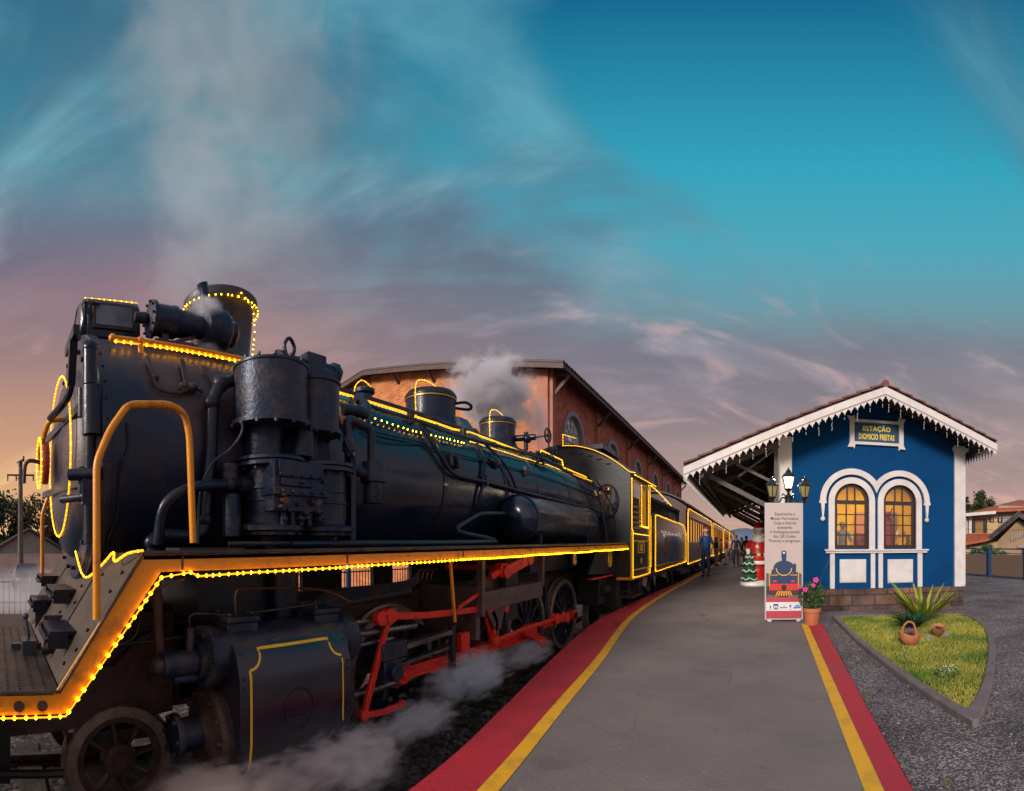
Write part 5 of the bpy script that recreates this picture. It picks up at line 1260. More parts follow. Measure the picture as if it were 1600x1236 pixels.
# wheels
def wheel(name, x, y, z, R_, w, nsp, mt_rim, mt_c, hub, spw, par=loco, cw=None, side=1):
    b = MB(); i = x-w*side
    b.lathe([(R_-.075, 0), (R_-.005, 0), (R_, -.006*side), (R_, -(w-.03)*side), (R_+.028, -(w-.022)*side), (R_+.028, -w*side), (R_-.075, -w*side), (R_-.075, 0)], (x, y, z), 'X', 56)
    o = b.build(name, mt_rim, par)
    b = MB(); b.lathe([(R_-.125, -.028*side), (R_-.07, -.022*side), (R_-.07, -(w-.02)*side), (R_-.125, -(w-.03)*side), (R_-.125, -.028*side)], (x, y, z), 'X', 56)
    b.lathe([(0, .02*side), (hub*.5, .02*side), (hub*.55, .008*side), (hub, .0), (hub+.01, -.02*side), (hub+.01, -w*side), (0, -w*side)], (x, y, z), 'X', 28)
    for k in range(nsp):
        a = 2*PI*(k+.25)/nsp; c_, s_ = cos(a), sin(a)
        b.bar((x-w*.42*side, y+hub*.9*c_, z+hub*.9*s_), (x-w*.5*side, y+(R_-.11)*c_, z+(R_-.11)*s_), spw, .05, (1,0,0))
    if cw is not None:
        pts = [(y+(R_-.12)*cos(cw+t), z+(R_-.12)*sin(cw+t)) for t in [-.55+1.1*k/12 for k in range(13)]]
        pts += [(y+(R_*.52)*cos(cw+t), z+(R_*.52)*sin(cw+t)) for t in (.42, 0, -.42)]
        b.yz(pts, x-.02*side, x-.09*side)
    b.build('wheel_centre', mt_c, o)
    return o
hubs = [3.62, 5.13, 6.64, 8.15]
for i, y in enumerate(hubs):
    wheel('driving_wheel', -3.30, y, .02, .635, .12, 13, M['tyre'], IR, .13, .045, cw=-1.9)
    wheel('driving_wheel', -4.40, y, .02, .635, .12, 13, M['tyre'], K, .13, .045, side=-1)
    b = MB(); b.cyl((-3.42, y, .02), (-4.28, y, .02), .07, n=14); part('axle', b, DK)
wheel('pilot_wheel', -3.28, .875, -.235, .385, .11, 8, M['tyre'], M['rust'], .115, .026)
wheel('pilot_wheel', -4.42, .875, -.235, .385, .11, 8, M['rust'], DK, .115, .026, side=-1)
b = MB(); b.cyl((-3.39, .875, -.235), (-4.31, .875, -.235), .06, n=14); part('axle', b, DK)
wheel('trailing_wheel', -3.28, 9.75, -.20, .42, .11, 10, M['tyre'], DK, .10, .03)
b = MB(); b.box(-3.35, -4.35, .5, 1.25, -.12, -.04); b.cyl((-3.15, .45, -.22), (-3.15, -.25, -.20), .03, n=8); b.cyl((-3.05, .0, -.32), (-3.05, .5, -.32), .025, n=8); part('pilot_truck_frame', b, DK)
# cylinder block: valve chest, casing, covers
VX, VZ, VR = -2.72, .60, .185
b = MB(); b.lathe([(0, 1.24), (.175, 1.24), (.19, 1.25), (.19, 1.32), (VR, 1.33), (VR, 2.30), (.20, 2.31), (.205, 2.37), (.185, 2.42), (.12, 2.45), (0, 2.46)], (VX, 0, VZ), 'Y', 40)
for rr, yy0 in ((.14, 1.225),): b.bolts((VX, yy0, VZ), rr, 10, 'Y', .018, .02)
vc = part('valve_chest', b, RU if False else IR)
b = MB(); b.cyl((VX, 1.24, VZ-.02), (VX, .98, VZ-.03), .078, n=20); b.ball((VX, .97, VZ-.03), .06, 12); b.cyl((VX, .99, VZ-.03), (VX, .95, VZ-.03), .05, n=10); b.cyl((VX+.02, 1.20, VZ-.12), (VX+.02, 1.05, VZ-.12), .03, n=10)
b.lathe([(.10, 1.20), (.12, 1.21), (.12, 1.24)], (VX, 0, VZ-.02), 'Y', 20); b.build('tail_rod_cover', IR, vc)
b = MB(); b.cyl((VX+.02, 1.16, VZ+.05), (VX+.02, 1.16, VZ+.19), .028, n=10); b.tube([(VX+.02, 1.16, VZ+.19), (VX+.02, 1.18, VZ+.27), (VX-.03, 1.5, VZ+.24), (VX-.05, 2.2, VZ+.26)], .007, 6, smooth=4); b.build('oil_cup', M['iron'], vc)
for y in (1.48, 2.16):
    b = MB(); b.box(VX-.11, VX+.11, y-.11, y+.11, VZ+VR-.035, VZ+VR+.02); b.box(VX-.12, VX+.12, y-.12, y+.12, VZ+VR+.025, VZ+VR+.06)
    for dx_ in (-.08, .08):
        for dy_ in (-.08, .08): b.cyl((VX+dx_, y+dy_, VZ+VR+.06), (VX+dx_, y+dy_, VZ+VR+.085), .014, n=6)
    b.build('inspection_cover', IR, vc, bevel=.004)
b = MB(); b.tube([(VX-.02, 1.50, VZ+VR+.06), (VX-.02, 1.50, VZ+VR+.20), (VX-.02, 1.62, VZ+VR+.22), (VX-.02, 2.2, VZ+VR+.18), (VX-.02, 2.5, VZ+.25)], .009, 6, smooth=5); b.build('copper_pipe', M['copper'], vc)
# the casing
cyc = [(-2.60, VZ+.13), (-2.50, VZ+.04), (-2.455, VZ-.10), (-2.45, VZ-.30), (-2.452, .10), (-2.475, -.04), (-2.54, -.145), (-2.64, -.20), (-2.78, -.22), (-2.95, -.2), (-3.05, -.05), (-3.05, VZ)]
b = MB(); b.xz(cyc, 1.37, 2.24); CASM = mat('cylinder_casing_paint', (.006,.010,.026), .24, 0, (.030,.020,.022), 1.6, .42, .75, .08, 12, coat=.4, rvar=.3)
cas = part('cylinder_casing', b, CASM, sharp=50)
b = MB()
for (xx_, zz_) in cyc[1:8]:
    for yy_r in (1.395, 2.215): b.ball((xx_+.001, yy_r, zz_), .009, 6)
for k in range(9):
    for yy_r in (1.395, 2.215): b.ball((-2.451, yy_r, .06+k*.055), .009, 6)
b.build('casing_rivets', IR, cas)
def cs_x(z):    # surface of the casing at height z
    for (xa, za), (xb, zb) in zip(cyc, cyc[1:]):
        if zb <= z <= za: return xa+(xb-xa)*(za-z)/(za-zb)
    return -2.45
def lining(name, yz_, w=.016):
    # polyline on the casing surface, subdivided so it hugs the sheet
    q = []
    for (ya, za), (yb, zb) in zip(yz_, yz_[1:]):
        m_ = max(1, int(math.hypot(yb-ya, zb-za)/.03))
        for k in range(m_): q.append((ya+(yb-ya)*k/m_, za+(zb-za)*k/m_))
    q.append(yz_[-1]); b = MB(); vs = []
    for i, (y, z) in enumerate(q):
        a = q[max(0, i-1)]; c = q[min(len(q)-1, i+1)]; d = Vector((c[0]-a[0], c[1]-a[1])).normalized(); nrm = Vector((-d.y, d.x))*w/2
        for s in (1, -1):
            yy2, zz2 = y+nrm.x*s, z+nrm.y*s; vs.append((cs_x(zz2)+.004, yy2, zz2))
    b.add(vs, [(2*i, 2*i+1, 2*i+3, 2*i+2) for i in range(len(q)-1)]); b.build(name, M['yellowline'], cas)
yl0, yl1, zl0, zl1, cr_ = 1.445, 2.165, -.11, VZ+.05, .085
lf = [(yl0-.02, zl0), (yl0, zl0+.06), (yl0, zl1-cr_-.02)]+[(yl0+cr_*sin(a), zl1-.02-cr_*cos(a)) for a in [PI/2*k/8 for k in range(9)]]
lining('yellow_lining', lf); lining('yellow_lining', [(yl0+cr_, zl1-.02), (yl0+cr_, zl1+.01), (yl1-cr_, zl1+.01), (yl1-cr_, zl1-.02)]+[(yl1-cr_*cos(a), zl1-.02-cr_*sin(a)) for a in [PI/2*k/8 for k in range(9)]])
lining('yellow_lining', [(yl1, zl1-cr_-.04), (yl1, .10)], .012)
b = MB(); b.tube([(-2.447, 1.80+.11*cos(2*PI*k/28), .26+.13*sin(2*PI*k/28)) for k in range(28)], .0045, 6, closed=True); b.box(-2.45, -2.444, 1.76, 1.82, .20, .22); b.build('casing_boss', DK, cas)
b = MB(); b.cyl((-2.52, 1.15, -.27), (-2.52, 2.24, -.245), .026, n=10); b.box(-2.75, -2.52, 1.38, 2.23, -.25, -.222); part('drain_cocks', b, IR)
CCZ = .10
b = MB(); b.lathe([(0, 1.26), (.10, 1.26), (.12, 1.28), (.26, 1.30), (.285, 1.33), (.285, 1.42), (.25, 1.445)], (-2.80, 0, CCZ), 'Y', 36); b.bolts((-2.80, 1.30, CCZ), .235, 12, 'Y', .02, -.03)
fc = part('cylinder_cover', b, RU)
b = MB(); b.cyl((-2.80, 1.28, CCZ), (-2.80, 1.10, CCZ), .10, n=20); b.lathe([(.13, 1.08), (.135, 1.09), (.135, 1.12), (.10, 1.13)], (-2.80, 0, CCZ), 'Y', 24); b.bolts((-2.80, 1.06, CCZ), .11, 6, 'Y', .018, .02); b.cyl((-2.72, 1.35, CCZ-.20), (-2.72, 1.05, CCZ-.21), .035, n=12)
b.build('relief_valve', IR, fc)
b = MB(); b.tube(rnd_path([Vector((-2.55, 1.30, .36)), Vector((-2.53, 1.33, .22)), Vector((-2.51, 1.37, .10)), Vector((-2.50, 1.44, .12)), Vector((-2.50, 1.44, .20))], .03), .011, 8); b.build('bypass_pipe', M['iron'], fc)
b = MB(); b.lathe([(0, 2.46), (.16, 2.46), (.18, 2.44), (.26, 2.32), (.27, 2.245)], (-2.80, 0, CCZ), 'Y', 32); part('rear_cylinder_cover', b, DK)
# drain pipes bundle along the frame (thin copper tubes)
b = MB()
for k in range(7):
    x = -2.82-.0*k; dz_ = k*.017
    P = [at(480, 950, X=-2.85), at(505, 935-k*.5, X=-2.85), at(540, 928, X=-2.85), at(600, 917, X=-2.85), at(640, 910, X=-2.85), at(655, 900-k*1, X=-2.85)]
    P = [p+Vector((0, 0, -.05+dz_*(.2 if i == 0 else .7))) for i, p in enumerate(P)]
    b.tube(P, .0085, 6, smooth=4)
part('lubricator_pipes', b, M['iron'])
b = MB(); b.bar(at(505, 944, X=-2.88), at(640, 921, X=-2.88), .05, .05); part('pipe_tray', b, DK)
b = MB()
for k in range(4):
    b.tube([at(652+k*7, 905, X=-2.85), at(655+k*7, 893, X=-2.85), at(662+k*7, 889, X=-2.85)], .006, 6, smooth=3)
b.box(-2.95, -2.80, 4.55, 4.9, .75, .95); b.cyl((-2.79, 4.72, .9), (-2.79, 4.72, 1.02), .05); part('mechanical_lubricator', b, M['copper'])
MX = -2.66
def lk(name, pts, w, t, m, x=MX, ends=True, parent=loco, er=None):
    P = [at(px, py, X=x) for px, py in pts]; b = MB()
    for a, c in zip(P, P[1:]): b.bar(a, c, t, w, (1,0,0)) if False else b.bar(a, c, w, t, (1,0,0))
    if ends:
        for q in (P[0], P[-1]): b.cyl(q+Vector((-t*.7,0,0)), q+Vector((t*.7,0,0)), er or w*.85, n=16)
    return b.build(name, m, parent, bevel=.004)
# piston rod, crosshead and slide bars
b = MB(); b.cyl((-2.80, 2.4, CCZ), (-2.80, 3.35, CCZ), .035, n=14); b.cyl((VX, 2.4, VZ), (VX, 3.25, VZ-.02), .03, n=12); b.cyl((VX, 2.42, VZ+.09), (VX, 2.95, VZ+.09), .02, n=10); b.cyl((VX, 2.42, VZ-.09), (VX, 2.95, VZ-.09), .02, n=10)
part('piston_rod', b, SB)
b = MB(); b.bar(at(598, 1020, X=-2.72), at(706, 985, X=-2.72), .09, .045); b.bar(at(640, 1006, X=-2.70), at(706, 990, X=-2.70), .05, .012); b.bar(at(590, 1050, X=-2.74), at(706, 1008, X=-2.74), .07, .03); part('slide_bar', b, SB, bevel=.004)
b = MB(); p = at(612, 1022, X=-2.66); b.box(-2.86, -2.62, p.y-.14, p.y+.16, p.z-.04, p.z+.10); b.box(-2.80, -2.64, p.y-.10, p.y+.12, p.z-.22, p.z-.04); b.cyl((-2.66, p.y, p.z-.14), (-2.58, p.y, p.z-.14), .07, n=18); part('crosshead', b, IR, bevel=.01)
b = MB(); b.bar(at(706, 976, X=-2.70), at(707, 1068, X=-2.70), .06, .05, (0,1,0)); b.bar((-2.7, at(706, 980, X=-2.7).y, .42), (-3.4, at(706, 980, X=-2.7).y, .45), .06, .08); part('slide_bar_hanger', b, DK, bevel=.005)
# red rods
lk('combination_lever', [(607, 968), (598, 1002), (585, 1050), (568, 1118)], .055, .035, RR)
lk('combination_lever_arm', [(594, 966), (607, 962)], .085, .05, RR, er=.06)
lk('union_link', [(568, 1118), (600, 1112), (627, 1101)], .045, .03, RR, x=-2.62)
lk('radius_rod', [(613, 963), (668, 961), (763, 950)], .060, .03, RR, x=-2.68)
lk('link_block', [(766, 950), (775, 972), (771, 1000)], .060, .04, RR, x=-2.70)
lk('link_hanger', [(758, 958), (768, 1000)], .045, .03, RR, x=-2.74)
b = MB(); p0, p1 = at(703, 868, X=-2.62), at(711, 972, X=-2.62); b.bar(p0, p1, .022, .022, (1,0,0)); b.cyl(p0+Vector((-.03,0,0)), p0+Vector((.03,0,0)), .04, n=12); b.box(p0.x-.03, p0.x+.01, p0.y-.05, p0.y+.05, p0.z+.0, p0.z+.10); part('lifting_link', b, OR_)
lk('eccentric_rod', [(775, 1001), (810, 986), (880, 962)], .045, .03, RR, x=-2.60, er=.055)
lk('return_crank', [(822, 985), (847, 1003)], .10, .05, RR, x=-2.72, er=.08)
lk('return_crank', [(868, 967), (884, 965)], .10, .06, RR, x=-2.62, er=.075)
# connecting rod (fluted) and side rods
def rod(name, p0, p1, w, t, x, m):
    a, c = at(*p0, X=x), at(*p1, X=x); b = MB(); b.bar(a, c, w*.35, t*.5, (1,0,0)) if False else None
    d = (c-a).normalized(); u = Vector((0, -d.z, d.y))
    b.bar(a+u*w*.38, c+u*w*.38, w*.24, t, (1,0,0)); b.bar(a-u*w*.38, c-u*w*.38, w*.24, t, (1,0,0)); b.bar(a-Vector((t*.3,0,0)), c-Vector((t*.3,0,0)), w*.6, t*.3, (1,0,0))
    for q in (a, c): b.cyl(q+Vector((-t*.7,0,0)), q+Vector((t*.7,0,0)), w*.80, n=20); 
    for q in (a, c): b.cyl(q+Vector((t*.7,0,0)), q+Vector((t*1.1,0,0)), w*.35, n=12)
    return b.build(name, m, loco, bevel=.003)
rod('connecting_rod', (628, 1052), (832, 990), .115, .05, -2.78, RR)
cp = [(-3.05, y-.29, .05) for y in hubs]
b = MB()
for a, c in zip(cp, cp[1:]): b.bar(a, c, .09, .035, (1,0,0))
for q in cp: b.cyl(Vector(q)+Vector((-.05,0,0)), Vector(q)+Vector((.06,0,0)), .095, n=18)
part('side_rod', b, RR, bevel=.003)
for q in cp: b = MB(); b.cyl(Vector(q)+Vector((-.2,0,0)), Vector(q)+Vector((.10,0,0)), .05, n=14); part('crank_pin', b, IR)
b = MB(); q = at(724, 1002, X=-2.74); b.box(q.x-.04, q.x+.03, q.y-.07, q.y+.08, q.z-.09, q.z+.09); part('oil_box', b, RR, bevel=.006)
# motion bracket (grey) and lifting arm
b = MB()
A = [at(752, 895, X=-2.64), at(752, 928, X=-2.64), at(846, 915, X=-2.64), at(848, 893, X=-2.64)]
b.yz([(A[0].y, .60), (A[2].y, .62), (A[2].y, .81), (A[0].y, .80)], -2.66, -2.62)
b.box(-2.68, -2.61, A[0].y-.03, A[0].y+.03, .55, rbz(5)-.1); b.box(-2.68, -2.61, A[2].y-.03, A[2].y+.03, .75, rbz(6)-.1)
b.box(-3.4, -2.68, A[0].y-.04, A[0].y+.04, .30, .85); b.yz([(A[0].y+.15, .6), (A[0].y+.6, .6), (A[0].y+.48, .35), (A[0].y+.38, .33)], -2.70, -2.68)
part('motion_bracket', b, mat('grey_brown_steel', (.12,.085,.08), .45, .3, (.07,.05,.05), 6, .4, .7, .2, 40))
b = MB(); p = at(730, 928, X=-2.8); b.box(-3.0, -2.70, 4.85, 5.15, .40, 1.15); part('motion_plate', b, DK)
lk('lifting_arm', [(790, 893), (826, 873)], .13, .05, RR, x=-2.66, er=.08)
b = MB(); q = at(786, 888, X=-2.70); b.box(-2.75, -2.66, q.y-.10, q.y+.06, q.z-.10, q.z+.06); b.bar(q, q+Vector((0, -.28, -.08)), .07, .05, (1,0,0)); b.cyl((-3.5, q.y, q.z), (-2.66, q.y, q.z), .04); part('reversing_shaft', b, RR, bevel=.005)
lk('reach_link', [(786, 925), (790, 950)], .05, .03, RR, x=-2.72, er=.055)
b = MB(); b.bar(at(715, 950, X=-2.66), at(752, 925, X=-2.66), .035, .02, (1,0,0)); part('diagonal_stay', b, RR)
# brake gear and clutter below the firebox and cab
b = MB(); rv = random.Random(21)
for k in range(16):
    y = rv.uniform(8.9, 11.4); z = rv.uniform(-.1, .55); b.bar((-2.75+rv.uniform(-.3,.1), y, z), (-2.75+rv.uniform(-.3,.1), y+rv.uniform(-.4,.4), z+rv.uniform(-.35,.2)), .035, .035)
b.box(-3.2, -2.7, 9.5, 9.8, -.15, .6); part('brake_rigging', b, DK, bevel=.004)
b = MB(); b.box(-3.35, -2.9, 8.9, 9.45, .1, .65); b.cyl((-2.88, 9.0, .38), (-2.88, 9.4, .38), .1); b.box(-4.4, -3.3, 9.5, 11.4, .2, .55); part('trailing_frame', b, DK)
for y, s in ((5.88, .5), (7.4, .5)):
    b = MB(); b.yz([(y-.05, .75), (y+.05, .75), (y+.10, .1), (y+.04, -.15), (y-.04, -.15), (y-.02, .1)], -3.42, -3.34); part('brake_hanger', b, DK)
for y in hubs:
    b = MB(); 
    for s in (-1, 1):
        for k in range(4): b.box(-3.45, -3.52, y-.45+.05*k, y+.45-.05*k, .70+.03*k, .727+.03*k) if s > 0 else None
    part('leaf_spring', b, DK)
b = MB(); b.cyl((-2.80, 7.3, 1.0), (-2.80, 7.3, 1.14), .05, n=12); b.ball((-2.80, 7.3, .99), .055, 10); part('under_lamp', b, M['brass'])

# ================================================================== TENDER AND COACHES
def truck(par, yc, x=-2.95, wb=1.5, r=.40):
    for s in (-1, 1):
        wheel('truck_wheel', -3.28, yc+s*wb/2, -.62+r, r, .11, 9, M['tyre'], DK, .09, .03, par=par)
    b = MB(); b.yz([(yc-wb/2-.25, -.18), (yc-wb/2-.1, .0), (yc-.35, .12), (yc+.35, .12), (yc+wb/2+.1, .0), (yc+wb/2+.25, -.18), (yc+wb/2, -.26), (yc+.3, -.32), (yc-.3, -.32), (yc-wb/2, -.26)], -3.12, -3.04)
    for k in range(5): b.box(-3.05, -2.97, yc-.3+.03*k, yc+.3-.03*k, -.15+.035*k, -.12+.035*k)
    for s in (-1, 1): b.box(-3.10, -2.96, yc+s*wb/2-.1, yc+s*wb/2+.1, -.33, -.10)
    b.build('truck_frame', DK, par, bevel=.006)
tn = thing('tender', 'glossy black tender outlined with yellow rope lights behind the locomotive cab', 'tender', (BX, 14.9, -.62))
T0, T1 = 11.92, 17.88
GLB = mat('glossy_black_tender_paint', (.010,.009,.012), .22, 0, (.045,.028,.022), 1.6, .45, .7, .08, 5, coat=.3, spec=.3, detail=9)
tp = [(T0, .62), (T1, .62), (T1, 1.72), (T1-.75, 2.00), (T0+.1, 2.10), (T0, 2.02)]
MB().yz(tp, -2.40, -5.30).build('tank', GLB, tn, bevel=.02)
b = MB(); b.box(-2.42, -5.28, T0-.35, T1+.15, .48, .60); b.box(-2.7, -3.2, T0-.5, T0, .15, .5); b.box(-2.46, -2.42, T0-.3, T0-.1, .60, 2.0); b.build('tender_frame', DK, tn)
b = MB()
for k in range(14):
    y = T0+.3+k*.36; b.box(-2.5, -2.6, y, y+.05, 2.05, 2.45)
b.box(-2.48, -2.62, T0+.2, T1-.9, 2.42, 2.50); b.box(-2.9, -4.8, T0+.6, T1-1.2, 2.0, 2.22); b.build('coal_rail', DK, tn)
b = MB(); rv = random.Random(8)
for k in range(260):
    b.ball((rv.uniform(-4.7, -3.0), rv.uniform(T0+.7, T1-1.3), 2.22+rv.uniform(0, .22)), rv.uniform(.05, .11), 5)
b.build('coal_load', mat('coal', (.012,.012,.014), .35), tn, sharp=5, kind='stuff')
frame2('lining', T0+.28, T1-.25, .72, 1.62, -2.398, .03, M['yellowline'], tn)
b = MB(); yy0 = T0+1.0
sq = []
for k in range(90):
    t = k/89; sq.append((-2.392, yy0+3.9*t, 1.60+.055*sin(t*46)*(1 if t > .12 else 1.8)*(.6+.4*sin(t*9))+.02*cos(t*80)))
b.tube(sq, .010, 5); b.build('script_lettering', mat('pale_lit_script', (.9,.85,.8), .4, emit=.35), tn)
b = MB(); b.xz([(0,0)], 0, 0) if False else None
b = MB(); b.yz([(T0+1.75, .95), (T0+1.95, 1.02), (T0+2.05, 1.35), (T0+1.9, 1.5), (T0+1.7, 1.42), (T0+1.62, 1.1)], -2.395, -2.385); b.build('emblem_or_reflection', mat('wall_reflection_gold', (.35,.16,.05), .4), tn)  # orange wall reflection on the glossy tank, painted as a gold patch
TL = -2.375
rope('rope_light', [(TL, T0+.05, .64), (TL, T0+.05, 2.0), (TL, T0+.22, 2.05), (TL, T1-.75, 1.99), (TL, T1-.02, 1.72), (TL, T1-.02, .64), (TL, T0+.05, .60)], tn, .019, .022, .07, wob=.012)
rope('rope_light', [(TL-.05, T0-.25, .75), (TL-.05, T0-.25, 2.0)], tn, .016, .02, .07)
rope('rope_light', [(TL, T0-.45, 2.72), (TL, T0+.5, 2.66), (TL-.3, T1-1.6, 2.62)], tn, .02, .024, .07)
truck(tn, 13.1); truck(tn, 16.7)
# tender awning posts
b = MB(); 
for y in (T0+.6, T0+2.2, T1-1.4): b.cyl((-2.75, y, 2.1), (-2.75, y, 2.64), .025)
b.build('awning_post', DK, tn)

def coach(y0, y1, label, wood, name='passenger_coach', zf=.55, slats=True, near=False):
    c = thing(name, label, 'coach', (BX, (y0+y1)/2, -.62), 'coaches of the train')
    x0, x1 = -2.42, -5.28
    zt = 2.72
    ar = lambda x: zt+.62*(1-((x-BX)/1.52)**2)
    pr = [(x0-.02+(x1-x0+.04)*k/14, ar(x0-.02+(x1-x0+.04)*k/14)) for k in range(15)]
    MB().xz([(x0, zt-.15)]+[(x, z-.05) for x, z in pr]+[(x1, zt-.15), (x1, zf), (x0, zf)], y0+.02, y0+.06).build('end_wall', mat('maroon_coach_end', (.055,.022,.026), .5), c)
    rp = [(x0+.10+(x1-x0-.20)*k/14, ar(x0-.02+(x1-x0+.04)*k/14)) for k in range(15)]
    b = MB(); b.xz(rp+[(x, z+.05) for x, z in rp[::-1]], y0-.15, y1+.1); b.build('roof', mat('slate_coach_roof', (.028,.032,.048), .5, 0, (.05,.05,.06), 1), c)
    b = MB(); b.box(x0-.0, x1, y0, y1, zf-.16, zf-.02); b.build('underframe', DK, c)
    sill = 1.35
    b = MB(); b.box(x0-.04, x0, y0+.02, y1-.02, zf, sill) ; b.build('lower_panel', wood, c)
    if near:
        d = MB()
        for k in range(8): d.box(x0, x0+.012, y0+.05, y1-.05, zf+.06+k*.095, zf+.10+k*.095)
        d.build('side_slat', mat('pale_slat', (.24,.17,.14), .5), c)
    n = int((y1-y0)/.95); b = MB(); AM = mat('glowing_coach_interior', (.80,.36,.05), .5, emit=.8)  # interior light of the coach put in as emission of these panels
    for k in range(n+1):
        y = y0+.02+(y1-y0-.10)*k/n; MB().box(x0-.05, x0+.006, y, y+.09, sill+.055, zt-.305).build('window_post', wood, c)
        if k < n:
            yn = y0+.02+(y1-y0-.10)*(k+1)/n; MB().box(x0-.55, x0-.52, y+.02, yn+.06, sill, zt-.2).build('window', AM, c)
    b.box(x0-.05, x0+.004, y0+.02, y1-.02, zt-.30, zt-.05); b.box(x0-.05, x0+.010, y0+.02, y1-.02, sill-.02, sill+.05)
    b.build('window_rail', wood, c)
    b = MB(); b.bar((x0-.1, y0+2, zf-.1), (x0-.1, y0+4, .05), .04, .04); b.bar((x0-.1, y0+4, .05), (x0-.1, y1-4, .05), .04, .04); b.bar((x0-.1, y1-4, .05), (x0-.1, y1-2, zf-.1), .04, .04); b.build('truss_rod', mat('pale_truss', (.20,.15,.12), .5), c)
    xl = x0+.035
    rope('rope_light', [(xl, y0+.05, zf), (xl, y0+.05, zt-.22), (xl, y0+.3, zt-.02), (xl, y1-.3, zt-.02), (xl, y1-.05, zt-.2), (xl, y1-.05, zf), (xl, y0+.05, zf-.03)], c, .024, .027, .09, wob=.010)
    truck(c, y0+2.0); truck(c, y1-2.0)
    return c
BRW = mat('brown_varnished_coach_wood', (.14,.035,.018), .3, 0, (.22,.07,.025), 5, .4, .7, stretch=(1,1,.3), coat=.3)
YLW = mat('ochre_yellow_coach_wood', (.62,.34,.04), .4, 0, (.45,.22,.03), 3, coat=.2)
coach(18.5, 30.3, 'brown open sided coach with pale slats, first behind the tender', BRW, near=True)
coach(31.3, 43.5, 'ochre yellow coach behind the brown slatted coach', YLW)
coach(44.5, 56.7, 'ochre yellow coach fourth vehicle behind the locomotive', YLW)
coach(57.7, 70.0, 'farthest coach at the end of the train', YLW)

# ================================================================== PEOPLE
def skinned(verts, edges, radii, root=0, sub=1):
    me = bpy.data.meshes.new('s'); me.from_pydata(verts, edges, []); ob = bpy.data.objects.new('s', me); COL.objects.link(ob)
    md = ob.modifiers.new('skin', 'SKIN'); md.use_smooth_shade = True
    for i, r in enumerate(radii):
        sv_ = me.skin_vertices[0].data[i]; sv_.radius = (r, r) if not isinstance(r, tuple) else r; sv_.use_root = (i == root)
    ob.modifiers.new('sub', 'SUBSURF').levels = sub; ob.modifiers['sub'].render_levels = sub
    bpy.context.view_layer.update()
    m2 = bpy.data.meshes.new_from_object(ob.evaluated_get(bpy.context.evaluated_depsgraph_get()))
    b = MB(); b.add([v.co for v in m2.vertices], [tuple(p.vertices) for p in m2.polygons])
    bpy.data.objects.remove(ob); bpy.data.meshes.remove(me); bpy.data.meshes.remove(m2); return b
SKIN = mat('person_skin', (.42,.20,.13), .5, 0, (.50,.26,.17), 6)
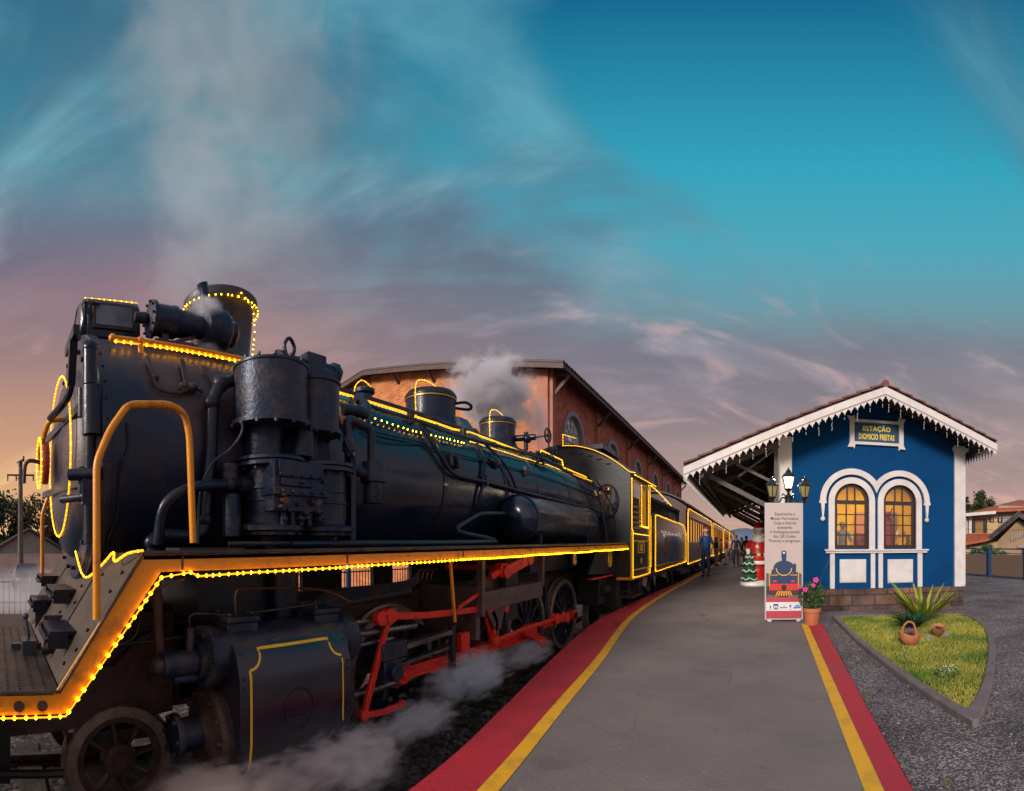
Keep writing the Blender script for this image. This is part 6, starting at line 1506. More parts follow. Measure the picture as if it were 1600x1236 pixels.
def person(loc, h, face, label, shirt, pants, hair=(.02,.012,.01), skirt=False, shorts=False, cap=None, arms=((.10,.02),(.10,.02)), step=.0, sleeve='short', fat=1.0, group='people on the platform', shoes=(.02,.02,.025), legs_up=True, bare_legs=False):
    k = h/1.72; p = thing('person', label, 'person', (0,0,0), group)
    V, E, Rd = [], [], []
    def v(x, y, z, r, to=None):
        V.append((x*k, y*k, z*k)); Rd.append(r*k if not isinstance(r, tuple) else (r[0]*k, r[1]*k))
        if to is not None: E.append((to, len(V)-1))
        return len(V)-1
    pel = v(0, 0, .94, .105); wai = v(0, .0, 1.08, .10, pel); che = v(0, .0, 1.28, .115, wai); nb_ = v(0, -.01, 1.43, .07, che); nk = v(0, .0, 1.50, .052, nb_)
    h1 = v(0, .02, 1.58, .072, nk); h2 = v(0, .015, 1.66, .070, h1)
    hands = []
    for s, (fwd, bend) in zip((-1, 1), arms):
        sh_ = v(s*.17, 0, 1.40, .055, nb_); el = v(s*(.24+.02), -.02+fwd*.3, 1.13, .040, sh_)
        wr = v(s*(.26-.1*bend), .02+fwd+bend*.25, .88+bend*.35, .027, el); ha = v(s*(.26-.12*bend), .03+fwd*1.1+bend*.30, .82+bend*.36, .032, wr); hands.append((s, ha))
    for s in (-1, 1):
        hp_ = v(s*.09, 0, .88, .085, pel); kn = v(s*.10, .02+s*step*.5, .49, .058, hp_); an = v(s*.10, -.02+s*step, .09, .038, kn); ft = v(s*.105, .10+s*step, .035, .036, an)
    bd = skinned(V, E, Rd)
    # fingers and thumb, ears and nose
    for s, hi in hands:
        c = Vector(V[hi]); 
        for q, (off, ln) in enumerate(((-.026, .070), (-.009, .082), (.009, .076), (.025, .058))):
            a = c+Vector((0, off*k, -.015*k)); m_1 = a+Vector((-s*.006*k, .004*k, -ln*.5*k)); e = a+Vector((-s*.022*k, .008*k, -ln*k)); bd.tube([a, m_1, e], [.010*k, .009*k, .007*k], 6)
        bd.tube([c+Vector((0, .02*k, .01*k)), c+Vector((-s*.01*k, .045*k, -.015*k)), c+Vector((-s*.015*k, .05*k, -.045*k))], [.011*k, .010*k, .008*k], 6)
    hc = Vector((0, .02*k, 1.61*k))
    bd.ball(hc, .085*k, 14, sx=.88, sy=1.05, sz=1.28)
    for s in (-1, 1): bd.ball(hc+Vector((s*.078*k, -.005*k, -.01*k)), .022*k, 8, sx=.4)
    bd.ball(hc+Vector((0, .095*k, -.012*k)), .017*k, 8, sz=1.4)
    body = bd.build('body', SKIN, p, sharp=80)
    for s in (-1, 1): MB().ball(hc+Vector((s*.032*k, .080*k, .012*k)), .010*k, 8).build('eye', mat('eye_dark', (.02,.015,.012), .2), body)
    MB().box(-.022*k, .022*k, hc.y+.082*k, hc.y+.090*k, hc.z-.055*k, hc.z-.048*k).build('mouth', mat('lip', (.35,.10,.08), .5), body)
    hb_ = MB(); hb_.ball(hc+Vector((0, -.018*k, .028*k)), .092*k, 14, sx=.95, sy=1.0, sz=1.12); 
    if skirt or bare_legs: hb_.ball(hc+Vector((0, -.06*k, -.10*k)), .075*k, 10, sz=1.5, sy=.6)
    hb_.build('hair', mat('hair_%02d' % int(hair[0]*300), hair, .6), p, sharp=80)
    # clothing
    S, SE, SRd = [], [], []
    def u(i, g, to=None, cut=None):
        S.append(V[i] if cut is None else cut); rr = Rd[i]; SRd.append(rr*g if not isinstance(rr, tuple) else rr)
        if to is not None: SE.append((to, len(S)-1))
        return len(S)-1
    lowv = (0, 0, .90*k)
    a0 = u(pel, 1.22*fat, cut=lowv); a1 = u(wai, 1.22*fat, a0); a2 = u(che, 1.18*fat, a1); a3 = u(nb_, 1.12, a2)
    base_ = nk+3
    for q in range(2):
        i0 = base_+q*4; s1 = u(i0, 1.28, a3); s2 = u(i0+1, 1.30, s1)
        if sleeve == 'long': u(i0+2, 1.5, s2)
    sm = skinned(S, SE, SRd); sm.build('shirt', shirt, p, sharp=80)
    S, SE, SRd = [], [], []
    b0 = u(pel, 1.13*fat)
    u(wai, 1.05*fat, b0)
    L0 = base_+8
    for q in range(2):
        i0 = L0+q*4; l1 = u(i0, 1.15, b0)
        if shorts or skirt:
            kx, ky, kz = V[i0+1]; hx, hy, hz = V[i0]; u(i0+1, 1.45 if not skirt else 1.9, l1, cut=(kx*.4+hx*.6, ky*.4+hy*.6, kz*.45+hz*.55) if skirt else (kx, ky, kz+.03*k))
        else:
            l2 = u(i0+1, 1.28, l1); u(i0+2, 1.62, l2)
    skinned(S, SE, SRd).build('skirt' if skirt else 'trousers', pants, p, sharp=80)
    for q, s in enumerate((-1, 1)):
        ax, ay, az = V[L0+q*4+2]; sb2 = MB(); sb2.ball((ax, ay+.05*k, .042*k), .062*k, 12, sx=.75, sy=2.1, sz=.72); sb2.build('shoe', mat('shoe_%02d' % int(shoes[0]*100), shoes, .5), p, sharp=80)
    if cap:
        cb = MB(); cb.lathe([(.098*k, -.01*k), (.102*k, .02*k), (.09*k, .075*k), (.05*k, .10*k), (0, .105*k)], hc+Vector((0, -.012*k, .045*k)), 'Z', 18); cb.ball(hc+Vector((0, .085*k, .045*k)), .07*k, 12, sz=.12)
        cc = cb.build('cap', cap, p, sharp=60)
        MB().lathe([(.099*k, -.012*k), (.105*k, -.010*k), (.105*k, .022*k), (.099*k, .024*k)], hc+Vector((0, -.012*k, .045*k)), 'Z', 18).build('cap_band', M['white'], cc)
    p.location = loc; p.rotation_euler = (0, 0, face)
    return p
BLU = mat('royal_blue_overall', (.006,.060,.19), .7, 0, (.008,.045,.14), 6, bump=.2, bscale=30)
NAV = mat('navy_trousers', (.006,.035,.12), .75, 0, (.008,.028,.09), 8)
cap_ = mat('red_cap', (.50,.03,.02), .6)
def pl(px, py): v_ = gat(px, py, 0); return (v_.x, v_.y, 0)
person(pl(1103, 901), 1.92, R(20), 'man in blue work clothes and a red cap seen from behind beside the train', BLU, NAV, cap=cap_, arms=((.02,.28),(.05,.12)), fat=1.32, hair=(.30,.28,.27))
person(pl(1119, 884), 1.70, R(-60), 'woman in a dark top and yellow skirt standing by the train', mat('dark_top', (.02,.02,.03), .7), mat('mustard_skirt', (.45,.24,.04), .7), skirt=True, arms=((.05,.5),(.05,.4)))
person(pl(1135, 883), 1.70, R(80), 'person in a red shirt and pale shorts walking on the platform', mat('red_shirt', (.30,.03,.02), .7), mat('pale_shorts', (.35,.28,.24), .7), shorts=True, arms=((.05,.4),(.1,.2)), step=.10)
person(pl(1150, 886.5), 1.78, R(170), 'man in dark clothes standing with his back to the platform post', mat('dark_navy_shirt', (.012,.02,.04), .7), mat('black_trousers', (.012,.014,.02), .7), arms=((.02,.1),(.02,.1)), sleeve='long')
person(pl(1159, 884.5), 1.68, R(150), 'person in a beige top and short trousers between two darkly dressed people', mat('beige_top', (.28,.16,.11), .7), mat('brown_shorts', (.12,.07,.05), .7), shorts=True, bare_legs=True)
person(pl(1166, 886), 1.75, R(200), 'person in black next to the red and white statue', mat('black_top', (.015,.014,.016), .7), mat('black_trousers2', (.012,.012,.014), .7), sleeve='long')
person(pl(1127, 878), 1.68, R(90), 'distant person in orange near the last coaches', mat('orange_top', (.40,.14,.03), .7), mat('dark_trousers', (.03,.03,.04), .7))
person(pl(1142, 879), 1.72, R(190), 'distant person in a white shirt walking towards the last coaches', mat('white_shirt', (.5,.46,.42), .7), mat('grey_trousers', (.06,.06,.07), .7), step=.1)
pt = person((-2.78, 15.9, 1.15), 1.65, R(-90), 'crew member in a blue shirt and blue hood leaning out over the tender', BLU, NAV, cap=mat('blue_cap', (.01,.10,.28), .6), arms=((.25,.2),(.2,.2)))
# shopkeeper seen through the window
person((2.62, 13.35, ZS+.08), 1.70, R(175), 'grey haired person behind the left arched station window', mat('pale_grey_shirt', (.30,.26,.24), .8), NAV, hair=(.16,.14,.13), arms=((.1,.5),(.1,.3)), group='people inside the station')
for i, (x, c, l) in enumerate(((2.28, (.35,.05,.04), 'red and dark clothes stand behind the left window by the grey haired person'), (3.02, (.45,.06,.03), 'brown and red souvenir heap at the right side of the left window'))):
    b = MB(); rv = random.Random(i)
    for k in range(9): b.box(x+rv.uniform(-.12,.10), x+rv.uniform(.0,.16), 12.9+rv.uniform(0,.2), 13.1+rv.uniform(0,.2), ZS+.08 if k == 0 else ZS+.5+rv.uniform(0,.7), ZS+1.2+rv.uniform(-.1,.25))
    tag(b.build('souvenir_stand', mat('souvenirs_%d' % i, c, .6, 0, (.05,.03,.05), 9), bevel=.01), l, 'souvenir stand', 'souvenir stands inside the station')

# ================================================================== PAINTED CHRISTMAS STATUE
sp = gat(1180, 915, 0)
sa = thing('christmas_statue', 'painted statue of a white bearded man in red beside a small green tree', 'statue', (sp.x, sp.y, 0))
SRED = mat('glossy_red_statue_paint', (.50,.012,.010), .3, 0, (.38,.01,.01), 5, coat=.4); SWH = mat('white_statue_paint', (.75,.72,.68), .4, 0, (.6,.56,.5), 6, bump=.3, bscale=20, coat=.2)
SGR = mat('green_statue_paint', (.012,.10,.035), .3, 0, (.008,.06,.02), 6, coat=.4); SSK = mat('statue_face_paint', (.62,.33,.22), .4); SBK = mat('black_statue_paint', (.02,.02,.02), .3, coat=.3); GLD = mat('gold_statue_paint', (.70,.45,.12), .3)
ox, oy = sp.x, sp.y
def sl(prof, dx_=0, dy_=0, n=28, sy=1.0, wob=None):
    b = MB(); vs, fs = [], []
    for j, (r, h_) in enumerate(prof):
        for k in range(n):
            a = 2*PI*k/n; rr = r*(1+(wob(a, h_) if wob else 0)); vs.append((ox+dx_+rr*cos(a), oy+dy_+rr*sin(a)*sy, h_))
    for j in range(len(prof)-1):
        for k in range(n): k2 = (k+1) % n; fs.append((j*n+k, j*n+k2, (j+1)*n+k2, (j+1)*n+k))
    fs.append(tuple(range(n))[::-1]); fs.append(tuple((len(prof)-1)*n+k for k in range(n)))
    return b.add(vs, fs)
sl([(.44,0),(.47,.03),(.45,.10),(.40,.16),(.30,.18)], .0, 0, wob=lambda a, z: .05*sin(5*a)+.03*sin(11*a)).build('snow_base', SWH, sa, sharp=80)
sl([(.20,.15),(.27,.25),(.27,.50),(.24,.62),(.27,.66),(.31,.72),(.33,.85),(.31,1.0),(.30,1.12),(.30,1.22),(.24,1.38),(.15,1.46),(.10,1.50)], .10, 0, sy=.8).build('red_suit', SRED, sa, sharp=80)
sl([(.325,.66),(.345,.69),(.345,.75),(.325,.78)], .10, 0, sy=.8, wob=lambda a, z: .03*sin(14*a)).build('fur_trim', SWH, sa, sharp=80)
b = sl([(.318,.94),(.326,.945),(.326,1.0),(.318,1.005)], .10, 0, sy=.8); b.build('belt', SBK, sa)
b = MB(); b.box(ox+.05, ox+.16, oy-.285, oy-.255, .925, 1.02); b.build('belt_buckle', GLD, sa)
hd_ = MB(); hd_.ball((ox+.10, oy-.02, 1.62), .15, 20, sz=1.12); hd_.ball((ox+.10, oy-.175, 1.61), .030, 10); hd_.build('head', SSK, sa, sharp=80)
b = MB(); b.ball((ox+.10, oy-.10, 1.44), .165, 20, sx=1.05, sy=.75, sz=1.05); b.ball((ox+.045, oy-.165, 1.565), .055, 12, sx=1.3, sz=.45); b.ball((ox+.155, oy-.165, 1.565), .055, 12, sx=1.3, sz=.45)
for k in range(9): b.ball((ox+.10+.15*cos(PI+PI*k/8), oy-.12, 1.45+.12*sin(PI+PI*k/8)), .045, 10)
for s_ in (-1, 1): b.ball((ox+.10+s_*.135, oy-.04, 1.57), .05, 10, sz=1.6); b.ball((ox+.10+s_*.055, oy-.148, 1.69), .026, 8, sx=1.5, sz=.6)
b.build('beard', SWH, sa, sharp=80)
b = MB()
for s in (-1, 1): b.ball((ox+.10+s*.052, oy-.155, 1.655), .014, 8)
b.build('eyes', SBK, sa)
b = sl([(.160,1.715),(.175,1.735),(.175,1.775),(.155,1.80)], .10, 0, wob=lambda a, z: .04*sin(9*a)); b.build('hat_band', SWH, sa, sharp=80)
b = MB(); b.tube([(ox+.10, oy, 1.76), (ox+.10, oy, 1.85), (ox+.13, oy, 1.93), (ox+.17, oy, 1.99)], [.165, .13, .075, .035], 18); b.build('hat', SRED, sa, sharp=80)
b = MB(); b.ball((ox+.185, oy, 2.0), .052, 14); b.build('pompom', SWH, sa, sharp=80)
MB().tube([(ox-.10, oy-.02, 1.36), (ox-.20, oy-.08, 1.24), (ox-.22, oy-.18, 1.14)], [.10, .105, .085], 14).build('sleeve', SRED, sa, sharp=80)
MB().tube([(ox+.30, oy-.02, 1.36), (ox+.42, oy-.08, 1.15), (ox+.34, oy-.22, 1.0)], [.10, .105, .085], 14).build('sleeve', SRED, sa, sharp=80)
MB().ball((ox-.22, oy-.20, 1.11), .085, 14, sz=.6).build('cuff', SWH, sa, sharp=80); MB().ball((ox+.33, oy-.23, .99), .085, 14, sz=.6).build('cuff', SWH, sa, sharp=80)
for cx_, cz_ in ((ox-.22, 1.06), (ox+.32, .93)):
    mt_ = MB(); mt_.ball((cx_, oy-.24, cz_), .06, 12)
    for q in range(4): mt_.tube([(cx_-.03+.02*q, oy-.27, cz_), (cx_-.03+.02*q, oy-.31, cz_-.03), (cx_-.03+.02*q, oy-.29, cz_-.07)], [.015, .014, .011], 6)
    mt_.tube([(cx_+.05, oy-.25, cz_+.01), (cx_+.06, oy-.29, cz_)], [.016, .012], 6); mt_.build('glove', SWH, sa, sharp=80)
for z in (1.30, 1.18, 1.08): MB().ball((ox+.08, oy-.245, z), .022, 10).build('button', SWH, sa)
tb = []
for j, (zb, r0, r1) in enumerate(((.16, .26, .15), (.40, .225, .12), (.62, .18, .09), (.82, .13, .04))): tb.append((zb, r0, r1))
tr_ = MB()
for zb, r0, r1 in tb:
    vs, fs = [], []; n = 30
    for (r, z) in ((r0*.9, zb), (r0, zb+.03), (r0*.95, zb+.08), (r1, zb+.27)):
        for k in range(n): a = 2*PI*k/n; vs.append((ox-.17+r*(1+.06*sin(6*a))*cos(a), oy-.20+r*(1+.06*sin(6*a))*sin(a)*.9, z-(.02*cos(6*a) if r > r1 else 0)))
    for j in range(3):
        for k in range(n): k2 = (k+1) % n; fs.append((j*n+k, j*n+k2, (j+1)*n+k2, (j+1)*n+k))
    fs.append(tuple(range(n))[::-1]); fs.append(tuple(3*n+k for k in range(n))); tr_.add(vs, fs)
tr_.ball((ox-.17, oy-.2, 1.08), .05, 10, sz=1.2)
tree_ = tr_.build('little_tree', SGR, sa, sharp=60)
b = MB()
for zb, r0, r1 in tb: b.tube([(ox-.17+(r0*.99)*(1+.06*sin(6*a))*cos(a), oy-.20+(r0*.99)*(1+.06*sin(6*a))*sin(a)*.9, zb+.075-.03*cos(6*a)) for a in [2*PI*k/48 for k in range(48)]], .017, 8, closed=True)
b.build('snow_garland', SWH, tree_, sharp=80)

# ================================================================== BANNER TOTEM
bp0 = gat(1197, 971, 0); bp1 = gat(1253, 973, 0)
BXc = (bp0.x+bp1.x)/2; BYc = 7.98; BWd = .60; BHt = 1.975
bt = thing('banner_stand', 'tall narrow information banner showing an old locomotive, standing at the head of the yellow line', 'banner', (BXc, BYc, 0))
x0, x1 = BXc-BWd/2, BXc+BWd/2; yf = BYc-.03
def bmat(n, c): return mat('print_'+n, c, .45)
b = MB(); b.box(x0-.02, x1+.02, BYc-.02, BYc+.05, .04, BHt+.01); b.build('case', mat('banner_case_grey', (.45,.44,.45), .4), bt, bevel=.004)
BG_ = mat('print_beige', (.50,.41,.385), .45, 0, (.46,.37,.35), 1.5)
bl = MB().box(x0, x1, yf+.004, yf+.009, .06, BHt).build('sheet', BG_, bt)
def pr(name, poly, m, l=1):
    y = yf+.003-.0012*l
    return solid2d(name, [[(BXc+u, v_) for u, v_ in poly]], .001, lambda u, v_, w: (u, y+w, v_), m, bl)
def rect(a, b_, c, d): return [(a, c), (b_, c), (b_, d), (a, d)]
hw_ = BWd/2-.004
pr('print_ground', rect(-hw_, hw_, .42, .60)+[(hw_, .78), (.2, .72), (-.1, .74), (-hw_, .80)][0:0], bmat('dark_ground', (.035,.03,.035)))
pr('print_backdrop', [(-hw_, .60), (hw_, .60), (hw_, .80), (.22, .84), (.1, .72), (-.12, .72), (-.22, .80), (-hw_, .82)], bmat('brown_backdrop', (.12,.08,.07)))
pr('print_red_band', rect(-hw_, hw_, .065, .19), bmat('rose_red', (.42,.05,.07)))
pr('print_red_band', rect(-hw_, hw_, .335, .42), bmat('rose_red', (.42,.05,.07)), 2)
pr('print_white_band', rect(-hw_, hw_, .19, .335), bmat('white', (.72,.70,.72)))
nvy = bmat('navy_engine', (.012,.035,.10)); ylp = bmat('yellow', (.75,.50,.05)); rdp = bmat('bright_red', (.60,.03,.02)); blk = bmat('black', (.012,.012,.016)); orp = bmat('orange', (.75,.33,.03))
pr('print_engine', [(.175*cos(a)-.0, .90+.125*sin(a)) for a in [2*PI*k/36 for k in range(36)]], nvy, 3)
pr('print_engine', [(-.035, 1.02), (.035, 1.02), (.045, 1.11), (.028, 1.15), (-.028, 1.15), (-.045, 1.11)], nvy, 2)
pr('print_engine', [(.045*cos(a), 1.155+.04*sin(a)) for a in [2*PI*k/16 for k in range(16)]], nvy, 4)
pr('print_lamp', [(.018*cos(a), 1.155+.016*sin(a)) for a in [2*PI*k/12 for k in range(12)]], bmat('lamp_white', (.8,.8,.78)), 5)
pr('print_engine', rect(-.215, .215, .64, .82), nvy, 2)
pr('print_engine', [(.15, .80), (.20, .80), (.205, .95), (.185, .985), (.155, .96)], nvy, 4)
pr('print_engine', [(-.21, .80), (-.14, .80), (-.15, .88), (-.20, .88)], nvy, 4)
pr('print_ring', [((.135)*cos(a), .90+.128*sin(a)) for a in [PI+PI*k/18 for k in range(19)]]+[((.122)*cos(a), .90+.114*sin(a)) for a in [2*PI-PI*k/18 for k in range(19)]], ylp, 5)
pr('print_ring', [((.128)*cos(a), .90+.118*sin(a)) for a in [PI+PI*k/18 for k in range(19)]][:1]+[(.128, .90), (.128, .89), (-.128, .89)], nvy, 2)
pr('print_rail', rect(-.23, -.10, .78, .79), ylp, 5); pr('print_rail', rect(.10, .23, .78, .79), ylp, 5)
for s in (-1, 1):
    pr('print_hand_rail', [(s*.235, .60), (s*.245, .60), (s*.25, .80), (s*.235, .93), (s*.225, .93), (s*.24, .80)], ylp, 6)
    pr('print_marker', rect(s*.15-.03, s*.15+.03, .665, .70), rdp, 5)
pr('print_buffer', [(-.245, .53), (.245, .53), (.24, .64), (-.24, .64)], rdp, 5)
pr('print_coupling', [(.045*cos(a), .575+.05*sin(a)) for a in [2*PI*k/18 for k in range(18)]], blk, 7)
pr('print_pilot', [(-.15, .435), (.15, .435), (.11, .52), (-.11, .52)], blk, 6)
for k in range(-3, 4):
    u_ = k*.042; pr('print_pilot_bar', [(u_*.75-.011, .52), (u_*.75+.011, .52), (u_*1.05+.013, .44), (u_*1.05-.013, .44)], orp, 8)
for s in (-1, 1): pr('print_track', [(s*.06, .425), (s*.10, .425), (s*.28, .44), (s*.285, .45)], bmat('rail_grey', (.35,.33,.33)), 3)
for tx, zz in zip(('Experiencie o', 'Museu Ferroviário.', 'Ouça a história', 'acessando', 'o Audioguia através', 'dos QR Codes.', 'Vivencie o progresso.'), [1.775-.074*k for k in range(7)]):
    letters('printed_text', tx, .072, lambda u, v_, w, zz=zz: (BXc+.015+u*.86, yf+.001-w*.1, zz+v_), mat('print_text_dark', (.05,.04,.05), .5), bl, bold=.0006, thick=.002)
pr('print_logo', [(-.235, .245), (-.225, .225), (-.215, .245), (-.215, .27), (-.225, .285), (-.235, .27)], bmat('logo_grey', (.12,.14,.16)), 4)
pr('print_logo', rect(-.245, -.205, .215, .222), bmat('logo_red', (.5,.1,.1)), 4)
pr('print_logo', rect(-.175, -.095, .215, .305), bmat('logo_blue', (.01,.07,.22)), 4)
pr('print_logo', [(-.165, .225), (-.105, .225), (-.105, .26), (-.115, .275), (-.155, .275), (-.165, .26)], bmat('white', (.72,.70,.72)), 5)
pr('print_logo', rect(-.150, -.120, .225, .25), bmat('logo_blue', (.01,.07,.22)), 6)
pr('print_logo', rect(-.07, .055, .235, .250), bmat('logo_grey', (.12,.14,.16)), 4); pr('print_logo', [(-.02, .265), (.01, .262), (.025, .285), (-.005, .275)], bmat('logo_green', (.15,.35,.12)), 4)
pr('print_logo', [(.09, .255), (.105, .24), (.12, .255), (.12, .29), (.09, .29)], bmat('logo_grey', (.12,.14,.16)), 4); pr('print_logo', rect(.085, .125, .215, .222), bmat('logo_grey', (.12,.14,.16)), 4)
pr('print_logo', [(.155, .225), (.275, .235), (.285, .265), (.165, .255)], bmat('logo_sky', (.02,.22,.55)), 4); pr('print_logo', rect(.185, .255, .268, .285), bmat('logo_sky', (.02,.22,.55)), 4)
for s in (-.24, .24):
    b = MB(); b.cyl((BXc+s-.02, BYc-.02, .02), (BXc+s+.02, BYc-.02, .02), .02, n=12); b.box(BXc+s-.035, BXc+s+.035, BYc-.05, BYc+.08, .02, .045); b.build('foot', M['white'], bt)

# ================================================================== STREET LAMP
LX, LY = 8.85*tan((1232-PX0)/FPX), 8.85
sc_ = lambda py: EYE+(PY0-py)/FPX*LY/cos((1232-PX0)/FPX)
lp_ = thing('street_lamp', 'black cast iron lamp post with three lanterns, the middle one lit, behind the banner', 'street lamp', (LX, LY, 0))
LK = mat('black_lamp_iron', (.012,.013,.018), .35, .2, coat=.3)
b = MB(); zj = sc_(782); b.lathe([(.12,0),(.12,.06),(.08,.10),(.075,.5),(.05,.56),(.04,.7),(.035,zj-.35),(.05,zj-.3),(.06,zj-.12),(.075,zj-.05),(.06,zj+.03),(.075,zj+.08),(.03,zj+.12)], (LX, LY, 0), 'Z', 18); b.build('post', LK, lp_)
def lantern(cx, zb, zt_, lit):
    # zb bottom of glass, zt top finial
    H = zt_-zb; b = MB(); n = 6
    gr, gt = .065, .115; zg = zb+H*.52
    def hx(r, z): return [(cx+r*cos(PI/6+2*PI*k/n), LY+r*sin(PI/6+2*PI*k/n), z) for k in range(n)]
    b.add(hx(gt+.025, zg)+hx(gt+.02, zg+.02), [tuple(range(6))[::-1]]+[tuple(range(6, 12))]+[(k, (k+1) % 6, 6+(k+1) % 6, 6+k) for k in range(6)])
    b.lathe([(gt+.015, zg+.02), (.075, zg+H*.20), (.045, zg+H*.27), (.05, zg+H*.30), (.03, zg+H*.36), (.012, zg+H*.40), (.016, zg+H*.45), (0, zt_)], (cx, LY, 0), 'Z', 6)
    for p, q in zip(hx(gr, zb), hx(gt, zg)): b.cyl(p, q, .008, n=6)
    b.lathe([(.02, zb-.10), (.03, zb-.05), (.05, zb-.03), (gr+.01, zb-.005), (gr+.01, zb+.01), (0, zb+.011)], (cx, LY, 0), 'Z', 12)
    o = b.build('lantern', LK, lp_)
    g = MB(); g.add(hx(gr-.003, zb+.01)+hx(gt-.003, zg), [(k, (k+1) % 6, 6+(k+1) % 6, 6+k) for k in range(6)])
    g.build('lantern_glass', mat('lit_lantern_glass', (1.0,.80,.42), .4, emit=6.0) if lit else mat('amber_lantern_glass', (.34,.30,.12), .15, 0, (.22,.20,.09), 3, coat=.5), o)
lantern(LX, sc_(768), sc_(731), True) if False else None
lantern(LX, sc_(764), sc_(730), True)
dxl = 25.5/FPX*LY
lantern(LX-dxl, sc_(777), sc_(743), False); lantern(LX+dxl, sc_(777), sc_(743), False)
for s in (-1, 1):
    b = MB(); b.tube([(LX+s*.05, LY, zj+.02), (LX+s*.11, LY, zj+.06), (LX+s*.16, LY, zj-.02), (LX+s*.22, LY, zj-.04), (LX+s*dxl, LY, zj-.02), (LX+s*(dxl+.07), LY, zj+.02)], .014, 8, smooth=5)
    b.tube([(LX+s*.05, LY, zj+.08), (LX+s*.10, LY, zj+.12), (LX+s*.12, LY, zj+.09)], .012, 8, smooth=3); b.cyl((LX+s*dxl, LY, zj-.10), (LX+s*dxl, LY, zj-.02), .012, .02, 8); b.build('arm', LK, lp_)
ll = bpy.data.lights.new('lantern_light', 'POINT'); ll.energy = 60; ll.color = (1.0, .80, .50); ll.shadow_soft_size = .06
lo = bpy.data.objects.new('lantern_light', ll); COL.objects.link(lo); lo.location = (LX, LY+.20, sc_(752))

# ================================================================== PLANTS, GARDEN
TER = mat('terracotta', (.48,.16,.07), .7, 0, (.36,.11,.05), 5, .4, .7, .2, 40)
def leaf(b, base, d, l, w, arch, seg=6, fold=.0, tip=.02):
    """An arching strap leaf."""
    d = Vector(d).normalized(); s = d.cross(Vector((0,0,1))).normalized(); vs = []
    for i in range(seg+1):
        t = i/seg; p = Vector(base)+d*l*t*(1-.15*t*arch)+Vector((0,0,l*(t*(.95 if arch < 1.2 else .7)-arch*.62*t*t)))*1.0
        ww_ = w*(1-t)**.6*(.55+.45*min(1, t*4)) if i < seg else tip*w
        vs += [p-s*ww_, p-Vector((0,0,fold*ww_)), p+s*ww_]
    b.add(vs, [(3*i+j, 3*i+j+1, 3*i+j+4, 3*i+j+3) for i in range(seg) for j in (0, 1)])
def bush(name, c, rad, n, mt, par, sz=.025, flat=1.0, rnd=random.Random(3), stems=True):
    b = MB()
    for i in range(n):
        while True:
            q = Vector((rnd.uniform(-1,1), rnd.uniform(-1,1), rnd.uniform(-1,1)))
            if q.length < 1 and q.length > .3: break
        p = Vector(c)+Vector((q.x*rad, q.y*rad, q.z*rad*flat)); nrm = Vector((rnd.uniform(-1,1), rnd.uniform(-1,1), rnd.uniform(-.2,1.2))).normalized(); t = nrm.cross(Vector((rnd.random(), rnd.random(), .3))).normalized(); u2 = nrm.cross(t)
        s = sz*rnd.uniform(.6, 1.3); b.add([p-t*s*1.5, p-u2*s*.7, p+t*s*1.5, p+u2*s*.7], [(0,1,2,3)])
    if stems:
        for i in range(8): b.tube([(c[0], c[1], c[2]-rad*flat), (c[0]+rnd.uniform(-.5,.5)*rad, c[1]+rnd.uniform(-.5,.5)*rad, c[2]+rnd.uniform(-.2,.6)*rad*flat)], .004, 5)
    return b.build(name, mt, par)
LFG = mat('dark_green_leaf', (.025,.075,.02), .4, 0, (.07,.13,.03), 9, spec=.4)
fp = gat(1269, 976, 0); fpt = thing('potted_plant', 'terracotta pot of dark leaves with a few pink flowers beside the banner', 'flower pot', (fp.x, fp.y, 0))
b = MB(); b.lathe([(0,.0),(.105,.0),(.112,.02),(.132,.20),(.150,.205),(.152,.265),(.135,.27),(.128,.22),(0,.22)], (fp.x, fp.y, .004), 'Z', 32); b.build('pot', TER, fpt)
MB().lathe([(0,.235),(.125,.236)], (fp.x, fp.y, 0), 'Z', 20).build('soil', mat('potting_soil', (.03,.02,.015), .9), fpt)
bush('foliage', (fp.x+.0, fp.y, .46), .24, 520, LFG, fpt, .022, .95)
b = MB(); rnd = random.Random(6)
for (dx_, z, s) in ((-.13, .58, .035), (.04, .73, .04), (.0, .64, .03), (-.22, .62, .028)):
    for k in range(5):
        a = 2*PI*k/5; c = Vector((fp.x+dx_, fp.y-.16, z)); b.ball(c+Vector((s*.7*cos(a), 0, s*.7*sin(a))), s*.55, 8, sy=.4)
b.build('pink_flowers', mat('magenta_petal', (.75,.04,.30), .5), fpt, sharp=80)
b = MB(); b.tube([(fp.x+.05, fp.y, .4), (fp.x+.15, fp.y, .75), (fp.x+.26, fp.y, 1.0), (fp.x+.28, fp.y, 1.02)], .005, 5, smooth=3); leaf(b, (fp.x+.26, fp.y, 1.0), (1,-.2,0), .12, .02, .6); leaf(b, (fp.x+.2, fp.y, .88), (-1,-.2,0), .10, .02, .5); leaf(b, (fp.x+.14, fp.y, .72), (1,-.3,0), .10, .02, .7); b.build('tall_shoot', LFG, fpt)

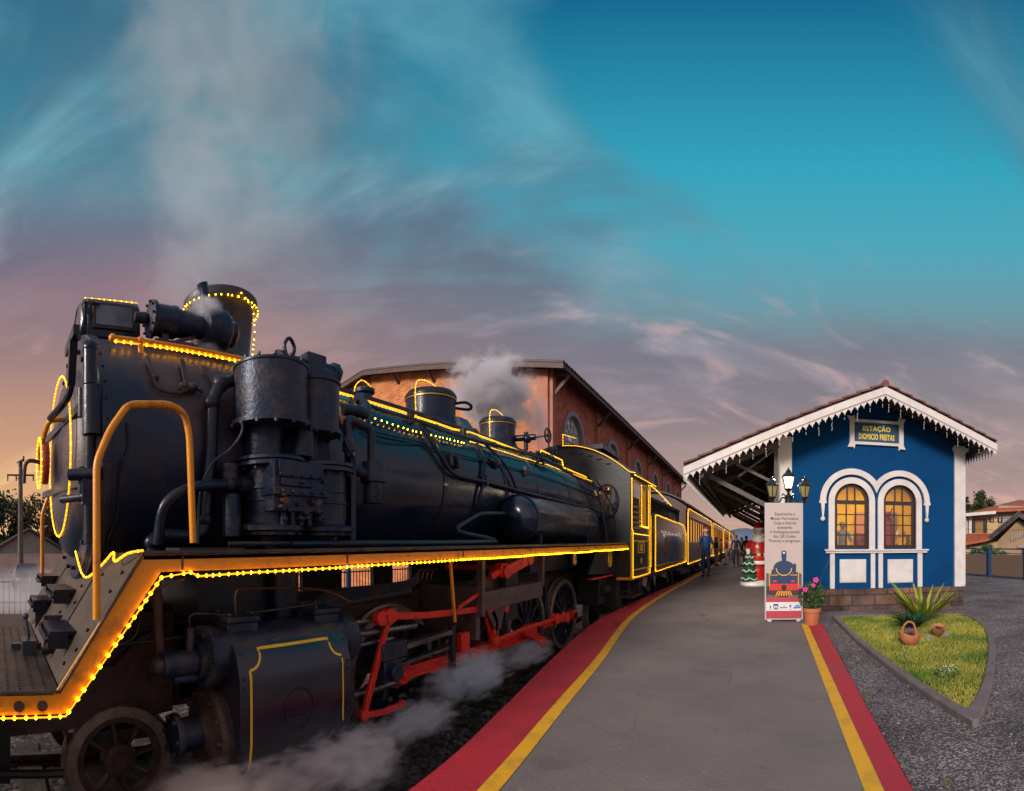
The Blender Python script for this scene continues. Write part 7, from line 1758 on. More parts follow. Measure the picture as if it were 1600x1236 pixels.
# garden bed
GP = smooth([(1.99,3.96),(1.87,5.5),(1.82,8.0),(1.88,10.8)], 5)
GQ = smooth([(1.88,10.8),(3.3,10.75),(4.55,10.45),(4.90,9.9),(4.60,8.5),(3.90,6.95),(3.05,5.45),(2.45,4.5),(2.05,3.96)], 5)
outl_ = GP[:-1]+GQ
cen = Vector((3.1, 8.2))
def offs(poly, d):
    q = []; n = len(poly)
    for i in range(n):
        a, p, c = Vector(poly[i-1]), Vector(poly[i]), Vector(poly[(i+1) % n]); t = (c-a).normalized(); nn = Vector((t.y, -t.x)); v_ = p+nn*d; q.append((v_.x, v_.y))
    return q
def offs2(poly, d):
    q = offs(poly, d); r = []
    for i, (x, y) in enumerate(q):
        if y < 4.62:            # the tip: pull the inner line back so it does not cross itself
            y = 4.38+(y-4.0)*.05; x = min(max(x, 2.035), 2.16)
        r.append((x, y))
    return r
inn_ = offs2(outl_, .13)
GPi = smooth([(2.08,4.32),(1.98,5.6),(1.925,8.0),(1.99,10.68)], 5)
GQi = smooth([(1.99,10.68),(3.3,10.64),(4.48,10.35),(4.79,9.87),(4.49,8.53),(3.80,7.01),(2.96,5.53),(2.42,4.70),(2.12,4.32)], 5)
inn_ = GPi[:-1]+GQi
if False and sum((a[0]-cen.x)**2+(a[1]-cen.y)**2 for a in inn_) > sum((a[0]-cen.x)**2+(a[1]-cen.y)**2 for a in outl_): inn_ = offs2(outl_, -.13)
GZ = -.40
n = len(outl_); b = MB()
b.add([(x, y, GZ-.05) for x, y in outl_]+[(x, y, GZ+.075) for x, y in outl_]+[(x, y, GZ+.075) for x, y in inn_]+[(x, y, GZ-.05) for x, y in inn_],
      [(i, (i+1) % n, n+(i+1) % n, n+i) for i in range(n)]+[(n+i, n+(i+1) % n, 2*n+(i+1) % n, 2*n+i) for i in range(n)]+[(2*n+i, 2*n+(i+1) % n, 3*n+(i+1) % n, 3*n+i) for i in range(n)])
tag(b.build('garden_kerb', mat('concrete_kerb', (.13,.105,.11), .85, 0, (.19,.155,.155), 3, .4, .7, .4, 50), bevel=.015), 'curved concrete kerb round the leaf shaped lawn', 'kerb')
SOIL = mat('lawn_soil', (.05,.055,.015), .9, 0, (.10,.08,.03), 3)
b = MB(); b.add([(x, y, GZ+.03) for x, y in inn_], [tuple(range(n))]); b.build('lawn', SOIL, kind='structure')
def inside(x, y, poly):
    c = False; j = len(poly)-1
    for i in range(len(poly)):
        xi, yi = poly[i]; xj, yj = poly[j]
        if (yi > y) != (yj > y) and x < (xj-xi)*(y-yi)/(yj-yi)+xi: c = not c
        j = i
    return c
GRM = mat('lawn_grass', (.075,.16,.012), .6, 0, (.36,.33,.05), .9, .36, .60, detail=7)
b = MB(); rnd = random.Random(12); cnt = 0
while cnt < 30000:
    y = 3.9+7*(rnd.random()**1.35); x = rnd.uniform(1.8, 5)
    if not inside(x, y, inn_): continue
    cnt += 1; a = rnd.uniform(0, 6.28); h_ = rnd.uniform(.018, .05)*(1.3 if rnd.random() < .1 else 1); w_ = .0035+.0008*y; dxx, dyy = cos(a), sin(a); l = rnd.uniform(.2, .9)*h_; a2 = rnd.uniform(0, 6.28)
    b.add([(x-dxx*w_, y-dyy*w_, GZ+.03), (x+dxx*w_, y+dyy*w_, GZ+.03), (x+cos(a2)*l, y+sin(a2)*l, GZ+.03+h_)], [(0,1,2)])
tag(b.build('grass', GRM), 'short yellow green lawn grass inside the concrete kerb', 'grass', kind='stuff')
# bromeliad
q = (3.62, 9.55, GZ+.03); br1 = thing('bromeliad', 'large yellow green bromeliad with long strap leaves in front of the stone plinth', 'plant', q)
b = MB(); rnd = random.Random(15)
for k in range(46):
    a = rnd.uniform(0, 6.28); l = rnd.uniform(.85, 1.25); leaf(b, q, (cos(a), sin(a), 0), l*rnd.uniform(.6, 1.05), .055, rnd.uniform(.1, .6), 7, .5)
for k in range(16):
    a = rnd.uniform(0, 6.28); vs_ = Vector((cos(a)*.25, sin(a)*.25, 0)); leaf(b, q, (cos(a), sin(a), 0), .66, .045, -.1-.4*rnd.random(), 6, .5)
b.build('strap_leaves', mat('yellow_green_strap_leaf', (.14,.23,.02), .4, 0, (.36,.34,.05), 2.5, .35, .65, spec=.4), br1, sharp=180)
b = MB()
for k in range(7):
    a = rnd.uniform(0, 6.28); leaf(b, q, (cos(a), sin(a), 0), .78, .03, 1.0, 7, .4)
b.build('dry_leaves', mat('pinkish_dry_leaf', (.50,.24,.14), .6), br1, sharp=180)
q = (3.12, 8.95, GZ+.03); br2 = thing('dark_leaf_plant', 'dark green clump of narrow arching leaves behind the basket pot', 'plant', q)
b = MB()
for k in range(90):
    a = rnd.uniform(0, 6.28); leaf(b, (q[0]+rnd.uniform(-.1,.1), q[1]+rnd.uniform(-.1,.1), q[2]), (cos(a), sin(a), 0), rnd.uniform(.40, .68), .024, rnd.uniform(.5, 1.1), 6, .4)
b.build('arching_leaves', mat('deep_green_leaf', (.012,.065,.03), .35, 0, (.03,.10,.04), 5, spec=.5), br2, sharp=180)
# basket pot
q = Vector((2.58, 7.45, GZ+.035)); bp = thing('basket_pot', 'orange clay basket pot with a looped handle and purple flowers on the lawn', 'flower pot', q)
b = MB(); vs, fs = [], []; n = 32
for j, (r, z) in enumerate(((.06, 0), (.12, .03), (.17, .10), (.185, .17), (.175, .18), (.15, .10), (.05, .05))):
    for k in range(n): a = 2*PI*k/n; up = .06*cos(a)**2*(z/.17) if z > .05 else 0; vs.append((q.x+r*1.05*cos(a), q.y+r*.75*sin(a), q.z+z+up-.02*cos(a)))
for j in range(6):
    for k in range(n): k2 = (k+1) % n; fs.append((j*n+k, j*n+k2, (j+1)*n+k2, (j+1)*n+k))
fs.append(tuple(range(n))); b.add(vs, fs); b.build('basket', TER, bp)
MB().tube([(q.x-.13, q.y+.02, q.z+.16), (q.x-.11, q.y, q.z+.30), (q.x-.03, q.y, q.z+.385), (q.x+.06, q.y, q.z+.36), (q.x+.10, q.y, q.z+.27), (q.x+.11, q.y-.02, q.z+.15)], .018, 10, smooth=5).build('handle', TER, bp)
bush('foliage', (q.x-.01, q.y, q.z+.20), .11, 160, WEED, bp, .014, .5, rnd); bush('purple_flowers', (q.x-.0, q.y, q.z+.25), .09, 90, mat('purple_petal', (.35,.03,.30), .5), bp, .012, .4, rnd, False)
q = Vector((3.30, 7.95, GZ+.04)); bp = thing('wall_pot', 'small clay half pot of succulents lying tilted beside two stones', 'flower pot', q)
b = MB(); vs, fs = [], []; n = 28
for j, (r, z) in enumerate(((.02, -.09), (.08, -.05), (.12, .02), (.145, .09), (.13, .095), (.10, .04), (.03, .0))):
    for k in range(n): a = 2*PI*k/n; pt_ = 1+.18*max(0, -sin(a))**3; vs.append((q.x+r*cos(a), q.y+r*.8*sin(a)*pt_-z*.25, q.z+.09+z+(.04*sin(a) if z > .03 else 0)))
for j in range(6):
    for k in range(n): k2 = (k+1) % n; fs.append((j*n+k, j*n+k2, (j+1)*n+k2, (j+1)*n+k))
fs.append(tuple(range(n))); b.add(vs, fs); b.build('pot', TER, bp)
bush('succulents', (q.x, q.y, q.z+.15), .095, 150, LFG, bp, .012, .35, rnd, False)
for i, (x, y, r) in enumerate(((3.10, 7.95, .065), (3.47, 8.0, .075), (3.12, 7.82, .045))):
    b = MB(); b.ball((x, y, GZ+.05), r, 12, sx=1.2, sz=.7); tag(b.build('garden_stone', mat('round_stone', (.16,.14,.17), .7, 0, (.28,.22,.2), 6, bump=.4, bscale=30)), ['grey stone left of the tilted clay pot', 'grey stone right of the tilted clay pot', 'smallest pale stone in front of the tilted clay pot'][i], 'stone', 'stones by the tilted pot')
q = (2.42, 5.50, GZ+.08); fc2 = thing('flower_clump', 'low round clump of pale leaved flowers near the tip of the lawn', 'flower', q)
bush('foliage', (q[0], q[1], q[2]+.03), .17, 420, mat('pale_green_leaf', (.20,.26,.05), .5, 0, (.08,.14,.03), 14), fc2, .014, .42, rnd)
bush('pale_flowers', (q[0]+.01, q[1], q[2]+.07), .15, 70, mat('cream_petal', (.62,.55,.42), .5), fc2, .010, .3, rnd, False)
bush('blue_flowers', (q[0], q[1], q[2]+.02), .18, 60, mat('blue_petal', (.06,.05,.28), .5), fc2, .010, .25, rnd, False)
MB().lathe([(0,.012),(.20,.010),(.24,0)], (q[0], q[1], GZ+.03), 'Z', 24).build('soil_ring', mat('potting_soil', (.03,.02,.015), .9), fc2)
b = MB(); rnd = random.Random(77)
for i in range(46):
    if i < 26: y = rnd.uniform(2.6, 7.8); cx_ = spl(PR, y)+rnd.uniform(.05, .5)*(.3+rnd.random())
    elif i < 36: cx_ = rnd.uniform(1.4, 5.6); y = 11.75+rnd.uniform(-.25, .1)
    else: cx_ = rnd.uniform(4.2, 7.5); y = rnd.uniform(4.5, 9.5)
    for k in range(rnd.randint(5, 16)):
        a = rnd.uniform(0, 6.28); l = rnd.uniform(.02, .07); x0_, y0_ = cx_+rnd.uniform(-.04, .04), y+rnd.uniform(-.04, .04)
        b.add([(x0_-.004, y0_, -.4), (x0_+.004, y0_, -.4), (x0_+cos(a)*l*.8, y0_+sin(a)*l*.8, -.4+l)], [(0,1,2)])
tag(b.build('weeds', WEED), 'sparse small weeds scattered through the gravel yard', 'weeds', kind='stuff')
b = MB()
for i in range(150):
    cx_, y = rnd.uniform(1.1, 8), rnd.uniform(2.5, 11.5)
    if cx_ < .95+.04*y: continue
    z = GZ+.004 if not inside(cx_, y, outl_) else GZ+.07
    a = rnd.uniform(0, 6.28); s_ = rnd.uniform(.010, .024); u = Vector((cos(a), sin(a), rnd.uniform(-.2, .2)))*s_; w = Vector((-sin(a), cos(a), rnd.uniform(-.3, .3)))*s_*.6; p = Vector((cx_, y, z+.008))
    b.add([p-u, p-w, p+u, p+w], [(0,1,2,3)])
tag(b.build('leaf_litter', mat('dry_fallen_leaf', (.22,.12,.05), .7, 0, (.34,.22,.09), 6)), 'dry fallen leaves scattered on the lawn and gravel', 'fallen leaves', kind='stuff')
tuft('weed_clump', 1.35, 9.6, GZ, 60, .10, .12, WEED, 'small weed at the foot of the stone plinth near the flower pot', group='weeds in the gravel')

# ================================================================== TREES
BARK = mat('tree_bark', (.045,.035,.03), .9, 0, (.09,.07,.055), 6, bump=.6, bscale=25)
def leafmat(n, a, c): return mat(n, a, .6, 0, c, .8, .38, .62, spec=.3)
def tree(name, x, y, z, h, cr, label, mt, n=2600, leafsz=.12, group='trees behind the station yard', ch=None, seed=1, sparse=.55, trunk=.35):
    rnd = random.Random(seed); t = thing(name, label, 'tree', (x, y, z), group); ch = ch or h*.62
    tb = MB(); top = h*trunk
    tb.tube([(x, y, z-.2), (x+.02*h, y, z+top*.5), (x, y, z+top)], [h*.030, h*.022, h*.018], 8)
    cl = []; cz = z+h-ch/2
    for k in range(rnd.randint(20, 28)):
        a = rnd.uniform(0, 6.28); rr = cr*math.sqrt(rnd.random())*.85; zz = cz+rnd.uniform(-.42, .42)*ch*(1-.5*rr/cr)
        c = Vector((x+rr*cos(a), y+rr*sin(a), zz)); cl.append((c, cr*rnd.uniform(.18, .36)))
        if k < 12: m_1 = Vector((x, y, z+top)).lerp(c, .5)+Vector((0,0,-.05*h)); tb.tube([(x, y, z+top*rnd.uniform(.7, 1)), m_1, c], [h*.012, h*.008, h*.003], 5)
    tb.build('trunk', BARK, t)
    b = MB()
    for i in range(n):
        c, r = rnd.choice(cl); q = Vector((rnd.gauss(0, .5), rnd.gauss(0, .5), rnd.gauss(0, .42)))*r; p = c+q
        nr = Vector((rnd.uniform(-1,1), rnd.uniform(-1,1), rnd.uniform(-.3,1))).normalized(); u = nr.cross(Vector((rnd.random(), rnd.random(), .2))).normalized(); w = nr.cross(u); s = leafsz*rnd.uniform(.6, 1.4)
        b.add([p-u*s, p-w*s*.55, p+u*s, p+w*s*.55], [(0,1,2,3)])
    b.build('crown', mt, t, sharp=180); return t
LG1 = leafmat('dark_olive_foliage', (.018,.032,.012), (.060,.075,.022)); LG2 = leafmat('mid_green_foliage', (.030,.075,.018), (.085,.13,.03)); LG3 = leafmat('brown_foliage', (.055,.050,.02), (.13,.10,.03))  # olive, green and brown leaf colours
def polar(px, r, z=-1.3): ph = (px-PX0)/FPX; return r*sin(ph), r*cos(ph), z
x, y, z = polar(8, 62); tree('broadleaf_tree', x, y, z, 9.6, 4.6, 'dark dense tree at the left edge behind the white garden wall', LG1, 4200, .26, seed=2, ch=7.5, group='trees beyond the track')
x, y, z = polar(-28, 60); tree('broadleaf_tree', x, y, z, 8.2, 3.8, 'dark tree standing half outside the picture at the far left', LG1, 2600, .26, seed=3, ch=6.2, group='trees beyond the track')
x, y, z = polar(62, 58); tree('broadleaf_tree', x, y, z, 9.2, 4.4, 'thin crowned brownish tree right of the utility pole', LG3, 1500, .20, seed=4, ch=5.4, group='trees beyond the track')
x, y, z = polar(92, 66); tree('broadleaf_tree', x, y, z, 6.6, 3.6, 'low dark tree behind the front of the locomotive', LG1, 2600, .25, seed=5, ch=4.4, group='trees beyond the track')
x, y, z = polar(1527, 56, -.4); tree('broadleaf_tree', x, y, z, 8.3, 1.9, 'dark leafy tree rising behind the orange roof next to the station', LG1, 3000, .17, seed=6, ch=4.2)
x, y, z = polar(1137, 95, -.4); tree('broadleaf_tree', x, y, z, 4.6, 2.3, 'green tree at the far end of the coaches', LG2, 2400, .2, seed=7, ch=3.8)
for i, (px, r, h) in enumerate(((1548, 26.5, 1.9), (1540, 26.3, 1.6), (1562, 26.8, 1.5), (1530, 26.5, 1.7))):
    x, y, z = polar(px, r, -.4); tree('garden_shrub', x, y, z, h, .65, ['green shrub in the middle of the row behind the blue railing', 'round green shrub left of the middle behind the blue railing', 'darker shrub before the grey gabled house', 'green shrub nearest the station behind the blue railing'][i], LG2, 700, .07, 'shrubs behind the blue railing', ch=h*.9, seed=20+i, trunk=.2)['category'] = 'shrub'
# distant hills
def hill(name, pts, r, zb, m, depth=250):
    b = MB(); vs = []; n = len(pts)
    for px, py in pts:
        ph = (px-PX0)/FPX; zt = EYE+(PY0-py)/FPX*r
        vs += [(r*sin(ph), r*cos(ph), zb), (r*1.0*sin(ph), r*1.0*cos(ph), zb+(zt-zb)*.45), ((r+depth)*sin(ph), (r+depth)*cos(ph), EYE+(zt-EYE)*(r+depth)/r), ((r+2*depth)*sin(ph), (r+2*depth)*cos(ph), zb)]
    b.add(vs, [(4*i+j, 4*i+4+j, 4*i+5+j, 4*i+1+j) for i in range(n-1) for j in range(3)])
    return b.build(name, m, sharp=180, kind='structure')
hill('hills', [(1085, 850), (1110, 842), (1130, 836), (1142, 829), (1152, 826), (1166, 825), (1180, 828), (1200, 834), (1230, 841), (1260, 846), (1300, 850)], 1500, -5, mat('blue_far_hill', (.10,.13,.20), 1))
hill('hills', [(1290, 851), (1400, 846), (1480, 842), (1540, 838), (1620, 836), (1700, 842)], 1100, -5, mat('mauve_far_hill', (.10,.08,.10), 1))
hill('hills', [(-140, 842), (-60, 838), (0, 836), (80, 838), (160, 843), (300, 846), (450, 850)], 900, -5, mat('brown_far_hill', (.10,.075,.06), 1))

# ================================================================== BEYOND THE TRACK (left)
YARD = mat('pale_forecourt_paving', (.34,.25,.20), .8, 0, (.24,.18,.16), .7, .35, .7)
b = MB(); b.add([(-14.5, -8, -1.327), (-14.5, 19, -1.327), (-42, 19, -1.345), (-42, -8, -1.345)], [(0,1,2,3)]); b.build('forecourt', YARD, kind='structure')
# utility pole
P0 = Vector((-30, 1.57, -1.34)); up_ = thing('utility_pole', 'grey concrete utility pole with one crossarm at the far left', 'utility pole', P0)
CON = mat('grey_pole_concrete', (.10,.085,.08), .85, 0, (.16,.13,.12), 2)
MB().cyl(P0, P0+Vector((0, 0, 7.6)), .20, .12, 14).build('pole', CON, up_)
b = MB(); b.bar(P0+Vector((0, -.85, 6.95)), P0+Vector((0, .85, 6.95)), .1, .1, (0,0,1)); b.bar(P0+Vector((0, -.4, 6.95)), P0+Vector((0, 0, 6.6)), .04, .04); b.bar(P0+Vector((0, .4, 6.95)), P0+Vector((0, 0, 6.6)), .04, .04); b.build('crossarm', mat('dark_crossarm', (.03,.026,.026), .7), up_)
for d_ in (-.8, -.27, .27, .8): MB().cyl(P0+Vector((.0, d_, 6.88)), P0+Vector((0, d_, 6.58)), .045, .035, 8).build('insulator', mat('dark_crossarm', (.03,.026,.026), .7), up_)
b = MB(); b.cyl(P0+Vector((0, 0, 7.5)), P0+Vector((0, 0, 7.85)), .13, .13, 10); b.bar(P0+Vector((0, -.25, 7.7)), P0+Vector((0, .25, 8.0)), .06, .06); b.cyl(P0+Vector((0, .18, 7.8)), P0+Vector((0, .2, 8.15)), .06, .05, 8); b.build('pole_top_switch', mat('dark_crossarm', (.03,.026,.026), .7), up_)
# house with white gable and garden wall
hs = thing('gabled_house', 'pale green gabled house behind the white garden wall at the left', 'house', (-45, 2, -1.35))
PG = mat('pale_green_render', (.27,.27,.22), .8, 0, (.21,.21,.18), .8); RT = mat('grey_brown_roof', (.13,.09,.08), .8, 0, (.08,.06,.05), 2)
def ywr(px, r): ph = (px-PX0)/FPX; return r*cos(ph)
gy0, gy1 = ywr(-12, 45), ywr(104, 45); gm = (gy0+gy1)/2; gz0, gz1 = EYE-12/750*45, EYE+22/750*45
MB().yz([(gy0+.3, -1.35), (gy1-.3, -1.35), (gy1-.3, gz0+.1), (gm, gz1-.1), (gy0+.3, gz0+.1)], -45, -55).build('wall', PG, hs)
b = MB()
for ya, yb in ((gy0, gm), (gm, gy1)):
    za, zb = (gz0, gz1) if yb == gm else (gz1, gz0)
    b.add([(-44.4, ya, za), (-44.4, yb, zb), (-56, yb, zb), (-56, ya, za), (-44.4, ya, za+.22), (-44.4, yb, zb+.22), (-56, yb, zb+.22), (-56, ya, za+.22)], [(0,1,2,3),(7,6,5,4),(0,4,5,1),(2,6,7,3),(3,7,4,0),(1,5,6,2)])
b.build('roof', RT, hs)
MB().box(-44.98, -44.9, gm+.9, gm+2.3, -.35, .35).build('window', mat('dark_house_window', (.03,.03,.035), .2), hs)
gw = thing('garden_wall', 'long low white garden wall behind the car at the left', 'wall', (-38, 5, -1.35))
WWL = mat('whitewashed_wall', (.58,.44,.38), .8, 0, (.44,.33,.28), .8, .35, .7)
MB().box(-38.2, -38, -8, 30, -1.4, .42).build('wall_face', WWL, gw)
b = MB()
for k in range(14): b.box(-38.28, -37.94, -8+k*2.9, -7.75+k*2.9, -1.4, .50)
b.box(-38.26, -37.95, -8, 30, .42, .50); b.build('coping', WWL, gw)
# car
cx_, cy_, cz_ = -26.5, ywr(46, 26.5), -1.335
car = thing('parked_car', 'small grey hatchback seen from the front, parked before the white garden wall', 'car', (cx_, cy_, cz_))
CP = mat('silver_brown_car_paint', (.10,.085,.08), .25, .4, coat=.6); CG = mat('dark_car_glass', (.012,.014,.018), .08, coat=.5)
sec = [(-.72, .35), (-.84, .45), (-.86, .72), (-.80, .90), (-.62, 1.40), (-.5, 1.47), (.5, 1.47), (.62, 1.40), (.80, .90), (.86, .72), (.84, .45), (.72, .35)]
b = MB(); prof_ = [(0, .80, .55), (.12, .95, .62), (1.0, 1.0, .70), (1.25, 1.0, .72), (2.0, 1.0, 1.0), (3.2, 1.0, 1.0), (3.8, .97, .9), (4.0, .9, .6)]
vs = []; n = len(sec)
for d_, sw, sh in prof_:
    for (u, v_) in sec: vs.append((cx_+.0-d_, cy_+u*sw, cz_+(v_ if v_ <= .72 else .72+(v_-.72)*max(0, (sh-.7)/.3))))
b.add(vs, [(j*n+i, j*n+(i+1) % n, (j+1)*n+(i+1) % n, (j+1)*n+i) for j in range(len(prof_)-1) for i in range(n)]+[tuple(range(n))[::-1], tuple((len(prof_)-1)*n+i for i in range(n))])
b.build('body', CP, car, sharp=45)
MB().add([(cx_-1.30, cy_-.74, cz_+.92), (cx_-1.30, cy_+.74, cz_+.92), (cx_-1.93, cy_+.58, cz_+1.40), (cx_-1.93, cy_-.58, cz_+1.40)], [(0,1,2,3)]).build('windscreen', CG, car)
for s in (-1, 1):
    MB().ball((cx_+.0, cy_+s*.62, cz_+.66), .13, 12, sx=.4, sy=1.2, sz=.7).build('headlight', mat('headlight_glass', (.45,.44,.42), .1, coat=.5), car, sharp=80)
    MB().box(cx_-1.5, cx_-1.38, cy_+s*.86, cy_+s*1.02, cz_+.92, cz_+1.05).build('wing_mirror', CP, car, bevel=.02)
    for d_ in (.75, 3.2):
        w_ = MB().lathe([(0, -.1), (.20, -.1), (.31, -.09), (.32, 0), (.31, .09), (.20, .1), (0, .1)], (cx_-d_, cy_+s*.78, cz_+.32), 'Y', 20); 
        w_ = MB(); w_.cyl((cx_-d_, cy_+s*.68, cz_+.32), (cx_-d_, cy_+s*.86, cz_+.32), .32, n=20); tw = w_.build('wheel', mat('tyre_rubber', (.02,.02,.02), .8), car)
        MB().cyl((cx_-d_, cy_+s*.861, cz_+.32), (cx_-d_, cy_+s*.872, cz_+.32), .19, n=16).build('rim', M['steel'], tw)
MB().box(cx_+.01, cx_+.03, cy_-.35, cy_+.35, cz_+.42, cz_+.58).build('grille', mat('tyre_rubber', (.02,.02,.02), .8), car)
# railing fence with blue posts beyond the track
FB = mat('dark_steel_railing', (.05,.035,.035), .5, .3); BP = mat('blue_steel_post', (.006,.05,.16), .4)
fx = -11.6; fz = -.80-.55*((1-0)*0+.55)
fz = hgt(fx, 0)
fn = thing('railing_fence', 'dark vertical bar railing with a low brick plinth beyond the track', 'fence', (fx, 5, fz))
b = MB()
y = -4
while y < 16: b.box(fx-.012, fx+.012, y, y+.024, fz+.1, fz+1.58); y += .135
for z in (.18, 1.0, 1.5): b.box(fx-.02, fx+.02, -4, 16, fz+z, fz+z+.04)
b.build('bars', FB, fn)
MB().box(fx-.09, fx+.09, -4, 16, fz-.2, fz+.1).build('plinth', mat('brick_plinth', (.16,.08,.06), .8, 0, (.10,.06,.05), 4), fn)
for y in (ywr(50, 11.6)-3.2, ywr(50, 11.6), ywr(50, 11.6)+3.2, ywr(50, 11.6)+6.4, ywr(50, 11.6)+9.6):
    MB().box(fx-.06, fx+.06, y-.06, y+.06, fz-.1, fz+1.72).build('post', BP, fn, bevel=.01)
# pale kiosk and chairs glimpsed under the locomotive
kk = thing('blue_post', 'short bright blue post glimpsed through the locomotive frame', 'post', (-7.6, ywr(197, 7.7), -.85))
MB().cyl((-7.6, 7.6*cos((197-PX0)/FPX), -.9), (-7.6, 7.6*cos((197-PX0)/FPX), .75), .06, n=10).build('shaft', mat('bright_blue_post', (.01,.16,.42), .5), kk)
MB().cyl((-7.6, 7.6*cos((197-PX0)/FPX), .75), (-7.6, 7.6*cos((197-PX0)/FPX), .80), .075, n=10).build('cap', M['white'], kk)

# ================================================================== HOUSES ON THE RIGHT
def P2(px, r): ph = (px-PX0)/FPX; return Vector((r*sin(ph), r*cos(ph), 0))
def zr(py, r): return EYE+(PY0-py)/FPX*r
CRM = mat('cream_house_wall', (.52,.38,.18), .8, 0, (.42,.31,.17), .8); OTL = mat('orange_tile_roof', (.42,.10,.035), .75, 0, (.28,.07,.03), 3, .4, .7, .5, 9)
GWL = mat('grey_render', (.34,.30,.26), .8, 0, (.27,.23,.2), 1); DTL = mat('dark_tile_roof', (.06,.045,.045), .8, 0, (.12,.09,.08), 4, .4, .7, .5, 12)
def quadbox(name, pts, z0, z1, m, par):
    return MB().xy([(p.x, p.y) for p in pts], z0, z1).build(name, m, par)
h1 = thing('tiled_house', 'two storey cream house with a bright orange tiled hip roof at the right', 'house', P2(1560, 42))
rA = 42
A, B_, C_ = P2(1512, rA), P2(1560, rA), P2(1650, rA+2)
dback = Vector((6, 8.5, 0))
quadbox('wall', [A, B_, B_+dback, A+dback], -.4, zr(802, rA), CRM, h1)
quadbox('grey_wall', [B_+Vector((.02,-.0,0)), C_, C_+dback, B_+dback+Vector((.02,0,0))], -.4, zr(790, rA), GWL, h1)
rp_ = P2(1591, rA+5); ez = zr(803, rA); rz_ = zr(773, rA)
L1, L2, L3 = P2(1507, rA-1.2), P2(1620, rA-1.0), P2(1507, rA-1.2)+dback*1.1
b = MB(); v = [Vector((L1.x, L1.y, ez-.05)), Vector((P2(1562, rA-1).x, P2(1562, rA-1).y, zr(798, rA))), Vector((rp_.x, rp_.y, rz_)), Vector((L3.x, L3.y, ez)), Vector((C_.x+2, C_.y+2, rz_-.2)), Vector((C_.x+2, C_.y+12, ez)), Vector((C_.x, C_.y-1, zr(790, rA)))]
b.add(v+[p-Vector((0,0,.18)) for p in v], [(0,1,2),(0,2,3),(2,4,5,3),(1,6,4,2),(9,8,7),(10,9,7),(10,12,11,9),(9,11,13,8),(0,7,8,1),(1,8,13,6),(0,3,10,7),(3,5,12,10)])
b.build('roof', OTL, h1)
e0, e1 = P2(1507, rA-1.22), P2(1556, rA-1.2)
MB().bar((e0.x, e0.y, ez-.16), (e1.x, e1.y, zr(799, rA)-.16), .06, .26).build('eave_board', M['white'], h1)
def fpan(name, pa, pb, r, ya, yb, m, par, off=.05, t=.06):
    a, c = P2(pa, r-off), P2(pb, r-off); mid_z = (zr(ya, r)+zr(yb, r))/2; b = MB(); b.bar((a.x, a.y, mid_z), (c.x, c.y, mid_z), t, abs(zr(ya, r)-zr(yb, r))); return b.build(name, m, par)
DKW = mat('dark_house_window', (.03,.03,.035), .2)
MSH = mat('white_muntin', (.4,.38,.36), .5)
for a, c in ((1546.5, 1553), (1559, 1566.5)):
    w_ = fpan('window', a, c, rA, 808, 816, DKW, h1, .08); fpan('shutter', a+2.4, a+4.4, rA, 808.5, 815.5, MSH, w_, .14, .04)
fpan('balcony_recess', 1518, 1540, rA, 810, 832, mat('ochre_recess', (.25,.14,.04), .7), h1, .06)
for a in (1518, 1536.5): fpan('balcony_door', a, a+6, rA, 810 if a < 1530 else 812, 832, DKW, h1, .13)
for a in (1514, 1516.2): fpan('porch_column', a, a+2, rA, 806, 834, M['white'], h1, .3, .2)
b = MB(); a, c = P2(1509, rA-2.6), P2(1572, rA-2.6); d1_, d2_ = P2(1509, rA), P2(1568, rA)
b.add([(a.x, a.y, zr(848, rA)), (P2(1540, rA-2.6).x, P2(1540, rA-2.6).y, zr(843, rA)), (c.x, c.y, zr(834, rA)), (d2_.x, d2_.y, zr(833, rA)), (d1_.x, d1_.y, zr(834, rA)),
       (a.x, a.y, zr(848, rA)-.2), (P2(1540, rA-2.6).x, P2(1540, rA-2.6).y, zr(843, rA)-.2), (c.x, c.y, zr(834, rA)-.2), (d2_.x, d2_.y, zr(833, rA)-.2), (d1_.x, d1_.y, zr(834, rA)-.2)], [(0,1,2,3,4),(9,8,7,6,5),(0,5,6,1),(1,6,7,2),(2,7,8,3),(4,9,5,0)])
b.build('porch_roof', OTL, h1)
fpan('lower_wall', 1508, 1572, rA-1.6, 846, 874, CRM, h1, 0, .3)
h2 = thing('grey_gabled_house', 'single storey house with a dark tiled gable at the right edge', 'house', P2(1600, 33))
rB = 33; g = [P2(1559, rB), P2(1592, rB), P2(1640, rB)]; bk2 = Vector((7, 8, 0))
TAN = mat('tan_gable_render', (.34,.22,.12), .8, 0, (.26,.17,.11), 1)
b = MB(); zs_ = [zr(845, rB), zr(812, rB), zr(845, rB)]
f_ = [Vector((g[0].x, g[0].y, -.4)), Vector((g[2].x, g[2].y, -.4)), Vector((g[2].x, g[2].y, zs_[2])), Vector((g[1].x, g[1].y, zs_[1])), Vector((g[0].x, g[0].y, zs_[0]))]
b.add(f_+[p+bk2 for p in f_], [(0,1,2,3,4),(9,8,7,6,5)]+[(i, i+5, (i+1) % 5+5, (i+1) % 5) for i in range(5)]); b.build('wall', TAN, h2)
b = MB(); ra, rb2, rc = P2(1546, rB-.7), P2(1592, rB-.7), P2(1646, rB-.7)
for p, q, zp, zq in ((ra, rb2, zr(845, rB), zr(808, rB)), (rb2, rc, zr(808, rB), zr(845, rB))):
    v = [Vector((p.x, p.y, zp)), Vector((q.x, q.y, zq)), Vector((q.x, q.y, zq))+bk2*1.1, Vector((p.x, p.y, zp))+bk2*1.1]
    b.add(v+[k+Vector((0,0,.28)) for k in v], [(3,2,1,0),(4,5,6,7),(0,1,5,4),(1,2,6,5),(2,3,7,6),(3,0,4,7)])
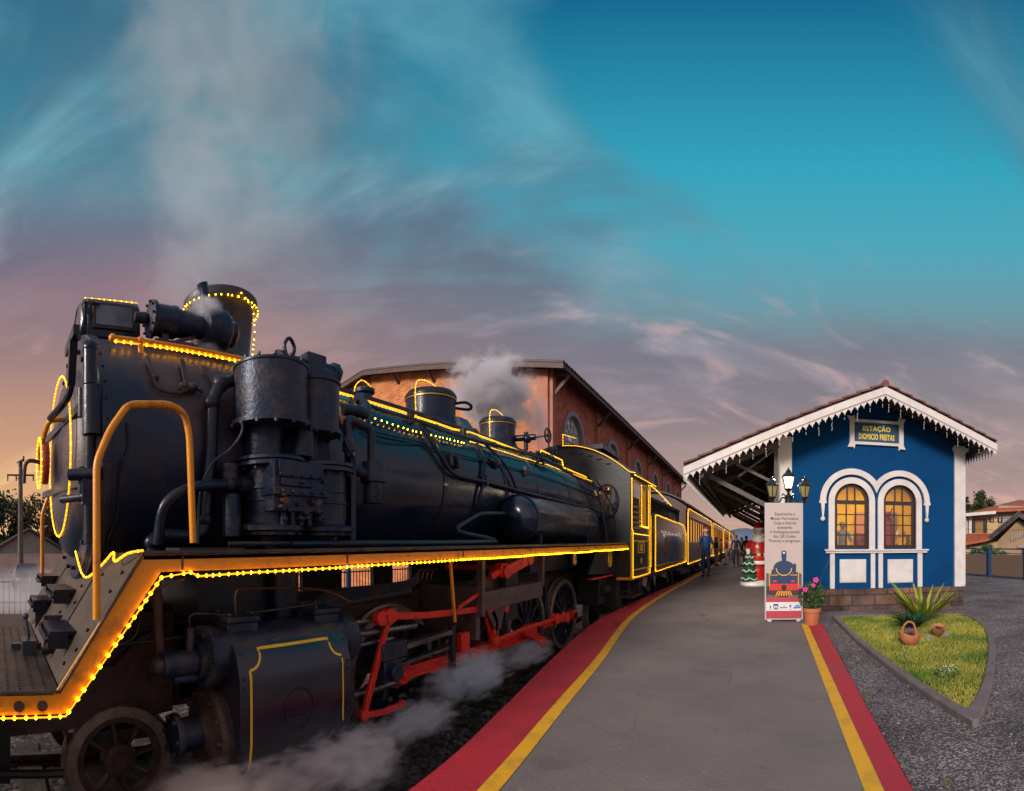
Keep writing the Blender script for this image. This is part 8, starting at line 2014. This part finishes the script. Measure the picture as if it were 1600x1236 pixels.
for k in range(15):
    t = k/14; p = ra.lerp(rb2, t); z = zr(845, rB)+(zr(808, rB)-zr(845, rB))*t; b.ball((p.x, p.y-.02, z+.28), .12, 8)
b.build('roof', DTL, h2)
fpan('window', 1597, 1610, rB, 858, 882, DKW, h2, .06); fpan('lintel', 1590, 1625, rB, 852, 856, GWL, h2, .12, .1)
b = MB()
for k in range(6):
    a = P2(1580+k*4, rB-.08); b.bar((a.x, a.y, zr(846-k*1.5, rB)), (a.x+.12, a.y, zr(838-k*2, rB)), .05, .12)
b.build('gable_louvre', GWL, h2)
fpan('lower_wall', 1566, 1590, rB, 856, 880, TAN, h2, .04)
# blue railing with reed panels
rf_ = thing('blue_railing', 'blue metal railing with brown reed panels at the back of the gravel yard', 'fence', P2(1550, 25))
A1, A2 = (1470, 29, 857), (1720, 22, 868)
RED_ = mat('reed_panel', (.24,.15,.10), .85, 0, (.15,.10,.08), 9, .4, .65, .4, 40, stretch=(8,8,.3)); BLR = mat('blue_railing_paint', (.008,.05,.14), .5)
pts_ = [(1486, 27.0), (1546, 24.6), (1604, 22.6), (1680, 20.4)]
for (pa, ra_), (pb, rb_) in zip(pts_, pts_[1:]):
    a, c = P2(pa, ra_), P2(pb, rb_); a2, c2 = a.lerp(c, .05), a.lerp(c, .93)
    zb0, zt0 = -.36, .95
    MB().bar((a2.x, a2.y, (zb0+zt0)/2-.05), (c2.x, c2.y, (zb0+zt0)/2-.05), .04, zt0-zb0-.25).build('reed_panel', RED_, rf_)
    b = MB(); b.bar((a.x, a.y, zt0+.10), (c.x, c.y, zt0+.10), .05, .06); b.bar((a2.x, a2.y, zt0-.12), (c2.x, c2.y, zt0-.12), .04, .04); b.bar((a2.x, a2.y, -.32), (c2.x, c2.y, -.32), .04, .04)
    for q in (a2, c2): b.cyl((q.x, q.y, -.4), (q.x, q.y, zt0-.1), .03, n=8)
    b.build('rail', BLR, rf_)
    MB().box(a.x-.09, a.x+.09, a.y-.09, a.y+.09, -.5, zt0+.18).build('post', BLR, rf_)
# overhead wires by the houses
b = MB()
for k, (ya, yb) in enumerate(((806, 804), (811, 812), (826, 819))):
    a, c = P2(1490, 30), P2(1690, 34); b.tube([(a.x, a.y, zr(ya, 30)), ((a.x+c.x)/2, (a.y+c.y)/2, (zr(ya, 30)+zr(yb, 34))/2-.25), (c.x, c.y, zr(yb, 34))], .012, 5, smooth=8)
tag(b.build('overhead_wires', K), 'thin dark overhead wires crossing before the orange roofed house', 'wires')

# ================================================================== STEAM
def steam(name, c, size, dens, label, ns=2.2, rz=0, col=(.92,.90,.93), lo=.46, hi=.70, seed=0, pw=1.0, shear=0, glow=0.0):
    m = bpy.data.materials.new(name+'_vapour'); m.use_nodes = True; t = m.node_tree; t.nodes.clear()
    o_ = t.nodes.new('ShaderNodeOutputMaterial'); v = t.nodes.new('ShaderNodeVolumePrincipled'); t.links.new(v.outputs[0], o_.inputs['Volume'])
    v.inputs['Color'].default_value = tuple(col)+(1,); v.inputs['Anisotropy'].default_value = .1
    tcn = t.nodes.new('ShaderNodeTexCoord'); ln = t.nodes.new('ShaderNodeVectorMath'); ln.operation = 'LENGTH'
    n = t.nodes.new('ShaderNodeTexNoise'); n.noise_dimensions = '4D'; n.inputs['W'].default_value = seed*3.1; n.inputs['Scale'].default_value = ns; n.inputs['Detail'].default_value = 7; n.inputs['Roughness'].default_value = .6; n.inputs['Distortion'].default_value = .9
    t.links.new(tcn.outputs['Object'], n.inputs['Vector'])
    t.links.new(tcn.outputs['Object'], ln.inputs[0])
    f = t.nodes.new('ShaderNodeMapRange'); f.interpolation_type = 'SMOOTHSTEP'; f.inputs[1].default_value = 1.0; f.inputs[2].default_value = .25; t.links.new(ln.outputs['Value'], f.inputs[0])
    # the puff thins towards its rim: threshold rises with distance from the middle
    s1 = t.nodes.new('ShaderNodeMath'); s1.operation = 'MULTIPLY_ADD'; s1.inputs[1].default_value = .22; t.links.new(f.outputs[0], s1.inputs[0]); t.links.new(n.outputs['Fac'], s1.inputs[2])
    g = t.nodes.new('ShaderNodeMapRange'); g.interpolation_type = 'SMOOTHSTEP'; g.inputs[1].default_value = lo+.12; g.inputs[2].default_value = hi+.15; t.links.new(s1.outputs[0], g.inputs[0])
    m1 = t.nodes.new('ShaderNodeMath'); m1.operation = 'MULTIPLY'; t.links.new(g.outputs[0], m1.inputs[0]); t.links.new(f.outputs[0], m1.inputs[1])
    m2 = t.nodes.new('ShaderNodeMath'); m2.operation = 'MULTIPLY'; m2.inputs[1].default_value = dens; t.links.new(m1.outputs[0], m2.inputs[0]); t.links.new(m2.outputs[0], v.inputs['Density'])
    me = MB(); me.ball((0,0,0), 1.0, 20); ob = me.build(name, m, sharp=180)
    ob.location = c; ob.scale = size; ob.rotation_euler = (0, shear, rz)
    tag(ob, label, 'steam', 'wisps of steam round the locomotive', 'stuff'); m.cycles.volume_sampling = 'MULTIPLE_IMPORTANCE' if hasattr(m.cycles, 'volume_sampling') else m.cycles.volume_sampling
    return ob
for (px, py, X, size, dn, lab, sd_, ns_, cl_) in (
    (430, 1215, -2.50, (.42, .85, .28), 14, 'thick pale steam rolling out under the cylinder casing', 1, 2.3, (.96,.86,.83)),
    (545, 1185, -2.35, (.42, .70, .30), 9, 'steam billowing over the ballast behind the cylinder casing', 2, 2.4, (.92,.88,.90)),
    (655, 1125, -2.45, (.36, .70, .20), 7, 'steam drifting below the first driving wheel', 3, 2.6, (.85,.88,.93)),
    (735, 1055, -2.65, (.42, .95, .34), 9, 'bluish steam between the middle driving wheels and the red kerb', 4, 2.6, (.82,.88,.96)),
    (820, 1020, -2.80, (.36, 1.0, .26), 7, 'thin steam near the last driving wheels', 12, 1.8, (.88,.88,.92)),
    (330, 1235, -2.35, (.40, .55, .16), 10, 'low steam on the ground beside the pilot wheel', 13, 1.6, (.95,.84,.80))):
    at_ = at(px, py, X=X); steam('steam', at_, size, dn, lab, ns=ns_*1.55, seed=sd_, lo=.46, hi=.58, col=cl_)
at_ = at(770, 625, Y=7.4); steam('steam', (at_.x, at_.y, at_.z+.05), (1.15, 1.9, .85), 9, 'white steam rising behind the second dome across the brick wall', seed=5, rz=.5, ns=3.2, lo=.46, hi=.62)
at_ = at(838, 660, Y=8.2); steam('steam', (at_.x, at_.y, at_.z), (.32, .5, .80), 4, 'column of steam beside the valve wheel', seed=6, ns=2.2, lo=.42, hi=.6)
at_ = at(322, 482, X=-3.3); steam('steam', (at_.x, at_.y, at_.z), (.12, .22, .15), 22, 'small puff of steam between the turbine and the chimney', seed=7, ns=1.5)
at_ = at(325, 545, X=-3.3); steam('steam', (at_.x, at_.y, at_.z), (.10, .16, .08), 16, 'small wisp of steam beneath the turbine', seed=8, ns=1.5)
for (px, py, X, size, dn, ns_, lab, sd_) in (
    (300, 95, -5.6, (1.2, 1.7, 2.3), .42, 2.3, 'left arm of the faint steam plume high above the headlamp', 9),
    (440, 120, -5.2, (1.2, 1.9, 2.1), .36, 2.3, 'right arm of the faint steam plume high above the chimney', 14),
    (330, 290, -5.0, (1.1, 1.5, 1.2), .50, 2.3, 'middle of the tall steam plume above the turbine', 15),
    (420, 380, -4.8, (1.3, 1.7, .8), .45, 2.2, 'loose steam spreading to the right above the air pumps', 16),
    (310, 420, -4.6, (.8, 1.0, .8), .75, 2.2, 'loose steam just above the chimney rim', 10)):
    at_ = at(px, py, X=X); steam('steam', at_, size, dn, lab, ns=ns_, seed=sd_, lo=.45, hi=.62, col=(.80, .88, .90))
at_ = at(40, 925, X=-8.0); steam('steam', (at_.x, at_.y, at_.z), (1.6, 1.5, .75), .75, 'thin steam hanging before the railing at the left', seed=11, ns=1.4, lo=.40)
